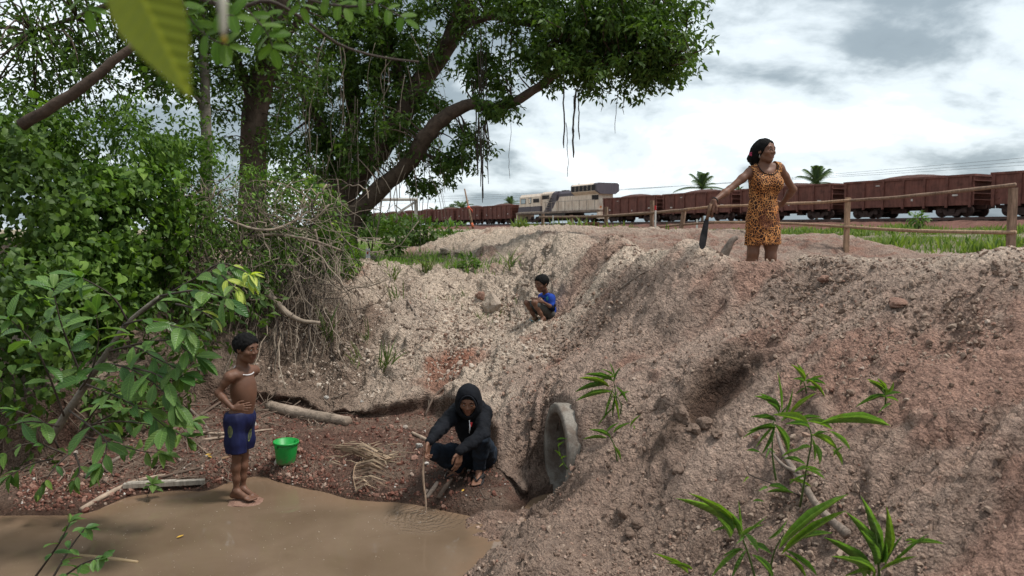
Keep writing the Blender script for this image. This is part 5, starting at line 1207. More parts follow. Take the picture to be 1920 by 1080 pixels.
def leaf_mass(name, pos, dirs, nrm, size, tpl, mat, parent=None, rnd=None, width=1.0):
    V, F = tpl; n = len(pos); B = basis(dirs, nrm); T = V * np.array([width, 1, 1])
    W = np.einsum('nij,kj->nki', B, T) * np.asarray(size)[:, None, None] + pos[:, None, :]
    FF = (F[None] + (np.arange(n) * len(V))[:, None, None]).reshape(-1, F.shape[1])
    me = np_mesh(name, W.reshape(-1, 3), FF); r = rng.rand(n) if rnd is None else rnd; set_attr(me, 'rnd', np.repeat(r, len(V)))
    return link(name, me, mat, parent)
def leaf_objects(pos, dirs, nrm, size, meshes, parent, name='leaf'):
    B = basis(np.asarray(dirs, float), np.asarray(nrm, float)); inv = parent_matrix(parent).inverted()
    for i in range(len(pos)):
        o = bpy.data.objects.new(name, meshes[i % len(meshes)]); COL.objects.link(o); o.parent = parent
        M = Matrix.Identity(4)
        for a in range(3):
            for b in range(3): M[a][b] = B[i][a][b] * size[i]
            M[a][3] = pos[i][a]
        o.matrix_basis = inv @ M
def tpl_mesh(name, tpl, mat):
    me = np_mesh(name, tpl[0], tpl[1]); me.materials.append(mat); return me
def unit(n): v = rng.normal(size=(n, 3)); return v / np.linalg.norm(v, axis=1, keepdims=True)
# ------------------------------------------------------------ palms on the horizon
M_FROND = leaf_material('palm_frond', (.05, .085, .035), (.10, .15, .075), .3); M_TRUNK = surf('palm_trunk', (.14, .11, .085), .9)
def palm(px, py, Y, rad, label, seed):
    rr_ = random.Random(seed); c = at(px, py, Y); root = empty('palm_tree', (c.x, c.y, 1.2), label, 'palm tree', 'palm trees on the horizon')
    m = MB(); m.tube([Vector((c.x + .3, c.y, 1.0)), Vector((c.x + .1, c.y, c.z * .6)), c], [.24, .2, .17], 8); m.build('trunk', M_TRUNK, root)
    for k in range(15):
        az = 2 * math.pi * k / 15 * 1.0 + rr_.uniform(-.2, .2); el = rr_.choice((.35, .75, 1.05, 1.35)) + rr_.uniform(-.1, .1); L = rad * rr_.uniform(.9, 1.15)
        d = Vector((math.cos(az) * math.cos(el), math.sin(az) * math.cos(el), math.sin(el))); pts = [c + d * L * t + Vector((0, 0, -1)) * L * .42 * t * t for t in np.linspace(0, 1, 9)]
        m = MB(); m.tube(pts, [.05 * rad / 2.4] * 8 + [.01], 4)
        for i in range(1, 9):
            tg = (pts[i] - pts[i - 1]).normalized(); sd = tg.cross(Vector((0, 0, 1))).normalized()
            for q in (0, .33, .66):
                b = pts[i - 1] * (1 - q) + pts[i] * q
                for sg in (-1, 1):
                    ll = L * .24 * (1 - abs(i / 8 - .45)) ; tip = b + (sd * sg * .8 + tg * .55 - Vector((0, 0, .45))).normalized() * ll; w_ = tg * L * .017
                    m.add([b - w_, b + w_, tip], [(0, 1, 2)])
        me = m.mesh('frond'); set_attr(me, 'rnd', np.full(len(me.vertices), rr_.random())); link('frond', me, M_FROND, root)
palm(1316, 353, 108, 3.9, 'palm tree behind the second wagon, left of the woman', 1); palm(1531, 344, 104, 4.1, 'palm tree behind the wagons, right of the woman', 2)
palm(957, 383, 150, 2.6, 'palm tree just left of the locomotive cab', 3); palm(866, 390, 150, 3.0, 'palm tree behind the leaning taped pole', 4); palm(848, 394, 158, 2.4, 'lower palm tree left of the taped pole', 5); palm(815, 398, 160, 2.4, 'small palm tree above the far wagons by the post frame', 6)
palm(1385, 358, 135, 1.6, 'tip of a palm just left of the woman behind a wagon', 7)
# ================================================================== TREES, THICKET, SHRUBS, GRASS
def bark(name, col, s=1.0):
    t = NT(name); v = t.coord(); g = t.noise(v, 7 * s, 6, .7, .6); n = t.noise(v, 1.7, 4, .6)
    c = t.ramp(g, [(.3, tuple(x * .5 for x in col)), (.65, tuple(x * 1.35 for x in col))]); c = t.mix(.5, c, t.ramp(n, [(.35, (.6, .6, .58)), (.65, (1.2, 1.2, 1.2))]), 'MULTIPLY')
    t.principled(c, .9, t.bump(g, .7, .03), .15); return t.m
M_BARK = bark('brown_bark', (.085, .062, .048)); M_BARKG = bark('grey_bark', (.17, .15, .125)); M_VINE = surf('dry_vine', (.27, .215, .165), .85, .35, 9); M_VINED = surf('dark_vine', (.055, .042, .034), .85, .3, 9)
M_LEAFD = leaf_material('dark_tree_leaf', (.032, .066, .016), (.095, .155, .034), .32, .5, spec=.2); M_LEAFM = leaf_material('mid_green_leaf', (.035, .08, .015), (.12, .20, .036), .32, .5, spec=.2)
M_LEAFL = leaf_material('bright_green_leaf', (.060, .115, .022), (.125, .20, .038), .35, .5)
def limb(name, pts, mat, parent, n=None, seg=14, wob=.17):
    """pts of (px,py,Y,r)"""
    P4 = [tuple(at(p[0], p[1], p[2])) + (p[3],) for p in pts]; S_ = spline(P4, n or len(pts) * 4)
    for i in range(1, len(S_) - 1): S_[i, :3] += (np.array([random.random() - .5 for _ in range(3)])) * S_[i, 3] * .25
    m = MB(); m.tube([Vector(q[:3]) for q in S_], [max(q[3], .003) for q in S_], seg, wob=wob); m.build(name, mat, parent); return S_
def blob_clusters(blobs, sc=1.0):
    C = []; bid = []
    for i, b in enumerate(blobs):
        px, py, rx, ry, Y, n = b[:6]; dp = b[6] if len(b) > 6 else .9
        n = int(n * sc); u = rng.normal(size=(n, 3)) * .55; u = np.where(np.abs(u) > 1.5, u * .6, u); c = at(px, py, Y); k = Y / FPX
        C.append(np.array(c) + u * np.array([rx * k, dp, ry * k])); bid += [i] * n
    return np.concatenate(C), np.array(bid)
def leaves_at(C, per, spread, size, up=.6, droop=.35):
    n = len(C) * per; c = np.repeat(C, per, 0); d = unit(n); d[:, 2] = d[:, 2] * .6 - droop; pos = c + unit(n) * spread * (rng.rand(n, 1) ** .6)
    nr = unit(n) * .8; nr[:, 2] = np.abs(nr[:, 2]) + up; return pos, d, nr, size * (.65 + .7 * rng.rand(n))
def twigs(name, C, anchors, mat, parent, frac=.5, r=.012, kind=None):
    m = MB(); A = np.array(anchors)
    for c in C[rng.rand(len(C)) < frac]:
        j = np.argmin(((A[:, :3] - c) ** 2).sum(1)); a = A[j, :3]; mid = (a + c) / 2 + rng.normal(size=3) * .12 * np.linalg.norm(c - a); mid[2] += .08 * np.linalg.norm(c - a)
        P_ = spline([a, mid, c], 6); m.tube([Vector(p) for p in P_], [r * 1.6, r * 1.4, r * 1.2, r, r * .8, r * .5], 5)
    o = m.build(name, mat, parent)
    if kind: o['kind'] = kind
    return o
# ------------------------------------------------------------ the great spreading tree
T0 = at(640, 470, 14); tree = empty('spreading_tree', (T0.x, T0.y, gz(T0.x, T0.y)), 'huge old tree with thick leaning limbs spreading over the left and centre of the place', 'tree')
g0 = T0.z; tr_ = []
tr_.append(limb('trunk', [(622, 520, 14, .58), (624, 470, 14, .50), (626, 430, 14, .42), (628, 405, 14.1, .34)], M_BARK, tree))
tr_.append(limb('limb', [(636, 445, 13.9, .238), (672, 397, 13.9, .183), (722, 346, 13.8, .162), (768, 304, 13.6, .149), (798, 258, 13.4, .153), (832, 220, 13.3, .128), (885, 195, 13.2, .102), (925, 205, 13, .093), (965, 190, 13, .085), (1010, 163, 13, .076), (1062, 126, 12.8, .068), (1130, 118, 12.6, .051), (1210, 105, 12.5, .030), (1260, 110, 12.4, .017)], M_BARK, tree))
tr_.append(limb('limb', [(622, 430, 14.2, .306), (648, 366, 14.3, .230), (698, 298, 14.4, .212), (748, 226, 14.4, .204), (792, 150, 14.5, .196), (842, 78, 14.5, .170), (872, 0, 14.5, .153), (905, -120, 14.4, .102), (930, -250, 14.2, .051)], M_BARK, tree))
tr_.append(limb('limb', [(612, 425, 14.5, .238), (636, 330, 14.7, .170), (662, 230, 14.8, .145), (655, 120, 14.9, .145), (640, 0, 15, .111), (650, -160, 15, .060)], M_BARK, tree))
tr_.append(limb('branch', [(835, 85, 14.4, .102), (880, 45, 14, .068), (930, 32, 13.7, .064), (985, 45, 13.4, .051), (1050, 48, 13.1, .043), (1120, 25, 12.9, .025)], M_BARK, tree))
tr_.append(limb('branch', [(770, 200, 14.4, .102), (745, 130, 14.6, .076), (720, 60, 14.7, .068), (690, -30, 14.8, .043)], M_BARK, tree)); tr_.append(limb('branch', [(905, -110, 14.3, .085), (1000, -120, 13.6, .068), (1120, -90, 13, .043), (1220, -30, 12.7, .025)], M_BARK, tree))
tr_.append(limb('branch', [(1062, 126, 12.8, .025), (1062, 100, 12.7, .021), (1040, 88, 12.7, .009)], M_BARK, tree)); tr_.append(limb('branch', [(648, 300, 14.7, .102), (600, 230, 14.6, .076), (560, 160, 14.5, .051), (530, 60, 14.5, .025)], M_BARK, tree))
ANCH = np.concatenate(tr_)
big = [(1150, 62, 110, 62, 12.6, 200), (1070, 60, 95, 70, 12.9, 190), (1222, 95, 62, 60, 12.4, 105), (1195, 25, 95, 55, 12.8, 145), (970, 15, 85, 42, 13.4, 90), (860, 10, 90, 42, 14.2, 90), (725, 50, 115, 90, 14.5, 230), (620, 90, 115, 125, 14.8, 230), (560, 215, 100, 100, 14.8, 150), (650, 255, 80, 70, 14.5, 100), (725, 170, 75, 80, 14.5, 150), (770, 110, 45, 65, 14.6, 60),
       (765, 262, 50, 45, 14, 60), (845, 300, 42, 40, 13.6, 46, .5), (880, 255, 30, 30, 13.5, 26, .4), (800, 345, 40, 22, 13.8, 22, .4), (935, 203, 42, 18, 13, 34, .35), (905, 115, 40, 42, 13.5, 54, .5), (935, 150, 26, 20, 13.3, 18, .4), (590, 330, 75, 55, 14.5, 90), (690, 290, 45, 35, 14.0, 30), (1120, 135, 85, 35, 12.6, 90), (1225, 140, 45, 28, 12.4, 34), (1268, 108, 26, 32, 12.3, 24), (1020, 110, 40, 45, 12.9, 40), (815, 195, 30, 40, 14, 26),
       (650, 410, 60, 30, 14.1, 40, .5), (700, -140, 330, 110, 14.8, 330, 2.2), (1080, -130, 230, 100, 13.2, 260, 1.8), (450, -120, 260, 110, 14.5, 220, 2.0)]
C, bid = blob_clusters(big, .66)
p_, d_, n_, s_ = leaves_at(C, 30, .19, .115); o = leaf_mass('crown', p_, d_, n_, s_, LF4, M_LEAFD, tree, width=1.05)
twigs('twigs', C, ANCH, M_BARK, tree, .38, .011, 'stuff')
# aerial roots hanging from the limbs
for px, y0, y1, r, Y in ((896, 90, 330, .016, 13.1), (901, 60, 350, .013, 13.05), (906, 80, 380, .012, 13.15), (893, 140, 300, .013, 13.2), (911, 40, 345, .009, 13.1), (899, 190, 372, .011, 12.95), (915, 200, 290, .01, 13), (958, 60, 178, .016, 13.2), (957, 205, 335, .004, 13), (1058, 150, 278, .013, 12.75), (1080, 170, 296, .016, 12.7), (1082, 160, 262, .01, 12.8), (1062, 230, 332, .006, 12.75), (1076, 180, 252, .008, 12.7), (1153, 140, 250, .005, 12.6), (870, 230, 325, .008, 13.3), (940, 40, 120, .008, 13.4), (948, 90, 132, .006, 13.3),
                         (745, 280, 420, .009, 13.7), (700, 300, 430, .009, 13.9), (820, 230, 330, .008, 13.4), (665, 180, 420, .01, 14.2), (640, 160, 400, .009, 14.2), (720, 200, 330, .009, 14.2), (1170, 150, 215, .005, 12.6), (1130, 150, 210, .005, 12.6)):
    pts = []; x = px; k = 12
    for i in range(k + 1):
        x += random.uniform(-1, 1) * 1.6; pts.append(at(x, y0 + (y1 - y0) * i / k, Y))
    m = MB(); m.tube(pts, [r] * k + [r * .5], 6); m.build('aerial_root', M_VINED if px > 850 else M_VINE, tree)
fv = MB()
for k in range(90):
    x, y0 = rng.uniform(545, 830), rng.uniform(60, 330); y1_ = y0 + rng.uniform(50, 190); Y = rng.uniform(13.3, 14.4); xx = x + rng.normal() * 18; fv.tube(spline([list(at(x, y0, Y)), list(at((x + xx) / 2 + rng.normal() * 9, (y0 + y1_) / 2, Y)), list(at(xx, y1_, Y))], 7), [rng.choice([.004, .006, .009])] * 7, 4)
o = fv.build('fine_hanging_vines', M_VINE, tree); o['kind'] = 'stuff'
# ------------------------------------------------------------ second tree and thin trunk behind the thicket
t2 = empty('leaning_tree', at(478, 520, 11), 'dark tree with a forked trunk rising out of the thicket at the left', 'tree')
a2 = [limb('trunk', [(470, 500, 11, .24), (474, 380, 11, .21), (472, 280, 11, .19), (484, 190, 11, .18), (503, 100, 11, .17), (525, 10, 11, .14), (545, -90, 11, .10), (560, -220, 11, .05)], M_BARK, t2), limb('branch', [(480, 200, 11, .10), (455, 140, 10.9, .07), (430, 80, 10.8, .05), (400, -20, 10.6, .03)], M_BARK, t2),
      limb('branch', [(505, 95, 11, .08), (560, 40, 11, .05), (600, -30, 11, .03)], M_BARK, t2), limb('branch', [(530, -10, 11, .1), (440, -60, 10.2, .07), (330, -60, 9.6, .05), (200, 10, 9.0, .03), (60, 60, 8.6, .02)], M_BARK, t2)]
b2 = [(300, 20, 150, 70, 9.4, 150), (430, 60, 105, 85, 10.6, 150), (525, 60, 95, 95, 11, 130), (225, 110, 95, 60, 9.2, 70), (330, 120, 90, 65, 10, 90), (440, 180, 70, 60, 10.9, 60), (540, 150, 60, 70, 11, 50), (60, 60, 120, 90, 8.6, 110), (500, 260, 60, 40, 11, 36), (190, 190, 60, 40, 9, 26), (270, -120, 330, 100, 9.6, 210, 1.6), (-10, 190, 80, 90, 8.6, 60), (100, 150, 80, 50, 8.8, 34)]
C, bid = blob_clusters(b2, .66); p_, d_, n_, s_ = leaves_at(C, 26, .20, .082); leaf_mass('crown', p_, d_, n_, s_, LF4, M_LEAFD, t2, width=1.1); twigs('twigs', C, np.concatenate(a2), M_BARK, t2, .35, .008, 'stuff')
t3 = empty('thin_tree', at(385, 520, 10), 'thin straight grey trunk standing between the dark trees', 'tree')
a3 = [limb('trunk', [(388, 480, 10, .085), (387, 300, 10, .075), (385, 200, 10, .07), (382, 90, 10, .06), (378, -60, 10, .05)], M_BARKG, t3), limb('branch', [(385, 200, 10, .03), (365, 180, 9.9, .02), (345, 150, 9.8, .012)], M_BARKG, t3)]
C, _ = blob_clusters([(370, -30, 90, 50, 10, 60), (352, 160, 40, 30, 9.8, 14)]); p_, d_, n_, s_ = leaves_at(C, 14, .25, .11); leaf_mass('crown', p_, d_, n_, s_, leaf_tpl(OVATE, .25, .3, 4), M_LEAFM, t3)
t4 = empty('slanting_bough', at(100, 210, 6.2), 'bare dark bough slanting up across the top left corner', 'branch'); limb('wood', [(40, 235, 6.2, .05), (150, 166, 6.2, .043), (215, 112, 6.25, .036), (258, 82, 6.3, .03), (285, 58, 6.3, .02)], M_BARK, t4); limb('twig', [(245, 92, 6.3, .03), (250, 60, 6.3, .022), (258, 20, 6.3, .012)], M_BARKG, t4)

# ------------------------------------------------------------ vine covered thicket on the left bank
def shell_points(ells, n, inner=.72, front=True):
    P_, N_ = [], []; w = np.array([e[2] * e[3] for e in ells], float); w /= w.sum()
    for e, k in zip(ells, (w * n).astype(int)):
        px, py, rx, ry, Y, dp = e; c = np.array(at(px, py, Y)); q = Y / FPX; u = unit(k * 2)
        if front: u = u[(u[:, 1] < .25)]
        u = u[:k]; r = inner + (1.08 - inner) * rng.rand(len(u), 1) ** .6
        P_.append(c + u * r * np.array([rx * q, dp, ry * q])); nn = u / np.array([rx * q, dp, ry * q]); N_.append(nn / np.linalg.norm(nn, axis=1, keepdims=True))
    return np.concatenate(P_), np.concatenate(N_)
def shrub(name, label, cat, base, ells, n_big, n_mass, size_big, size_mass, tpl_big, tpl_mass, mats_big, mat_mass, core_mat=None, group=None, droop=.5, wb=1.0):
    root = empty(name, base, label, cat, group)
    if n_mass:
        P_, N_ = shell_points(ells, int(n_mass * 1.5), .30, False); kp = (vnoise(P_[:, 0] * 2.3, P_[:, 1] * 2.3, P_[:, 2] * 2.3, 401) + .6 * vnoise(P_[:, 0] * 5, P_[:, 1] * 5, P_[:, 2] * 5, 402)) > -.12; P_, N_ = P_[kp], N_[kp]; n = len(P_); d = N_ * .5 + unit(n) * .8; d[:, 2] -= droop; nr = N_ * .7 + unit(n) * .9; nr[:, 2] += .4
        o = leaf_mass('foliage', P_, d, nr, size_mass * (.45 + 1.0 * rng.rand(n)), tpl_mass, mat_mass, root); o['kind'] = 'stuff'
    if n_big:
        P_, N_ = shell_points(ells, int(n_big * 4.5), .90); kp = (vnoise(P_[:, 0] * 2.3, P_[:, 1] * 2.3, P_[:, 2] * 2.3, 401) + .6 * vnoise(P_[:, 0] * 5, P_[:, 1] * 5, P_[:, 2] * 5, 402)) > .22; P_, N_ = P_[kp], N_[kp]; sel = rng.permutation(len(P_))[:min(n_big, 300)]; P_, N_ = P_[sel], N_[sel]; n = len(P_); cd = np.stack([vnoise(P_[:, 0] * 3.1, P_[:, 1] * 3.1, P_[:, 2] * 3.1, 410 + q) for q in range(3)], 1); d = N_ * .35 + unit(n) * .45 + cd * .8; d[:, 2] -= droop * 1.3; nr = N_ * 1.3 + unit(n) * .45; nr[:, 2] += .5
        V, F = tpl_big; ms = [tpl_mesh('leaf', (V * np.array([wb * k, 1, 1]), F), mt) for k in (.9, 1.1) for mt in mats_big]; rng.shuffle(ms)
        leaf_objects(P_, d, nr, size_big * (.5 + .85 * rng.rand(n)), ms, root)
    return root
OL = lambda nm, a, b, **k: leaf_material(nm, a, b, use_obj=True, **k)
M_OHEART = OL('heart_leaf', (.065, .14, .02), (.17, .28, .045), spec=.2, rough=.5); M_OHEART2 = OL('heart_leaf_pale', (.11, .19, .03), (.19, .29, .055), spec=.2); M_OSM = OL('small_leaf', (.05, .11, .02), (.14, .225, .04), spec=.2, rough=.5); M_OYEL = OL('yellow_green_leaf', (.14, .22, .03), (.26, .34, .05), spec=.2)
HRT = leaf_tpl(HEART, .25, .35, 6); OVT = leaf_tpl(OVATE, .25, .3, 5); LNC = leaf_tpl(LANCE, .3, .35, 5); OBV = leaf_tpl(OBOV, .3, .35, 5); OV3 = LF4
B = lambda px, py, Y: (lambda p: (p.x, p.y, gz(p.x, p.y)))(at(px, py, Y))
shrub('vine_thicket', 'tall mound of heart leaved climbing vines at the left', 'bush', B(230, 560, 7.6), [(215, 440, 115, 120, 7.6, .9), (185, 520, 95, 120, 7.2, .8), (290, 370, 75, 65, 8.0, .8)], 300, 12000, .092, .062, HRT, leaf_tpl(HEART, .25, .3, 3), [M_OHEART, M_OHEART2, M_OHEART], M_LEAFM)
shrub('vine_thicket', 'mass of creepers filling the far left side beyond the broad leaved shrub', 'bush', B(40, 600, 6.8), [(60, 410, 140, 180, 7.0, 1.0), (20, 620, 140, 190, 6.2, .8), (90, 270, 100, 80, 7.4, .8)], 280, 11000, .092, .064, HRT, leaf_tpl(HEART, .25, .3, 3), [M_OHEART, M_OSM], M_LEAFD)
shrub('leafy_bush', 'leafy bush with drooping pale green sprays rising above the vine mound', 'bush', B(300, 420, 8.6), [(300, 240, 80, 62, 8.5, .8), (240, 270, 100, 55, 8.2, .8), (180, 255, 70, 55, 8.0, .8), (350, 290, 50, 50, 8.6, .7)], 280, 5200, .11, .07, LNC, LF4, [M_OHEART, M_OSM], M_LEAFM)
shrub('tangled_thicket', 'dense thicket of small leaves and dry vines under the forked tree', 'bush', B(440, 520, 9.2), [(440, 410, 120, 100, 9.0, 1.0), (520, 385, 80, 75, 9.4, 1.0), (360, 450, 95, 100, 8.6, .9), (470, 480, 100, 75, 8.8, .8)], 300, 13000, .062, .052, OVT, OV3, [M_OSM, M_OHEART, M_OSM], M_LEAFM)
shrub('tangled_thicket', 'right end of the thicket with yellow green sprays beside the big trunk', 'bush', B(590, 500, 9.8), [(575, 420, 70, 85, 9.8, .8), (600, 470, 50, 70, 9.8, .7), (625, 500, 40, 50, 10, .6)], 240, 3000, .08, .08, OVT, OV3, [M_OSM, M_OYEL], M_LEAFM)
shrub('green_bush', 'bright green bush at the edge of the bank beside the hanging roots', 'bush', B(640, 505, 10.3), [(640, 490, 38, 30, 10.2, .4), (612, 465, 30, 30, 10.2, .4)], 90, 700, .08, .07, OVT, OV3, [M_OYEL, M_OHEART2], M_LEAFL)
# dark undergrowth that closes the view below the thicket
shrub('undergrowth', 'shaded undergrowth on the slope below the vine mound', 'bush', B(300, 640, 7.6), [(300, 590, 190, 100, 7.6, .6), (200, 720, 150, 110, 6.9, .6), (60, 780, 170, 120, 6.4, .6), (430, 560, 90, 60, 8.3, .5)], 0, 4200, .1, .10, OVT, OV3, [M_OSM], M_LEAFD)
# dry vines over the thicket; the longest are single pieces
def vine_path(p0, p1, sag, n=10, jit=.05):
    P0, P1 = Vector(p0), Vector(p1); L = (P1 - P0).length; off = Vector(rng.normal(size=3)) * .12 * L; out = []
    for i in range(n + 1):
        t = i / n; out.append(P0.lerp(P1, t) + off * (4 * t * (1 - t)) * .8 + Vector((0, 0, -sag * 4 * t * (1 - t))) + Vector(rng.normal(size=3)) * jit)
    return out
vt = empty('dry_vine_tangle', B(520, 600, 8.6), 'tangle of bare tan vines and roots hanging over the bank under the thicket', 'vines')
stuffv = MB(); stuffd = MB()
for k in range(620):
    u = rng.rand()
    if k % 5 < 3:      # arching over the face of the thicket
        x0, y0 = rng.uniform(300, 640), rng.uniform(330, 530); x1, y1 = x0 + rng.normal() * 90, y0 + rng.uniform(-30, 150); Y0 = 8.35 + .9 * (x0 - 300) / 340 - .1; Y1 = Y0 - .1
        P_ = vine_path(at(x0, y0, Y0 - rng.uniform(0, .3)), at(x1, y1, Y1 - rng.uniform(.0, .3)), rng.uniform(-.05, .3), 9, .02)
    else:          # roots hanging down the bank
        if rng.rand() < .42: continue
        x0, y0 = rng.uniform(470, 655), rng.uniform(440, 560); x1, y1 = x0 + rng.normal() * 28, y0 + rng.uniform(80, 210); Y0 = 8.75 + .9 * (x0 - 470) / 185
        A_ = at(x0, y0, Y0); e = hit(x1, min(y1, 735)); P_ = vine_path(A_, e + Vector((0, -.06, .03)), -.02, 9, .02)
    r = rng.choice([.0028, .004, .006, .010], p=[.45, .32, .17, .06])
    if k < 190 and k % 3 == 0:
        m = MB(); m.tube(P_, [r * 1.2] * 10, 5); m.build('vine', M_VINE, vt)
    else: (stuffv if k % 5 in (0, 1, 3) else stuffd).tube(P_, [r] * 10, 4)
o = stuffv.build('fine_vines', M_VINE, vt); o['kind'] = 'stuff'; o = stuffd.build('fine_dark_vines', M_VINED, vt); o['kind'] = 'stuff'
for pts in ([(455, 445, 8.5, .02), (520, 440, 8.6, .018), (590, 452, 8.8, .016), (640, 470, 9.0, .012)], [(500, 545, 8.5, .045), (530, 580, 8.4, .04), (560, 600, 8.4, .028), (600, 605, 8.4, .02)], [(420, 410, 8.3, .016), (480, 430, 8.3, .016), (530, 425, 8.5, .014), (580, 395, 8.8, .01)], [(590, 430, 9, .018), (600, 470, 9, .018), (615, 520, 9, .014), (640, 545, 9, .01)]):
    limb('thick_vine', pts, M_VINE, vt, 14, 7)

# ------------------------------------------------------------ broad leaved shrub in front
M_OBR = OL('broad_leaf', (.04, .105, .026), (.115, .21, .048), trans=.30, rough=.38, spec=.3); M_OBR2 = OL('broad_leaf_light', (.075, .145, .035), (.13, .21, .05), rough=.35); M_OYT = OL('young_yellow_leaf', (.34, .42, .07), (.52, .56, .14), trans=.4)
broad_me = [tpl_mesh('leaf', (OBV[0] * np.array([k, 1, 1]), OBV[1]), mt) for k in (.8, 1.0) for mt in (M_OBR, M_OBR, M_OBR2)] + [tpl_mesh('leaf', (LNC[0] * np.array([1.15, 1, 1]), LNC[1]), M_OBR)]
young_me = [tpl_mesh('leaf', LNC, M_OYT), tpl_mesh('leaf', LNC, M_OBR2)]
def spray_plant(root, stems, size, meshes, step=.075, tip_meshes=None, start=.25, maxn=300, count=[0], stem_r=.006, mat=None, droop=.35, end_rosette=5):
    for st in stems:
        P4 = np.array([list(at(*p[:3])) for p in st]); L = np.linalg.norm(np.diff(P4, axis=0), axis=1).sum(); n = max(6, int(L / .05)); S_ = spline(P4, n)
        m = MB(); m.tube([Vector(q) for q in S_], [stem_r * (1.3 - .9 * i / n) for i in range(n)], 6); m.build('stem', mat or M_VINED, root)
        pos, dr, nr, sz = [], [], [], []; acc = 0; side = 1
        for i in range(1, n):
            acc += np.linalg.norm(S_[i] - S_[i - 1]); tg = S_[i] - S_[i - 1]; tg /= np.linalg.norm(tg)
            if i / n < start or acc < step: continue
            acc = 0; side = -side; sd = np.cross(tg, (0, 0, 1)); sd /= max(np.linalg.norm(sd), 1e-6)
            for s2 in (side, -side):
                pos.append(S_[i]); d = tg * .55 + sd * s2 * .75 + rng.normal(size=3) * .3; d[2] -= droop * rng.rand(); dr.append(d); q = np.array((0, -.35, 1.)) + rng.normal(size=3) * .35; nr.append(q); sz.append(size * (.7 + .5 * rng.rand()))
        tg = S_[-1] - S_[-2]; tg /= np.linalg.norm(tg)
        for k in range(end_rosette):
            d = tg * .8 + rng.normal(size=3) * .45; d[2] -= droop * .6; pos.append(S_[-1]); dr.append(d); nr.append(np.array((0, -.4, 1.)) + rng.normal(size=3) * .4); sz.append(size * (.6 + .45 * rng.rand()))
        k = len(pos); ne = end_rosette + 4 if tip_meshes else 0
        if k - ne > 0: leaf_objects(pos[:k - ne], dr[:k - ne], nr[:k - ne], sz[:k - ne], [meshes[rng.randint(len(meshes))] for _ in range(k - ne)], root)
        if ne: leaf_objects(pos[k - ne:], dr[k - ne:], nr[k - ne:], sz[k - ne:], [tip_meshes[rng.randint(len(tip_meshes))] for _ in range(ne)], root)
bs = empty('broadleaf_shrub', B(120, 800, 4.9), 'glossy broad leaved shrub reaching out over the pool beside the boy, yellow tipped', 'shrub')
limb('main_stem', [(90, 830, 4.9, .03), (155, 730, 4.85, .024), (195, 670, 4.8, .02), (240, 605, 4.8, .015), (300, 555, 4.8, .01)], M_BARKG, bs, 20, 8)
stems = [[(240, 605, 4.8), (310, 555, 4.8), (370, 520, 4.75), (430, 500, 4.7)], [(300, 555, 4.8), (360, 545, 4.6), (395, 550, 4.5), (425, 560, 4.45)], [(200, 660, 4.8), (280, 640, 4.65), (330, 640, 4.55), (345, 655, 4.5), (368, 668, 4.5)], [(230, 610, 4.8), (270, 600, 4.6), (320, 610, 4.5), (350, 618, 4.45)],
         [(190, 680, 4.8), (240, 690, 4.6), (290, 720, 4.5), (330, 760, 4.4)], [(160, 720, 4.8), (210, 740, 4.6), (270, 770, 4.45), (310, 800, 4.4)], [(150, 730, 4.8), (170, 700, 4.6), (185, 640, 4.5), (180, 590, 4.4)], [(240, 605, 4.8), (215, 560, 4.7), (180, 535, 4.6), (150, 520, 4.5)], [(130, 770, 4.8), (170, 800, 4.6), (200, 830, 4.5), (190, 870, 4.4)],
         [(120, 780, 4.8), (90, 700, 4.6), (60, 640, 4.5), (20, 600, 4.4)], [(110, 800, 4.8), (60, 790, 4.6), (10, 800, 4.5)], [(200, 660, 4.8), (250, 650, 4.7), (290, 670, 4.6), (330, 690, 4.55)], [(160, 720, 4.8), (130, 650, 4.7), (110, 590, 4.6), (100, 540, 4.6)], [(250, 690, 4.6), (290, 700, 4.5), (320, 715, 4.5), (345, 702, 4.5)]]
spray_plant(bs, stems, .17, broad_me, .08)
spray_plant(bs, [[(370, 520, 4.75), (410, 495, 4.7), (440, 500, 4.65), (470, 515, 4.6)], [(400, 505, 4.7), (420, 520, 4.6), (445, 545, 4.55)]], .13, broad_me, .06, young_me, end_rosette=9); spray_plant(bs, [[(330, 570, 4.6), (370, 580, 4.5), (400, 598, 4.45)]], .12, broad_me, .07, young_me, end_rosette=4)
ls_ = empty('drooping_shrub', B(170, 880, 5.2), 'lower shrub with thin drooping leaves above the sticks at the left edge of the pool', 'shrub')
spray_plant(ls_, [[(150, 800, 5.2), (220, 790, 5.1), (300, 800, 5.0), (350, 820, 4.95)], [(150, 810, 5.2), (230, 770, 5.1), (310, 770, 5.0), (360, 790, 4.95)], [(160, 820, 5.2), (210, 830, 5.1), (260, 845, 5.0), (300, 850, 4.95)], [(140, 830, 5.2), (170, 780, 5.1), (210, 740, 5.0), (270, 720, 5.0)], [(120, 850, 5.2), (60, 830, 5.1), (10, 850, 5.0)], [(100, 860, 5.2), (60, 870, 5.1), (20, 890, 5.0)], [(130, 850, 5.2), (100, 880, 5.1), (80, 910, 5.05)], [(110, 840, 5.2), (80, 790, 5.1), (30, 770, 5.0)], [(140, 850, 5.2), (150, 880, 5.1), (140, 900, 5.05)]], .125, [tpl_mesh('leaf', LNC, M_OBR), tpl_mesh('leaf', LNC, M_OSM), tpl_mesh('leaf', OBV, M_OBR2)], .075)
cs = empty('corner_plant', atz(120, 1010, 0), 'small round leaved plant leaning into the lower left corner of the pool', 'plant')
spray_plant(cs, [[(90, 1100, 3.9), (130, 1030, 3.95), (160, 990, 4.0)], [(80, 1110, 3.9), (150, 1060, 3.8), (190, 1045, 3.75)], [(60, 1090, 3.9), (110, 1020, 3.8), (130, 980, 3.8)]], .085, [tpl_mesh('leaf', OVT, M_OBR), tpl_mesh('leaf', OBV, M_OBR)], .06)
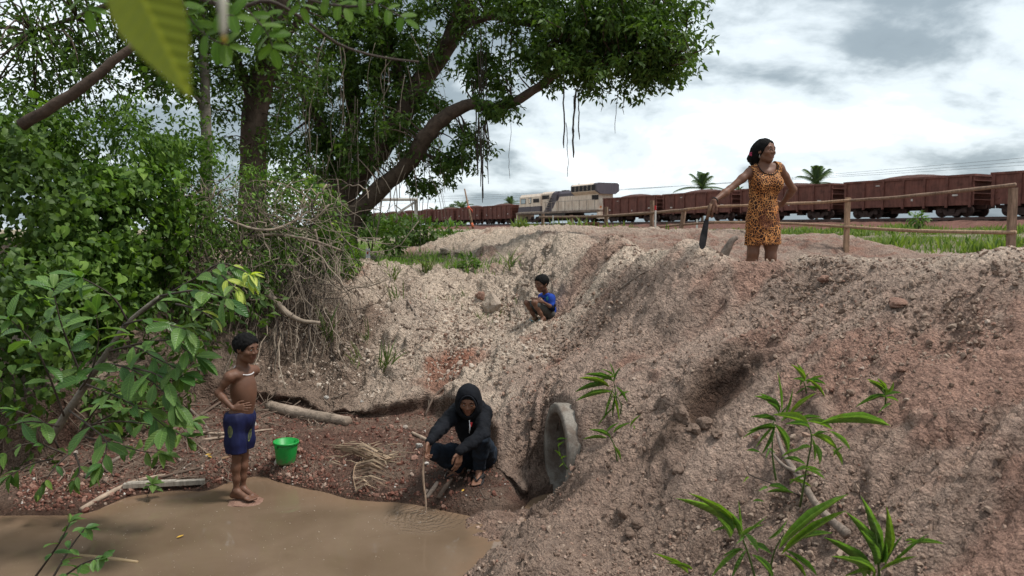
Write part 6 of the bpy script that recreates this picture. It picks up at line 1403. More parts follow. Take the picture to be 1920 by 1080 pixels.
sp_ = empty('sprig', B(290, 920, 5.6), 'fresh green sprig sprouting in front of the pale plank', 'plant'); spray_plant(sp_, [[(278, 925, 5.62), (282, 915, 5.6), (286, 908, 5.58)]], .10, [tpl_mesh('leaf', OVT, M_OBR2)], .05, end_rosette=6)

# ------------------------------------------------------------ branches close to the lens at the top
M_OCL = OL('leaflet', (.060, .13, .018), (.11, .19, .035), trans=.45, spec=.15); lf_me = [tpl_mesh('leaf', leaf_tpl(OBLONG, .12, .15, 6), M_OCL)]
ob = empty('overhanging_branch', at(560, -40, 1.9), 'leafy branch with rounded leaflets hanging into the top of the view', 'branch')
limb('twig', [(250, -60, 1.9, .006), (420, 12, 1.85, .005), (500, 2, 1.85, .005), (560, 30, 1.9, .004), (640, 85, 2.0, .0035), (720, 108, 2.1, .003), (785, 116, 2.15, .002)], M_VINED, ob, 24, 6); limb('twig', [(520, -20, 1.8, .004), (600, 5, 1.8, .003), (660, 12, 1.8, .003), (700, 8, 1.8, .002)], M_VINED, ob, 12, 6)
def compound(pts, n, size, end=True):
    S_ = spline([list(at(*p)) for p in pts], 2 * n + 2); m = MB(); m.tube([Vector(q) for q in S_], .0016, 5); m.build('leaf_stalk', M_VINED, ob); pos, dr, nr, sz = [], [], [], []
    for i in range(1, n + 1):
        q = S_[2 * i]; tg = S_[2 * i] - S_[2 * i - 1]; tg /= np.linalg.norm(tg); sd = np.cross(tg, (0, -1, .5)); sd /= np.linalg.norm(sd)
        for s2 in (-1, 1): pos.append(q); dr.append(tg * .45 + sd * s2 + rng.normal(size=3) * .12); nr.append(np.array((.0, -.75, .65)) + rng.normal(size=3) * .3); sz.append(size * (.85 + .3 * rng.rand()))
    pos.append(S_[-1]); dr.append(S_[-1] - S_[-2]); nr.append((0, -.75, .65)); sz.append(size); leaf_objects(pos, dr, nr, sz, lf_me, ob)
for pts, n, s_ in (([(330, -30, 1.5), (360, 40, 1.5), (400, 75, 1.5), (430, 85, 1.5)], 5, .042), ([(430, -20, 1.6), (470, 25, 1.6), (500, 60, 1.6), (512, 92, 1.6)], 5, .042), ([(590, -20, 1.8), (630, 8, 1.8), (655, 16, 1.8)], 3, .04), ([(660, -10, 1.8), (710, 8, 1.8), (760, 36, 1.8)], 4, .038), ([(490, 10, 1.7), (505, 30, 1.7), (515, 48, 1.7)], 2, .035), ([(380, -30, 1.5), (410, 20, 1.5), (440, 30, 1.5)], 3, .042), ([(300, -20, 1.5), (330, 10, 1.5), (350, 30, 1.5)], 3, .04), ([(150, -30, 1.5), (160, 0, 1.5), (165, 20, 1.5)], 2, .04), ([(540, -30, 1.7), (556, -5, 1.7), (566, 15, 1.7)], 2, .035)): compound(pts, n, s_)
cl = empty('hanging_leaf', at(230, -60, .52), 'large blurred yellow green leaf hanging close in front of the lens', 'leaf')
A_, B_ = at(235, -70, .52), at(362, 190, .50); d = (B_ - A_); me_l = tpl_mesh('blade', leaf_tpl([(0, .1), (.25, .21), (.45, .21), (.7, .13), (.85, .065), (1, 0)], .15, -.03, 10), OL('near_leaf', (.12, .145, .006), (.14, .165, .008), trans=.45)); leaf_objects([A_], [d], [(.1, -1, .2)], [d.length], [me_l], cl, 'blade')
m = MB(); m.tube([A_ - d * .2, A_ + d * .02], .0015, 5); m.build('leaf_stalk', M_VINED, cl)
hs = empty('dangling_twig', at(418, -30, .55), 'pale blurred stem tip hanging close to the lens beside the large leaf', 'stem'); m = MB(); m.tube([at(416, -60, .55), at(417, 10, .55), at(418, 55, .55), at(419, 72, .55)], [.0036, .0034, .0028, .0008], 8); m.build('stem_tip', surf('pale_stem', (.42, .40, .33), .7), hs)
m = MB(); m.tube([at(419, 66, .55), at(421, 80, .551)], [.0012, .0022], 6); m.build('bud', surf('ochre_bud', (.35, .22, .03), .7), hs)

# ------------------------------------------------------------ grass and small plants
gxA, gyA = gx, gy
def gzv(x, y):
    i = np.clip(np.searchsorted(gx, x) - 1, 0, NX - 2); j = np.clip(np.searchsorted(gy, y) - 1, 0, NY - 2); u = (x - gx[i]) / (gx[i + 1] - gx[i]); v = (y - gy[j]) / (gy[j + 1] - gy[j])
    return (VZ[j, i] * (1 - u) + VZ[j, i + 1] * u) * (1 - v) + (VZ[j + 1, i] * (1 - u) + VZ[j + 1, i + 1] * u) * v
GB = leaf_tpl([(0, .05), (.4, .05), (.8, .025), (1, 0)], .2, .35, 4)
def grass(name, x, y, h, mat, width=1.0, sink=.02):
    n = len(x); p = np.stack([x, y, gzv(x, y) - sink], 1); d = unit(n) * .45; d[:, 2] = 1; nr = unit(n); nr[:, 2] = .2
    o = leaf_mass(name, p, d, nr, h * (.5 + .9 * rng.rand(n)), GB3, mat, width=width); o['kind'] = 'stuff'; return o
M_GRASS = leaf_material('grass_blade', (.09, .18, .022), (.20, .32, .055), .35, .6); M_GRASSF = leaf_material('field_grass_blade', (.05, .105, .018), (.20, .25, .06), .35, .6); M_GRASSD = leaf_material('weedy_grass', (.06, .10, .025), (.14, .17, .05), .3, .6)
n = 60000; Y_ = rng.uniform(10.4, 34, n); X_ = (rng.uniform(-900, 30, n)) / FPX * Y_; nz = fbm2(X_ * .5, Y_ * .5, 3, 301); zz = gzv(X_, Y_); ok = (zz > 1.32) & (zz < np.where(Y_ < 18, 1.66, 9)) & (rng.rand(n) < .35 + .9 * sstep(-.3, .4, nz)) & (rng.rand(n) < sstep(10.3, 11.6, Y_ + .6 * nz)) & (rng.rand(n) < 14.0 / Y_ + .2); ok &= ~((np.abs(X_ / Y_ * FPX + 960 - 690) < 20) & (Y_ < 13.7)); grass('bank_grass', X_[ok], Y_[ok], .13, M_GRASS, 1.0)
n = 90000; Y_ = 17 + 24 * rng.rand(n) ** 1.2; X_ = rng.uniform(0, 1000, n) / FPX * Y_; td = track_d(X_, Y_); nz = fbm2(X_ * .35, Y_ * .35, 4, 303); ok = (td < -4.8) & (gzv(X_, Y_) < 2.5) & (rng.rand(n) < .25 + 1.1 * sstep(-.35, .3, nz)) & (Y_ > 16.5 + 1.2 * nz); ok &= (rng.rand(n) < .12 + 1.0 * sstep(-.12, .35, fbm2(X_ * 1.1, Y_ * 1.1, 3, 309))); grass('field_grass', X_[ok], Y_[ok], (.10 + .26 * sstep(-.2, .5, fbm2(X_ * .7, Y_ * .7, 3, 311)))[ok], M_GRASSF, 1.6)
n = 2600; Y_ = rng.uniform(8.2, 11.5, n); X_ = rng.uniform(-330, 60, n) / FPX * Y_; nz = fbm2(X_ * 1.1, Y_ * 1.1, 3, 305); ok = (nz > .12) & (rng.rand(n) < .2 + .25 * sstep(8.8, 10.4, Y_)); grass('sparse_grass', X_[ok], Y_[ok], .10, M_GRASSD, .8)
def tuft(px, py, size, n, label, mat=M_GRASSD, name='grass_tuft', grp=None):
    c = hit(px, py); root = empty(name, c, label, 'plant', grp); p = np.array(c) + np.c_[rng.normal(size=(n, 2)) * size * .14, np.zeros(n)]; p[:, 2] = gzv(p[:, 0], p[:, 1]) - .01; d = unit(n) * .55; d[:, 2] = .9; nr = unit(n)
    leaf_mass('blades', p, d, nr, size * (.5 + .8 * rng.rand(n)), leaf_tpl(BLADE, .2, .5, 5), mat, root, width=.42); return root
for px, py, s_, n, lb in ((722, 700, .30, 26, 'straggly grass tuft in the middle of the pale bank above the log'), (668, 690, .22, 12, 'thin grass tuft on the pale bank left of the straggly one'), (800, 512, .26, 34, 'grass tuft on the rim of the bank below the small dark bush'), (742, 565, .22, 14, 'small grass tuft high on the pale bank'), (690, 640, .24, 8, 'few grass blades on the pale bank near the hanging roots'), (615, 635, .3, 18, 'green grass tuft among the hanging roots'), (955, 505, .3, 16, 'grass tuft at the head of the gully near the child'), (872, 565, .16, 10, 'little green weed left of the pale boulder'), (900, 600, .14, 8, 'little weed below the pale boulder'), (735, 525, .2, 20, 'grass tuft on the rim of the bank below the sapling')): tuft(px, py, s_, n, lb)
def small_bush(px, py, w, h, Y, n, label, mat, size, tpl=OV3, name='bush', stem=True):
    c = at(px, py, Y); g = gz(c.x, c.y); root = empty(name, (c.x, c.y, g), label, 'bush')
    P_, N_ = shell_points([(px, py, w, h, Y, w * Y / FPX * .8)], n, .2, False); k = len(P_); d = N_ + unit(k) * .6; d[:, 2] -= .3; nr = N_ + unit(k) * .5; nr[:, 2] += .6
    leaf_mass('foliage', P_, d, nr, size * (.6 + .7 * rng.rand(k)), tpl, mat, root); m = MB()
    for q in range(4): m.tube([Vector((c.x, c.y, g - .03)), Vector((c.x + random.uniform(-.1, .1), c.y, (g + c.z) / 2)), c + Vector(rng.normal(size=3)) * w * Y / FPX * .4], [.02, .014, .008], 5)
    m.build('stems', M_BARK, root)
small_bush(738, 452, 24, 36, 12.6, 300, 'young sapling with light green leaves growing on the grassy rim', M_LEAFL, .12, name='sapling'); small_bush(790, 438, 42, 24, 17, 520, 'dark green bush in front of the post frame', M_LEAFD, .16); small_bush(878, 500, 20, 20, 11.4, 150, 'small dark green bush standing alone on the rim of the gully', M_LEAFM, .11, LNC); small_bush(695, 428, 44, 14, 17, 380, 'low leafy bush between the big trunk and the sapling', M_LEAFM, .15); small_bush(640, 452, 26, 26, 12.8, 300, 'bright leafy bush at the foot of the big tree', M_LEAFL, .11); small_bush(1722, 412, 14, 12, 31, 130, 'small bright bush on the embankment at the right', M_LEAFL, .22); small_bush(745, 420, 60, 14, 22, 360, 'row of low bushes behind the sapling', M_LEAFD, .2); small_bush(840, 428, 40, 9, 24, 160, 'low scrub beside the far mound', M_LEAFM, .2)
m = MB(); m.tube(spline([at(1700, 425, 28), at(1735, 419, 28), at(1770, 408, 28)], 8), [.09, .07, .04], 6) if False else None
# blurred and sharp weeds on the right slope
M_OWD = OL('weed_blade', (.07, .155, .035), (.16, .27, .065), trans=.35, rough=.45, spec=.25); M_OWL = OL('weed_blade_light', (.10, .18, .025), (.17, .25, .04), trans=.4); BLD = leaf_tpl(BLADE, .25, .55, 8); BLD2 = leaf_tpl([(0, .03), (.25, .085), (.55, .09), (.85, .04), (1, 0)], .25, .35, 8)
def weed(base, label, stems=(), blades=(), grp=None, thick=True):
    """stems: pixel polylines with depth; blades: (px0,py0,px1,py1,Y,width,light)"""
    root = empty('weed', base, label, 'plant', grp)
    for st in stems: m = MB(); S_ = spline([list(at(*p)) for p in st], 10); m.tube([Vector(q) for q in S_], [.006 - .0004 * i for i in range(10)], 6); m.build('stem', M_VINED if len(st) > 4 else surf_stem, root)
    more = [(x0 + rng.normal() * 6, y0 + rng.normal() * 6, x0 + (x1 - x0) * rng.uniform(.45, .95) + rng.normal() * 16, y0 + (y1 - y0) * rng.uniform(.45, .95) + rng.normal() * 14, Y + rng.normal() * .03, w * rng.uniform(.35, .75), rng.rand() < .25) for x0, y0, x1, y1, Y, w, lt in blades if rng.rand() < .55]
    for x0, y0, x1, y1, Y, w, lt in list(blades) + (more if thick else []):
        a, b = at(x0, y0, Y), at(x1, y1, Y - .04); d = b - a; L = d.length; mid = Vector((0, 0, L * .12)); mt = M_OWL if lt else M_OWD
        me_ = tpl_mesh('leaf', (np.array(leaf_tpl([(0, .03), (.2, .7), (.55, 1), (.85, .5), (1, 0)], .25, .22, 8)[0]) * np.array([.25 * w / L / FPX * Y, 1, 1]), BLD[1]), mt)
        leaf_objects([a], [d + mid * 1.5], [(rng.normal() * .3, -.7, .8)], [L * 1.03], [me_], root)
surf_stem = surf('green_stem', (.07, .12, .03), .6)
H_ = lambda px, py: hit(px, py)
def Yat(px, py): return H_(px, py).y
y1 = Yat(1160, 760) - .05
weed(H_(1160, 770), 'grassy weed with arching blades growing just above the culvert pipe', [[(1160, 775, y1), (1155, 740, y1 - .05), (1150, 712, y1 - .1)], [(1155, 800, y1), (1165, 760, y1 - .06), (1145, 730, y1 - .1)]], [(1148, 735, 1085, 755, y1 - .1, 9, 0), (1140, 722, 1082, 738, y1 - .1, 7, 0), (1150, 715, 1100, 705, y1 - .1, 7, 0), (1148, 735, 1160, 790, y1 - .12, 8, 1), (1150, 740, 1135, 785, y1 - .12, 8, 0), (1155, 725, 1175, 755, y1 - .1, 6, 0), (1152, 715, 1162, 690, y1 - .1, 5, 0), (1150, 705, 1130, 695, y1 - .1, 5, 0), (1160, 745, 1180, 735, y1 - .1, 5, 0), (1155, 760, 1125, 800, y1 - .1, 6, 0)])
y2 = Yat(1155, 850) - .04
weed(H_(1158, 865), 'thin low weed with a few pale leaves right of the culvert pipe', [[(1158, 868, y2), (1150, 830, y2 - .05), (1130, 805, y2 - .08)]], [(1145, 820, 1108, 808, y2 - .06, 7, 0), (1150, 835, 1163, 862, y2 - .06, 12, 1), (1150, 812, 1180, 795, y2 - .06, 7, 0), (1182, 800, 1200, 780, y2 - .06, 5, 1), (1138, 810, 1160, 795, y2 - .06, 6, 0)])
for (x, y) in ((1048, 838), (1050, 858), (1040, 872)):
    pass
y5 = 5.28; weed(at(1052, 860, y5), 'small bright round leaves sprouting inside the mouth of the pipe', [[(1064, 880, y5), (1052, 858, y5), (1046, 830, y5)]], [(1050, 856, 1042, 846, y5, 9, 1), (1052, 862, 1062, 856, y5, 8, 1), (1047, 838, 1056, 830, y5, 7, 1), (1056, 868, 1050, 876, y5, 6, 1), (1044, 826, 1062, 824, y5, 5, 0)], thick=False)
y3 = 3.35
weed(H_(1530, 1010), 'tall weed with a broad yellow green leaf and long blades in the lower right', [[(1500, 950, y3 + .3), (1512, 880, y3 + .15), (1522, 820, y3), (1512, 795, y3)]], [(1515, 798, 1458, 782, y3, 26, 1), (1513, 790, 1560, 806, y3, 22, 1), (1535, 795, 1672, 806, y3 - .05, 15, 0), (1522, 815, 1570, 845, y3, 18, 1), (1555, 808, 1592, 845, y3, 16, 0), (1522, 830, 1540, 868, y3, 15, 0), (1560, 842, 1580, 870, y3, 12, 1), (1520, 838, 1490, 850, y3 + .02, 12, 0), (1510, 880, 1545, 900, y3 + .1, 10, 0)])
y4 = 3.75
weed(H_(1440, 850), 'clump of long dark blades left of the tall weed', [[(1455, 900, y4), (1448, 850, y4 - .05), (1450, 790, y4 - .1)]], [(1452, 795, 1400, 825, y4 - .1, 10, 0), (1452, 795, 1435, 852, y4 - .12, 14, 0), (1452, 795, 1480, 848, y4 - .12, 13, 0), (1455, 790, 1412, 785, y4 - .1, 9, 0), (1452, 800, 1422, 840, y4 - .1, 10, 0), (1465, 790, 1505, 775, y4 - .1, 9, 0), (1460, 775, 1432, 740, y4 - .1, 8, 0), (1465, 770, 1460, 705, y4 - .1, 8, 0), (1470, 780, 1490, 735, y4 - .1, 9, 0), (1480, 780, 1530, 740, y4 - .1, 10, 1), (1450, 760, 1420, 745, y4 - .1, 7, 0), (1490, 790, 1540, 785, y4 - .1, 8, 0)])
y6 = Yat(1510, 735) - .05
weed(H_(1512, 738), 'leafy weed with a bright blade higher on the slope behind the tall weed', [[(1512, 740, y6), (1510, 725, y6 - .03), (1505, 712, y6 - .05)]], [(1508, 715, 1490, 686, y6, 8, 1), (1508, 715, 1548, 722, y6 - .05, 10, 0), (1508, 715, 1490, 712, y6 - .05, 8, 0), (1510, 725, 1530, 735, y6, 7, 0), (1510, 728, 1495, 740, y6, 6, 0), (1512, 720, 1545, 706, y6, 7, 1)])
y7 = Yat(1655, 755) - .05
weed(H_(1660, 758), 'short bushy weed standing alone on the reddish slope at the right', [[(1660, 760, y7), (1660, 745, y7 - .03), (1655, 732, y7 - .05)]], [(1660, 742, 1612, 765, y7 - .05, 12, 0), (1660, 742, 1640, 720, y7, 8, 0), (1660, 738, 1632, 715, y7, 9, 1), (1660, 742, 1690, 738, y7 - .05, 10, 0), (1662, 735, 1680, 722, y7, 9, 1), (1660, 745, 1630, 750, y7 - .05, 9, 0), (1658, 735, 1652, 712, y7, 7, 1), (1660, 746, 1684, 752, y7, 9, 0)])
y8 = 3.3
weed(H_(1400, 1060), 'large clump of broad blades at the bottom edge left of the dead branch', [[(1420, 1100, y8), (1400, 1030, y8 - .1), (1370, 960, y8 - .15)], [(1440, 1100, y8), (1450, 1040, y8 - .1), (1470, 1000, y8 - .15)]], [(1378, 985, 1300, 935, y8 - .15, 9, 1), (1370, 1005, 1352, 960, y8 - .15, 14, 0), (1385, 1010, 1440, 978, y8 - .15, 10, 0), (1390, 1030, 1340, 1085, y8 - .15, 18, 0), (1400, 1030, 1375, 1085, y8 - .16, 16, 0), (1405, 1020, 1445, 1040, y8 - .16, 22, 0), (1460, 1030, 1590, 935, y8 - .25, 22, 0), (1465, 1040, 1590, 968, y8 - .3, 24, 1), (1475, 1020, 1560, 1005, y8 - .2, 20, 0), (1440, 1010, 1480, 985, y8 - .15, 12, 0), (1290, 1075, 1232, 1046, y8 - .2, 11, 1), (1395, 1000, 1420, 1035, y8 - .18, 26, 0), (1380, 990, 1340, 1000, y8 - .12, 12, 0), (1470, 1030, 1530, 1085, y8 - .2, 16, 0), (1410, 1040, 1450, 1085, y8 - .2, 18, 0), (1390, 1000, 1385, 950, y8 - .12, 10, 0)])
y9 = 3.05
weed(H_(1640, 1050), 'tuft of upright blades at the bottom edge on the right', [[(1650, 1100, y9), (1645, 1030, y9 - .05), (1640, 980, y9 - .1)]], [(1640, 1050, 1632, 945, y9, 12, 0), (1645, 1060, 1605, 970, y9, 10, 0), (1640, 1060, 1630, 1000, y9 - .03, 20, 0), (1650, 1050, 1680, 965, y9, 9, 1), (1660, 1060, 1690, 1010, y9, 10, 0), (1650, 1070, 1720, 1050, y9 - .05, 14, 1), (1665, 1065, 1745, 1010, y9 - .02, 12, 0), (1640, 1075, 1570, 1050, y9 - .05, 14, 0), (1630, 1080, 1560, 1015, y9, 9, 0), (1645, 1060, 1655, 990, y9, 11, 0), (1700, 1020, 1770, 1025, y9, 12, 0), (1635, 1070, 1590, 1085, y9 - .05, 14, 1)])
y10 = Yat(1480, 930)
weed(H_(1470, 930), 'creeping weed with rounded pale leaves beside the dead branch', [[(1500, 930, y10 - .1), (1470, 915, y10 - .08), (1430, 900, y10 - .05), (1405, 890, y10 - .05), (1400, 880, y10 - .05)]], [(1440, 912, 1478, 920, y10 - .1, 14, 0), (1440, 915, 1425, 922, y10 - .1, 12, 0), (1412, 940, 1432, 942, y10 - .1, 10, 0), (1490, 885, 1525, 878, y10 - .1, 14, 0), (1470, 860, 1510, 872, y10 - .1, 12, 0), (1400, 845, 1425, 850, y10 - .1, 8, 0), (1440, 842, 1452, 850, y10 - .1, 10, 0), (1405, 895, 1395, 905, y10 - .05, 8, 1), (1480, 900, 1520, 915, y10 - .1, 12, 1)])
# ================================================================== SMALL THINGS ON THE GROUND
# --- green bucket
bc = hit(536, 872); bk = empty('bucket', bc, 'bright green plastic bucket standing on the red gravel by the pool', 'bucket'); kpx = bc.y / FPX
rt_, rb_, hb = 23.0 * kpx, 17.5 * kpx, 43 * kpx
def bucket_material():
    t = NT('green_plastic'); v = t.coord(); z = t.n('ShaderNodeSeparateXYZ', {0: v}).outputs[2]; n = t.noise(v, 22, 5, .65); low = t.n('ShaderNodeMapRange', {0: z, 1: bc.z + .10, 2: bc.z, 3: 0.0, 4: 1.0}).outputs[0]
    mud = t.ramp(t.math('ADD', t.math('MULTIPLY', n, .8), t.math('MULTIPLY', low, .28)), [(.52, (0, 0, 0)), (.66, (1, 1, 1))]); c = t.mix(t.math('MULTIPLY', mud, .7), t.ramp(t.noise(v, 60, 3, .6), [(.3, (.010, .24, .040)), (.7, (.016, .31, .055))]), (.14, .095, .065, 1))
    t.principled(c, t.math('ADD', .38, t.math('MULTIPLY', mud, .4)), t.bump(n, .1, .002), .4); return t.m
M_BKT = bucket_material()
m = MB(); M0 = Matrix.Translation(bc + Vector((0, 0, -.004))) @ Matrix.Rotation(R(2), 4, 'Y')
m.lathe([(.001, .004), (rb_ * .96, .002), (rb_, .012), (rb_ + (rt_ - rb_) * .72, hb * .72), (rb_ + (rt_ - rb_) * .74, hb * .74), (rt_ * .985, hb - .004), (rt_ * .96, hb - .004), (rb_ * .95, .016), (.001, .014)], 40, M0); m.build('pail', M_BKT, bk)
m = MB(); m.lathe([(rt_ * .99, hb - .022), (rt_ * 1.045, hb - .020), (rt_ * 1.05, hb - .004), (rt_ * 1.03, hb + .002), (rt_ * .97, hb), (rt_ * .965, hb - .01)], 40, M0); m.build('rim', M_BKT, bk)
m = MB(); m.box(bc + Vector((-rt_ * .5, -rt_ * .88, hb - .03)), (.018, .014, .02)); m.box(bc + Vector((rt_ * .6, rt_ * .82, hb - .03)), (.018, .014, .02)); m.build('handle_lug', M_BKT, bk)
m = MB(); m.tube([bc + Vector((rt_ * (.45 + 0) * math.cos(a) - rt_ * .02, -rt_ * .92 * 1.0 * abs(math.sin(a)) ** .4 * .9 - .012, hb - .03 - .0 + .012 * math.cos(a))) for a in np.linspace(.3, 2.8, 12)], .0022, 5); m.build('wire_handle', surf('handle_wire', (.18, .2, .18), .4), bk)
# --- log and driftwood
def log(name, pts, r, mat, label, cat='log', seg=10, wob=.14, lift=.6, group=None, n=None):
    P_ = []
    for p in pts:
        q = hit(p[0], p[1]); P_.append(list(q + Vector((0, 0, r[0] * lift + (p[2] if len(p) > 2 else 0)))))
    n = n or max(6, len(P_) * 4); S_ = spline(P_, n); rr = np.interp(np.linspace(0, 1, n), np.linspace(0, 1, len(r)), r); m = MB(); m.tube([Vector(q) for q in S_], list(rr), seg, wob=wob); return tag(m.build(name, mat, None), label, cat, group)
M_LOG = bark('pale_log_bark', (.30, .235, .185), 1.6); M_STK = surf('pale_dead_wood', (.33, .25, .19), .85, .3, 14); M_STKD = surf('dark_dead_wood', (.12, .085, .065), .9, .35, 12); M_STKG = bark('driftwood', (.22, .175, .145), 2.2)
log('log', [(505, 768), (560, 782), (610, 792), (654, 800)], [.060, .062, .056, .050], M_LOG, 'thick pale log lying at the foot of the bank behind the bucket', seg=14, n=20)
pl = hit(232, 918), hit(384, 912); a_, b_ = pl[0] + Vector((0, 0, .03)), pl[1] + Vector((0, 0, .035)); m = MB(); d_ = (b_ - a_); M_ = d_.to_track_quat('X', 'Z').to_matrix(); m.box((a_ + b_) / 2, (d_.length, .05, .035), M_); m.box((a_ + b_) / 2 + Vector((-.1, -.012, .0185)), (d_.length * .6, .045, .012), M_); tag(m.build('plank', wood('pale_plank', (.36, .32, .27))), 'pale grey plank lying along the left edge of the pool', 'plank')
log('curved_branch', [(152, 962), (200, 935), (250, 912), (310, 893)], [.018, .02, .018, .010], M_STK, 'long curved pale branch lying at the left edge of the pool', 'branch')
for pts, r, mt, lb in (([(380, 828), (430, 822), (480, 815), (512, 810)], [.012, .014, .012, .006], M_STK, 'pale stick lying behind the legs of the boy'), ([(375, 815), (410, 818), (450, 812)], [.016, .014, .010], M_STK, 'second pale stick under the shrub, left of the boy'), ([(160, 900), (200, 880), (228, 858)], [.02, .022, .012], M_STKG, 'thick dead branch on the bank under the drooping shrub'), ([(165, 870), (195, 885), (215, 895)], [.012, .012, .008], M_STKD, 'crooked dark branch crossing the thick dead one'), ([(300, 905), (340, 890), (385, 878)], [.012, .016, .008], M_STKD, 'dark knotted branch in the litter above the plank'), ([(330, 895), (350, 880), (372, 868)], [.006, .007, .004], M_STKG, 'thin grey stick in the litter above the plank'), ([(355, 770), (385, 800), (395, 830)], [.016, .014, .01], M_STKG, 'grey root hanging out under the broad leaved shrub'), ([(320, 812), (370, 785), (420, 755)], [.02, .016, .01], M_STKD, 'dark dead limb under the broad leaved shrub'),
                        ([(800, 943), (815, 920), (820, 912)], [.016, .018, .014], M_STKG, 'short weathered stick at the edge of the water below the squatting man'), ([(822, 943), (836, 920), (848, 902)], [.02, .02, .010], M_STKD, 'dark forked driftwood at the edge of the water below the squatting man'), ([(773, 816), (790, 824), (806, 832)], [.016, .018, .018], M_STK, 'pale stick poking out behind the hand of the squatting man'), ([(797, 782), (815, 750), (845, 718), (848, 700)], [.010, .012, .010, .005], M_STKD, 'thin dead branch leaning on the bank above the squatting man'), ([(803, 775), (805, 740), (800, 712)], [.006, .006, .003], M_STK, 'bare root on the bank left of the leaning dead branch'),
                        ([(632, 968), (645, 955), (662, 945)], [.004, .005, .003], M_STKD, 'thin dark twig floating beside the dead palm frond'), ([(900, 925), (908, 935), (918, 940)], [.006, .006, .004], M_STKD, 'short twig in the mud below the sandal of the squatting man'), ([(1243, 505), (1262, 488)], [.012, .014], M_STK, 'short pale stick on the ridge left of the machete'), ([(1160, 545), (1195, 520), (1218, 508)], [.006, .007, .004], M_STKG, 'thin grey twig lying on the slope below the ridge saddle'), ([(740, 600), (765, 620), (800, 625), (840, 630)], [.012, .014, .012, .006], M_STKD, 'dark root lying across the pale bank'), ([(760, 560), (775, 590), (790, 615)], [.014, .014, .01], M_STKG, 'grey root running down the pale bank'), ([(830, 532), (845, 540), (852, 546)], [.012, .016, .01], M_STKD, 'dark stub of wood near the rim of the gully'), ([(875, 465), (882, 455), (890, 450)], [.02, .02, .012], M_STK, 'pale bent root on the far mound')): log('stick', pts, r, mt, lb, 'stick', 7, .2, .7)
st_ = hit(1352, 476); m = MB(); top_ = at(1384, 444, st_.y - .02); m.tube(spline([st_ + Vector((0, 0, -.08)), st_.lerp(top_, .4), st_.lerp(top_, .75) + Vector((-.01, 0, .01)), top_], 9), [.05, .045, .038, .036, .034, .032, .028, .022, .012], 9, wob=.3); tag(m.build('driftwood_stump', M_STKG), 'grey broken stump of wood sticking out of the ridge left of the woman', 'wood')
dbr = empty('dead_branch', hit(1560, 1015), 'dead forked branch lying on the slope among the weeds at the lower right', 'branch')
for pts, r, nm in (([(1450, 825), (1465, 870), (1495, 915), (1530, 970), (1580, 1020)], [.008, .016, .02, .022, .026], 'limb'), ([(1432, 855), (1460, 890), (1492, 915)], [.006, .010, .012], 'fork')):
    P_ = [list(hit(*p) + Vector((0, -.05, .06))) for p in pts]; S_ = spline(P_, 16); m = MB(); m.tube([Vector(q) for q in S_], list(np.interp(np.linspace(0, 1, 16), np.linspace(0, 1, len(r)), r)), 8, wob=.25); m.build(nm, M_STKG, dbr)
# pale stick lying just under the surface, its back breaking the water
m = MB(); m.tube([atz(150, 1042, -.004), atz(200, 1047, .0), atz(258, 1054, .003)], [.012, .016, .010], 8); tag(m.build('sunken_stick', surf('wet_pale_wood', (.33, .235, .13), .5)), 'pale stick barely showing at the surface in the lower left of the pool', 'stick')
# --- dried palm frond
M_DRY = surf('dry_frond', (.255, .175, .115), .85, .35, 10); M_STRAW = surf('pale_straw', (.40, .31, .21), .85, .25, 10)
fd_ = empty('dried_palm_frond', hit(700, 905), 'brown dried palm frond fanned out at the water edge between the bucket and the man', 'palm frond')
rach = [(738, 868), (715, 872), (690, 872), (668, 880), (663, 905), (668, 935)]
S_ = spline([list(hit(*p) + Vector((0, 0, .035))) for p in rach], 70); m = MB(); m.tube([Vector(q) for q in S_], [.009 - .00008 * i for i in range(70)], 6); m.build('midrib', M_DRY, fd_)
M_DRY2 = surf('dark_dry_frond', (.15, .10, .07), .85, .35, 10); M_DRY3 = surf('light_dry_frond', (.34, .25, .17), .85, .35, 10)
for i in range(3, 70):
    b_ = Vector(S_[i]); t_ = (Vector(S_[min(i + 1, 69)]) - Vector(S_[i - 1])).normalized(); f_ = i / 70
    if f_ < .38: tp = (640 - 55 * rng.rand() + 60 * f_, 838 + 40 * f_ + rng.normal() * 5)
    else: tp = (738 + rng.normal() * 7 - 30 * max(0, f_ - .8) / .2, 862 + (f_ - .38) * 125 + rng.normal() * 6)
    if rng.rand() < .10: continue
    L_ = rng.uniform(.75, 1.05); q = hit(*tp); tipx = b_.lerp(q, L_) + Vector((0, 0, .012 + .035 * rng.rand())); mid = b_.lerp(tipx, .5) + Vector((rng.normal() * .012, rng.normal() * .012, .02 + .05 * rng.rand())); w_ = t_ * rng.uniform(.004, .0075); tw = Vector((0, 0, rng.normal() * .006))
    m = MB(); m.add([b_ - w_ * .7, b_ + w_ * .7, mid + w_ + tw, mid - w_ - tw, tipx], [(0, 1, 2, 3), (3, 2, 4)]); m.build('leaflet', (M_DRY, M_DRY2, M_DRY3)[rng.randint(3)], fd_)
sw = MB()
for k in range(34):
    x, y = rng.uniform(602, 735), rng.uniform(838, 872); a = rng.normal() * .6 + .25; L_ = rng.uniform(14, 50); p0 = hit(x, y) + Vector((0, 0, .012)); p1 = hit(x + L_ * math.cos(a), y + L_ * math.sin(a) * .45) + Vector((0, 0, .012 + .05 * rng.rand())); sw.tube([p0, p0.lerp(p1, .5) + Vector((0, 0, .012)), p1], [.002, .0035, .0018], 5)
o = sw.build('straw_litter', M_STRAW); o['kind'] = 'stuff'
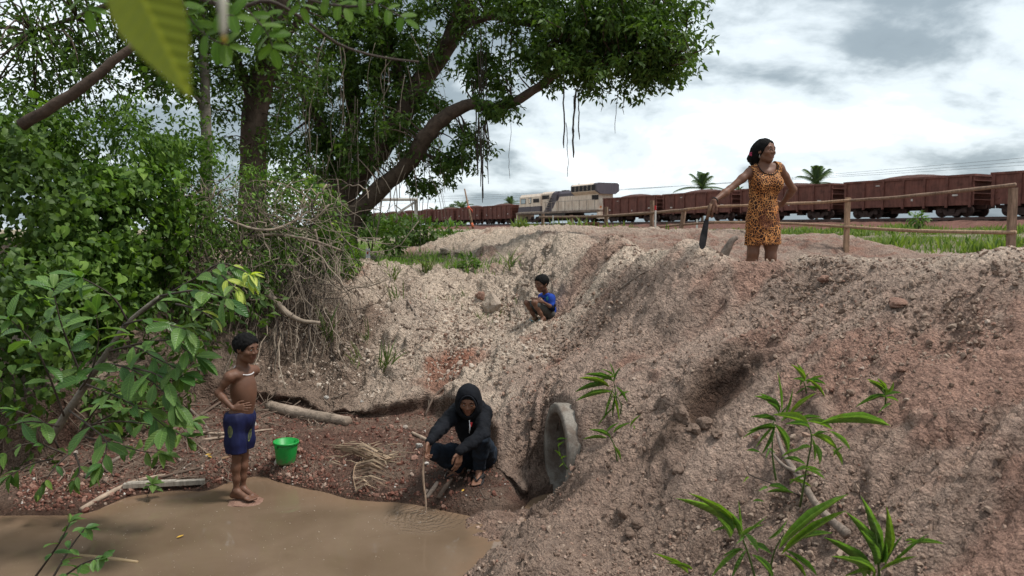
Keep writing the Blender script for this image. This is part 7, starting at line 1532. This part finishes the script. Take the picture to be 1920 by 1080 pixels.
# --- stones
def rock_mesh(name, sub, amp, seed, mat, squash=(1, 1, 1)):
    bm = bmesh.new(); bmesh.ops.create_icosphere(bm, subdivisions=sub, radius=1)
    V = np.array([v.co[:] for v in bm.verts]); n = vnoise(V[:, 0] * 1.3 + seed, V[:, 1] * 1.3, V[:, 2] * 1.3, seed) + .5 * vnoise(V[:, 0] * 3 + seed, V[:, 1] * 3, V[:, 2] * 3, seed + 1)
    for v, k in zip(bm.verts, n): v.co = v.co * (1 + amp * k); v.co = Vector((v.co.x * squash[0], v.co.y * squash[1], v.co.z * squash[2]))
    me = bpy.data.meshes.new(name); bm.to_mesh(me); bm.free(); me.materials.append(mat); me.polygons.foreach_set('use_smooth', [sub > 3] * len(me.polygons)); return me
def stone_mat(name, a, b):
    t = NT(name); v = t.coord(); n = t.noise(v, 2.2, 5, .6); n2 = t.noise(v, 12, 4, .6); c = t.mix(.5, t.ramp(n, [(.3, a), (.7, b)]), t.ramp(n2, [(.3, (.65, .62, .6)), (.7, (1.2, 1.2, 1.2))]), 'MULTIPLY'); t.principled(c, .9, t.bump(n2, .6, .06), .2); return t.m
M_ST1 = stone_mat('pale_stone', (.36, .28, .22), (.52, .43, .35)); M_ST2 = stone_mat('reddish_clod', (.24, .13, .095), (.36, .225, .17)); M_ST3 = stone_mat('brown_clod', (.17, .115, .085), (.29, .21, .165)); M_ST4 = stone_mat('white_stone', (.45, .42, .38), (.62, .58, .53))
def stone(px, py, wpx, hpx, mat, label, seed, rot=0, name='stone', depth=.8, grp=None):
    c = hit(px, py + hpx * .35); k = c.y / FPX; me = rock_mesh(name, 3, .34, seed, mat); o = bpy.data.objects.new(name, me); COL.objects.link(o); o.location = c + Vector((0, 0, hpx * k * .25)); o.scale = (wpx * k / 2, wpx * k / 2 * depth, hpx * k / 2 * 1.05); o.rotation_euler = (0, R(rot), random.uniform(0, 3)); return tag(o, label, 'stone', grp)
for a in ((923, 569, 36, 36, M_ST1, 'large pale boulder on the slope left of the squatting child', 3, 10), (900, 562, 20, 16, M_ST2, 'smaller pinkish stone touching the large pale boulder', 8), (1683, 571, 46, 17, M_ST2, 'long reddish clod near the right end of the slope', 5, -15), (1545, 527, 22, 14, M_ST2, 'reddish lump below the ridge right of the woman', 9), (985, 540, 18, 16, M_ST1, 'pale stone just left of the head of the child', 12), (1048, 675, 14, 10, M_ST2, 'small orange stone on the dark slope below the child', 14), (786, 838, 16, 12, M_ST4, 'white stone on the mud behind the hand holding the stick', 15), (1400, 690, 14, 9, M_ST3, 'small brown stone above the dark scrape in the slope', 16), (835, 470, 26, 12, M_ST1, 'pale lump at the edge of the grass on the rim', 17), (860, 476, 20, 9, M_ST1, 'second pale lump beside the grass on the rim', 18), (1010, 520, 16, 10, M_ST1, 'pale stone above the head of the child', 19), (1280, 780, 40, 32, M_ST3, 'big brown clod at the lower end of the dark scrape', 20), (1320, 790, 36, 26, M_ST3, 'brown clod right of the big one below the dark scrape', 21), (1300, 815, 30, 22, M_ST3, 'brown clod under the pair below the dark scrape', 22), (1270, 880, 26, 18, M_ST3, 'lone brown clod in the middle of the lower slope', 23), (1345, 815, 28, 16, M_ST3, 'flat brown clod on the right side of the pile', 24), (1165, 965, 30, 22, M_ST3, 'grey brown crumbly clod low on the slope in front', 25), (1195, 985, 26, 18, M_ST3, 'second grey brown crumbly clod low on the slope in front', 26), (1180, 1005, 24, 18, M_ST3, 'lower clod below the two crumbly ones', 27), (1020, 965, 22, 16, M_ST3, 'dark clod near the toe of the slope by the pipe', 28), (680, 756, 12, 8, M_ST4, 'small white stone under the lip of the bank', 29), (612, 752, 10, 8, M_ST4, 'small white stone above the log', 30), (1245, 950, 18, 14, M_ST3, 'clod beside the crumbly pair low on the slope', 31), (1690, 700, 20, 10, M_ST2, 'reddish flake on the slope above the short weed', 33)): stone(*a)
b_ = Vector((at(461, 943, 5.52).x, 5.52, -.012)); me = rock_mesh('flat_stone', 3, .25, 41, M_ST2); o = bpy.data.objects.new('flat_stone', me); COL.objects.link(o); o.location = b_; o.scale = (.15, .12, .030); tag(o, 'flat reddish stone under the bare feet of the boy', 'stone')
# --- loose clods and gravel, far too many to count
bm = bmesh.new(); bmesh.ops.create_icosphere(bm, subdivisions=1, radius=1); ICO_V = np.array([v.co[:] for v in bm.verts]); ICO_F = np.array([[v.index for v in f.verts] for f in bm.faces]); bm.free()
def scatter(name, x, y, size, mat, squash=.7, sink=.25):
    n = len(x); jit = 1 + .28 * rng.normal(size=(n, 12, 1)); q = unit(n); a = unit(n); b_ = np.cross(q, a); b_ /= np.linalg.norm(b_, axis=1, keepdims=True); c_ = np.cross(q, b_); Bm = np.stack([q, b_, c_], 2)
    V = np.einsum('nij,nkj->nki', Bm, ICO_V[None] * jit * np.array([1, .75, squash])) * size[:, None, None]; z = gzv(x, y) + size * (.5 - sink); V += np.stack([x, y, z], 1)[:, None, :]
    F = (ICO_F[None] + (np.arange(n) * 12)[:, None, None]).reshape(-1, 3); me = np_mesh(name, V.reshape(-1, 3), F, False); set_attr(me, 'rnd', np.repeat(rng.rand(n), 12)); o = link(name, me, mat); o['kind'] = 'stuff'; return o
def grit_mat(name, stops):
    t = NT(name); r = t.n('ShaderNodeAttribute', attribute_name='rnd').outputs['Fac']; n = t.noise(t.coord(), 60, 3, .6); c = t.mix(.5, t.ramp(r, stops), t.ramp(n, [(.3, (.6, .6, .6)), (.7, (1.3, 1.3, 1.3))]), 'MULTIPLY'); t.principled(c, .95, None, .15); return t.m
n = 60000; Y_ = 2.6 + 7.2 * rng.rand(n) ** 1.1; X_ = rng.uniform(-.25, 1.0, n) * Y_ * .71; sdv_, _ = poly_sd(X_, Y_); pn = fbm2(X_ * 1.3, Y_ * 1.3, 4, 201); ok = (sdv_ > .06) & (rng.rand(n) < .10 + .75 * sstep(-.1, .45, pn)) & (np.hypot(X_ - PIPE_C.x, Y_ - PIPE_C.y) > .5) & ((((X_ - SCR.x) * .90 + (Y_ - SCR.y) * .436) / .3) ** 2 + (((X_ - SCR.x) * .436 - (Y_ - SCR.y) * .90) / .14) ** 2 > 1); X_, Y_ = X_[ok], Y_[ok]
sz = .0030 * (1 + .25 * Y_) * np.exp(np.abs(rng.normal(size=len(X_))) * .55); scatter('loose_clods', X_, Y_, np.minimum(sz, .030), grit_mat('loose_soil', [(0, (.13, .088, .066)), (.35, (.25, .175, .135)), (.8, (.33, .25, .195)), (.93, (.27, .15, .11)), (1, (.42, .34, .28))]))
n = 9000; Y_ = rng.uniform(7.3, 10.6, n); X_ = rng.uniform(-.36, .05, n) * Y_ ; sdv_, _ = poly_sd(X_, Y_); ok = (sdv_ > .25) & (rng.rand(n) < .5); scatter('bank_clods', X_[ok], Y_[ok], np.minimum(.009 * np.exp(np.abs(rng.normal(size=ok.sum())) * .6), .05), grit_mat('pale_clods', [(0, (.26, .20, .155)), (.5, (.40, .32, .26)), (1, (.52, .44, .36))]))
n = 26000; Y_ = rng.uniform(5.3, 7.9, n); X_ = rng.uniform(-.72, 0.0, n) * Y_; sdv_, _ = poly_sd(X_, Y_); zz = gzv(X_, Y_); pn = fbm2(X_ * 1.6 + 3, Y_ * 1.6, 4, 207); ok = (sdv_ < -.08) & (zz > .004) & (rng.rand(n) < .12 + .9 * sstep(-.05, .4, pn) * sstep(.2, .06, zz) + .10); scatter('red_gravel', X_[ok], Y_[ok], np.minimum(.0065 * np.exp(np.abs(rng.normal(size=ok.sum())) * .6), .03), grit_mat('laterite_gravel', [(0, (.085, .040, .030)), (.55, (.19, .085, .062)), (.85, (.26, .15, .115)), (.97, (.33, .26, .21)), (1, (.5, .46, .42))]))
# litter on the beach: twigs and roots nobody could count
lt = MB()
for k in range(520):
    x, y = (rng.uniform(0, 420), rng.uniform(790, 915)) if k % 2 else (rng.uniform(330, 660), rng.uniform(740, 800))
    p0 = hit(x, y); a = rng.uniform(0, 2 * math.pi); L_ = rng.uniform(.05, .32); p1 = p0 + Vector((math.cos(a) * L_, math.sin(a) * L_, 0)); p1.z = gz(p1.x, p1.y) + rng.rand() * .04
    if p1.z - p0.z > .15: continue
    r_ = rng.choice([.002, .003, .005, .008], p=[.4, .3, .2, .1]); lt.tube([p0 + Vector((0, 0, .008)), p0.lerp(p1, .5) + Vector((rng.normal() * .02, rng.normal() * .02, .02)), p1 + Vector((0, 0, .01))], [r_, r_, r_ * .6], 4)
o = lt.build('twig_litter', surf('twig_litter', (.17, .125, .095), .9, .45, 5)); o['kind'] = 'stuff'
# fallen leaves
fl = tpl_mesh('fallen_leaf', leaf_tpl(OVATE, .2, -.15, 5), surf('yellow_fallen_leaf', (.50, .30, .05), .7, .25, 8)); fl2 = tpl_mesh('fallen_leaf', leaf_tpl(OVATE, .25, -.2, 5), surf('brown_fallen_leaf', (.20, .12, .07), .8, .3, 8))
for px, py, me_, lb, wz in ((512, 709, fl, 'yellow leaf caught on the slope above the log', None), (331, 1008, fl, 'orange leaf floating alone on the muddy pool', .006), (396, 858, fl, 'orange fallen leaf on the gravel left of the boy', None), (397, 867, fl, 'second orange leaf on the gravel left of the boy, the lower of two', None), (510, 815, fl, 'yellow leaf on the mud left of the log end', None), (296, 833, fl, 'yellow leaf under the drooping shrub', None), (594, 776, fl, 'yellow leaf beside the middle of the log', None), (415, 868, fl2, 'large dark brown dead leaf on the gravel behind the boy', None), (455, 838, fl2, 'brown dead leaf behind the knees of the boy', None), (866, 930, fl, 'tiny yellow leaf in the mud at the edge of the water', None)):
    p = hit(px, py) if wz is None else atz(px, py, wz); o = bpy.data.objects.new('fallen_leaf', me_); COL.objects.link(o); o.location = p + Vector((0, 0, .012 if wz is None else 0)); s_ = .075 if me_ is fl2 else .05
    if lb.startswith('tiny'): s_ = .03
    o.scale = (s_, s_, s_); o.rotation_euler = (random.uniform(-.25, .25), random.uniform(-.25, .25), random.uniform(0, 6.28)); tag(o, lb, 'leaf')
# flecks drifting on the water
n = 420; Y_ = rng.uniform(4.2, 5.6, n); X_ = rng.uniform(-.66, -.03, n) * Y_; sdv_, _ = poly_sd(X_, Y_); ok = (gzv(X_, Y_) < -.02) & (sdv_ < 0); k = ok.sum(); p_ = np.stack([X_[ok], Y_[ok], np.full(k, .003)], 1); d_ = unit(k); d_[:, 2] = 0; nr = np.zeros((k, 3)); nr[:, 2] = 1; o = leaf_mass('floating_flecks', p_, d_, nr, .006 + .014 * rng.rand(k) ** 3, LF4, surf('pale_fleck', (.38, .31, .24), .8)); o['kind'] = 'stuff'
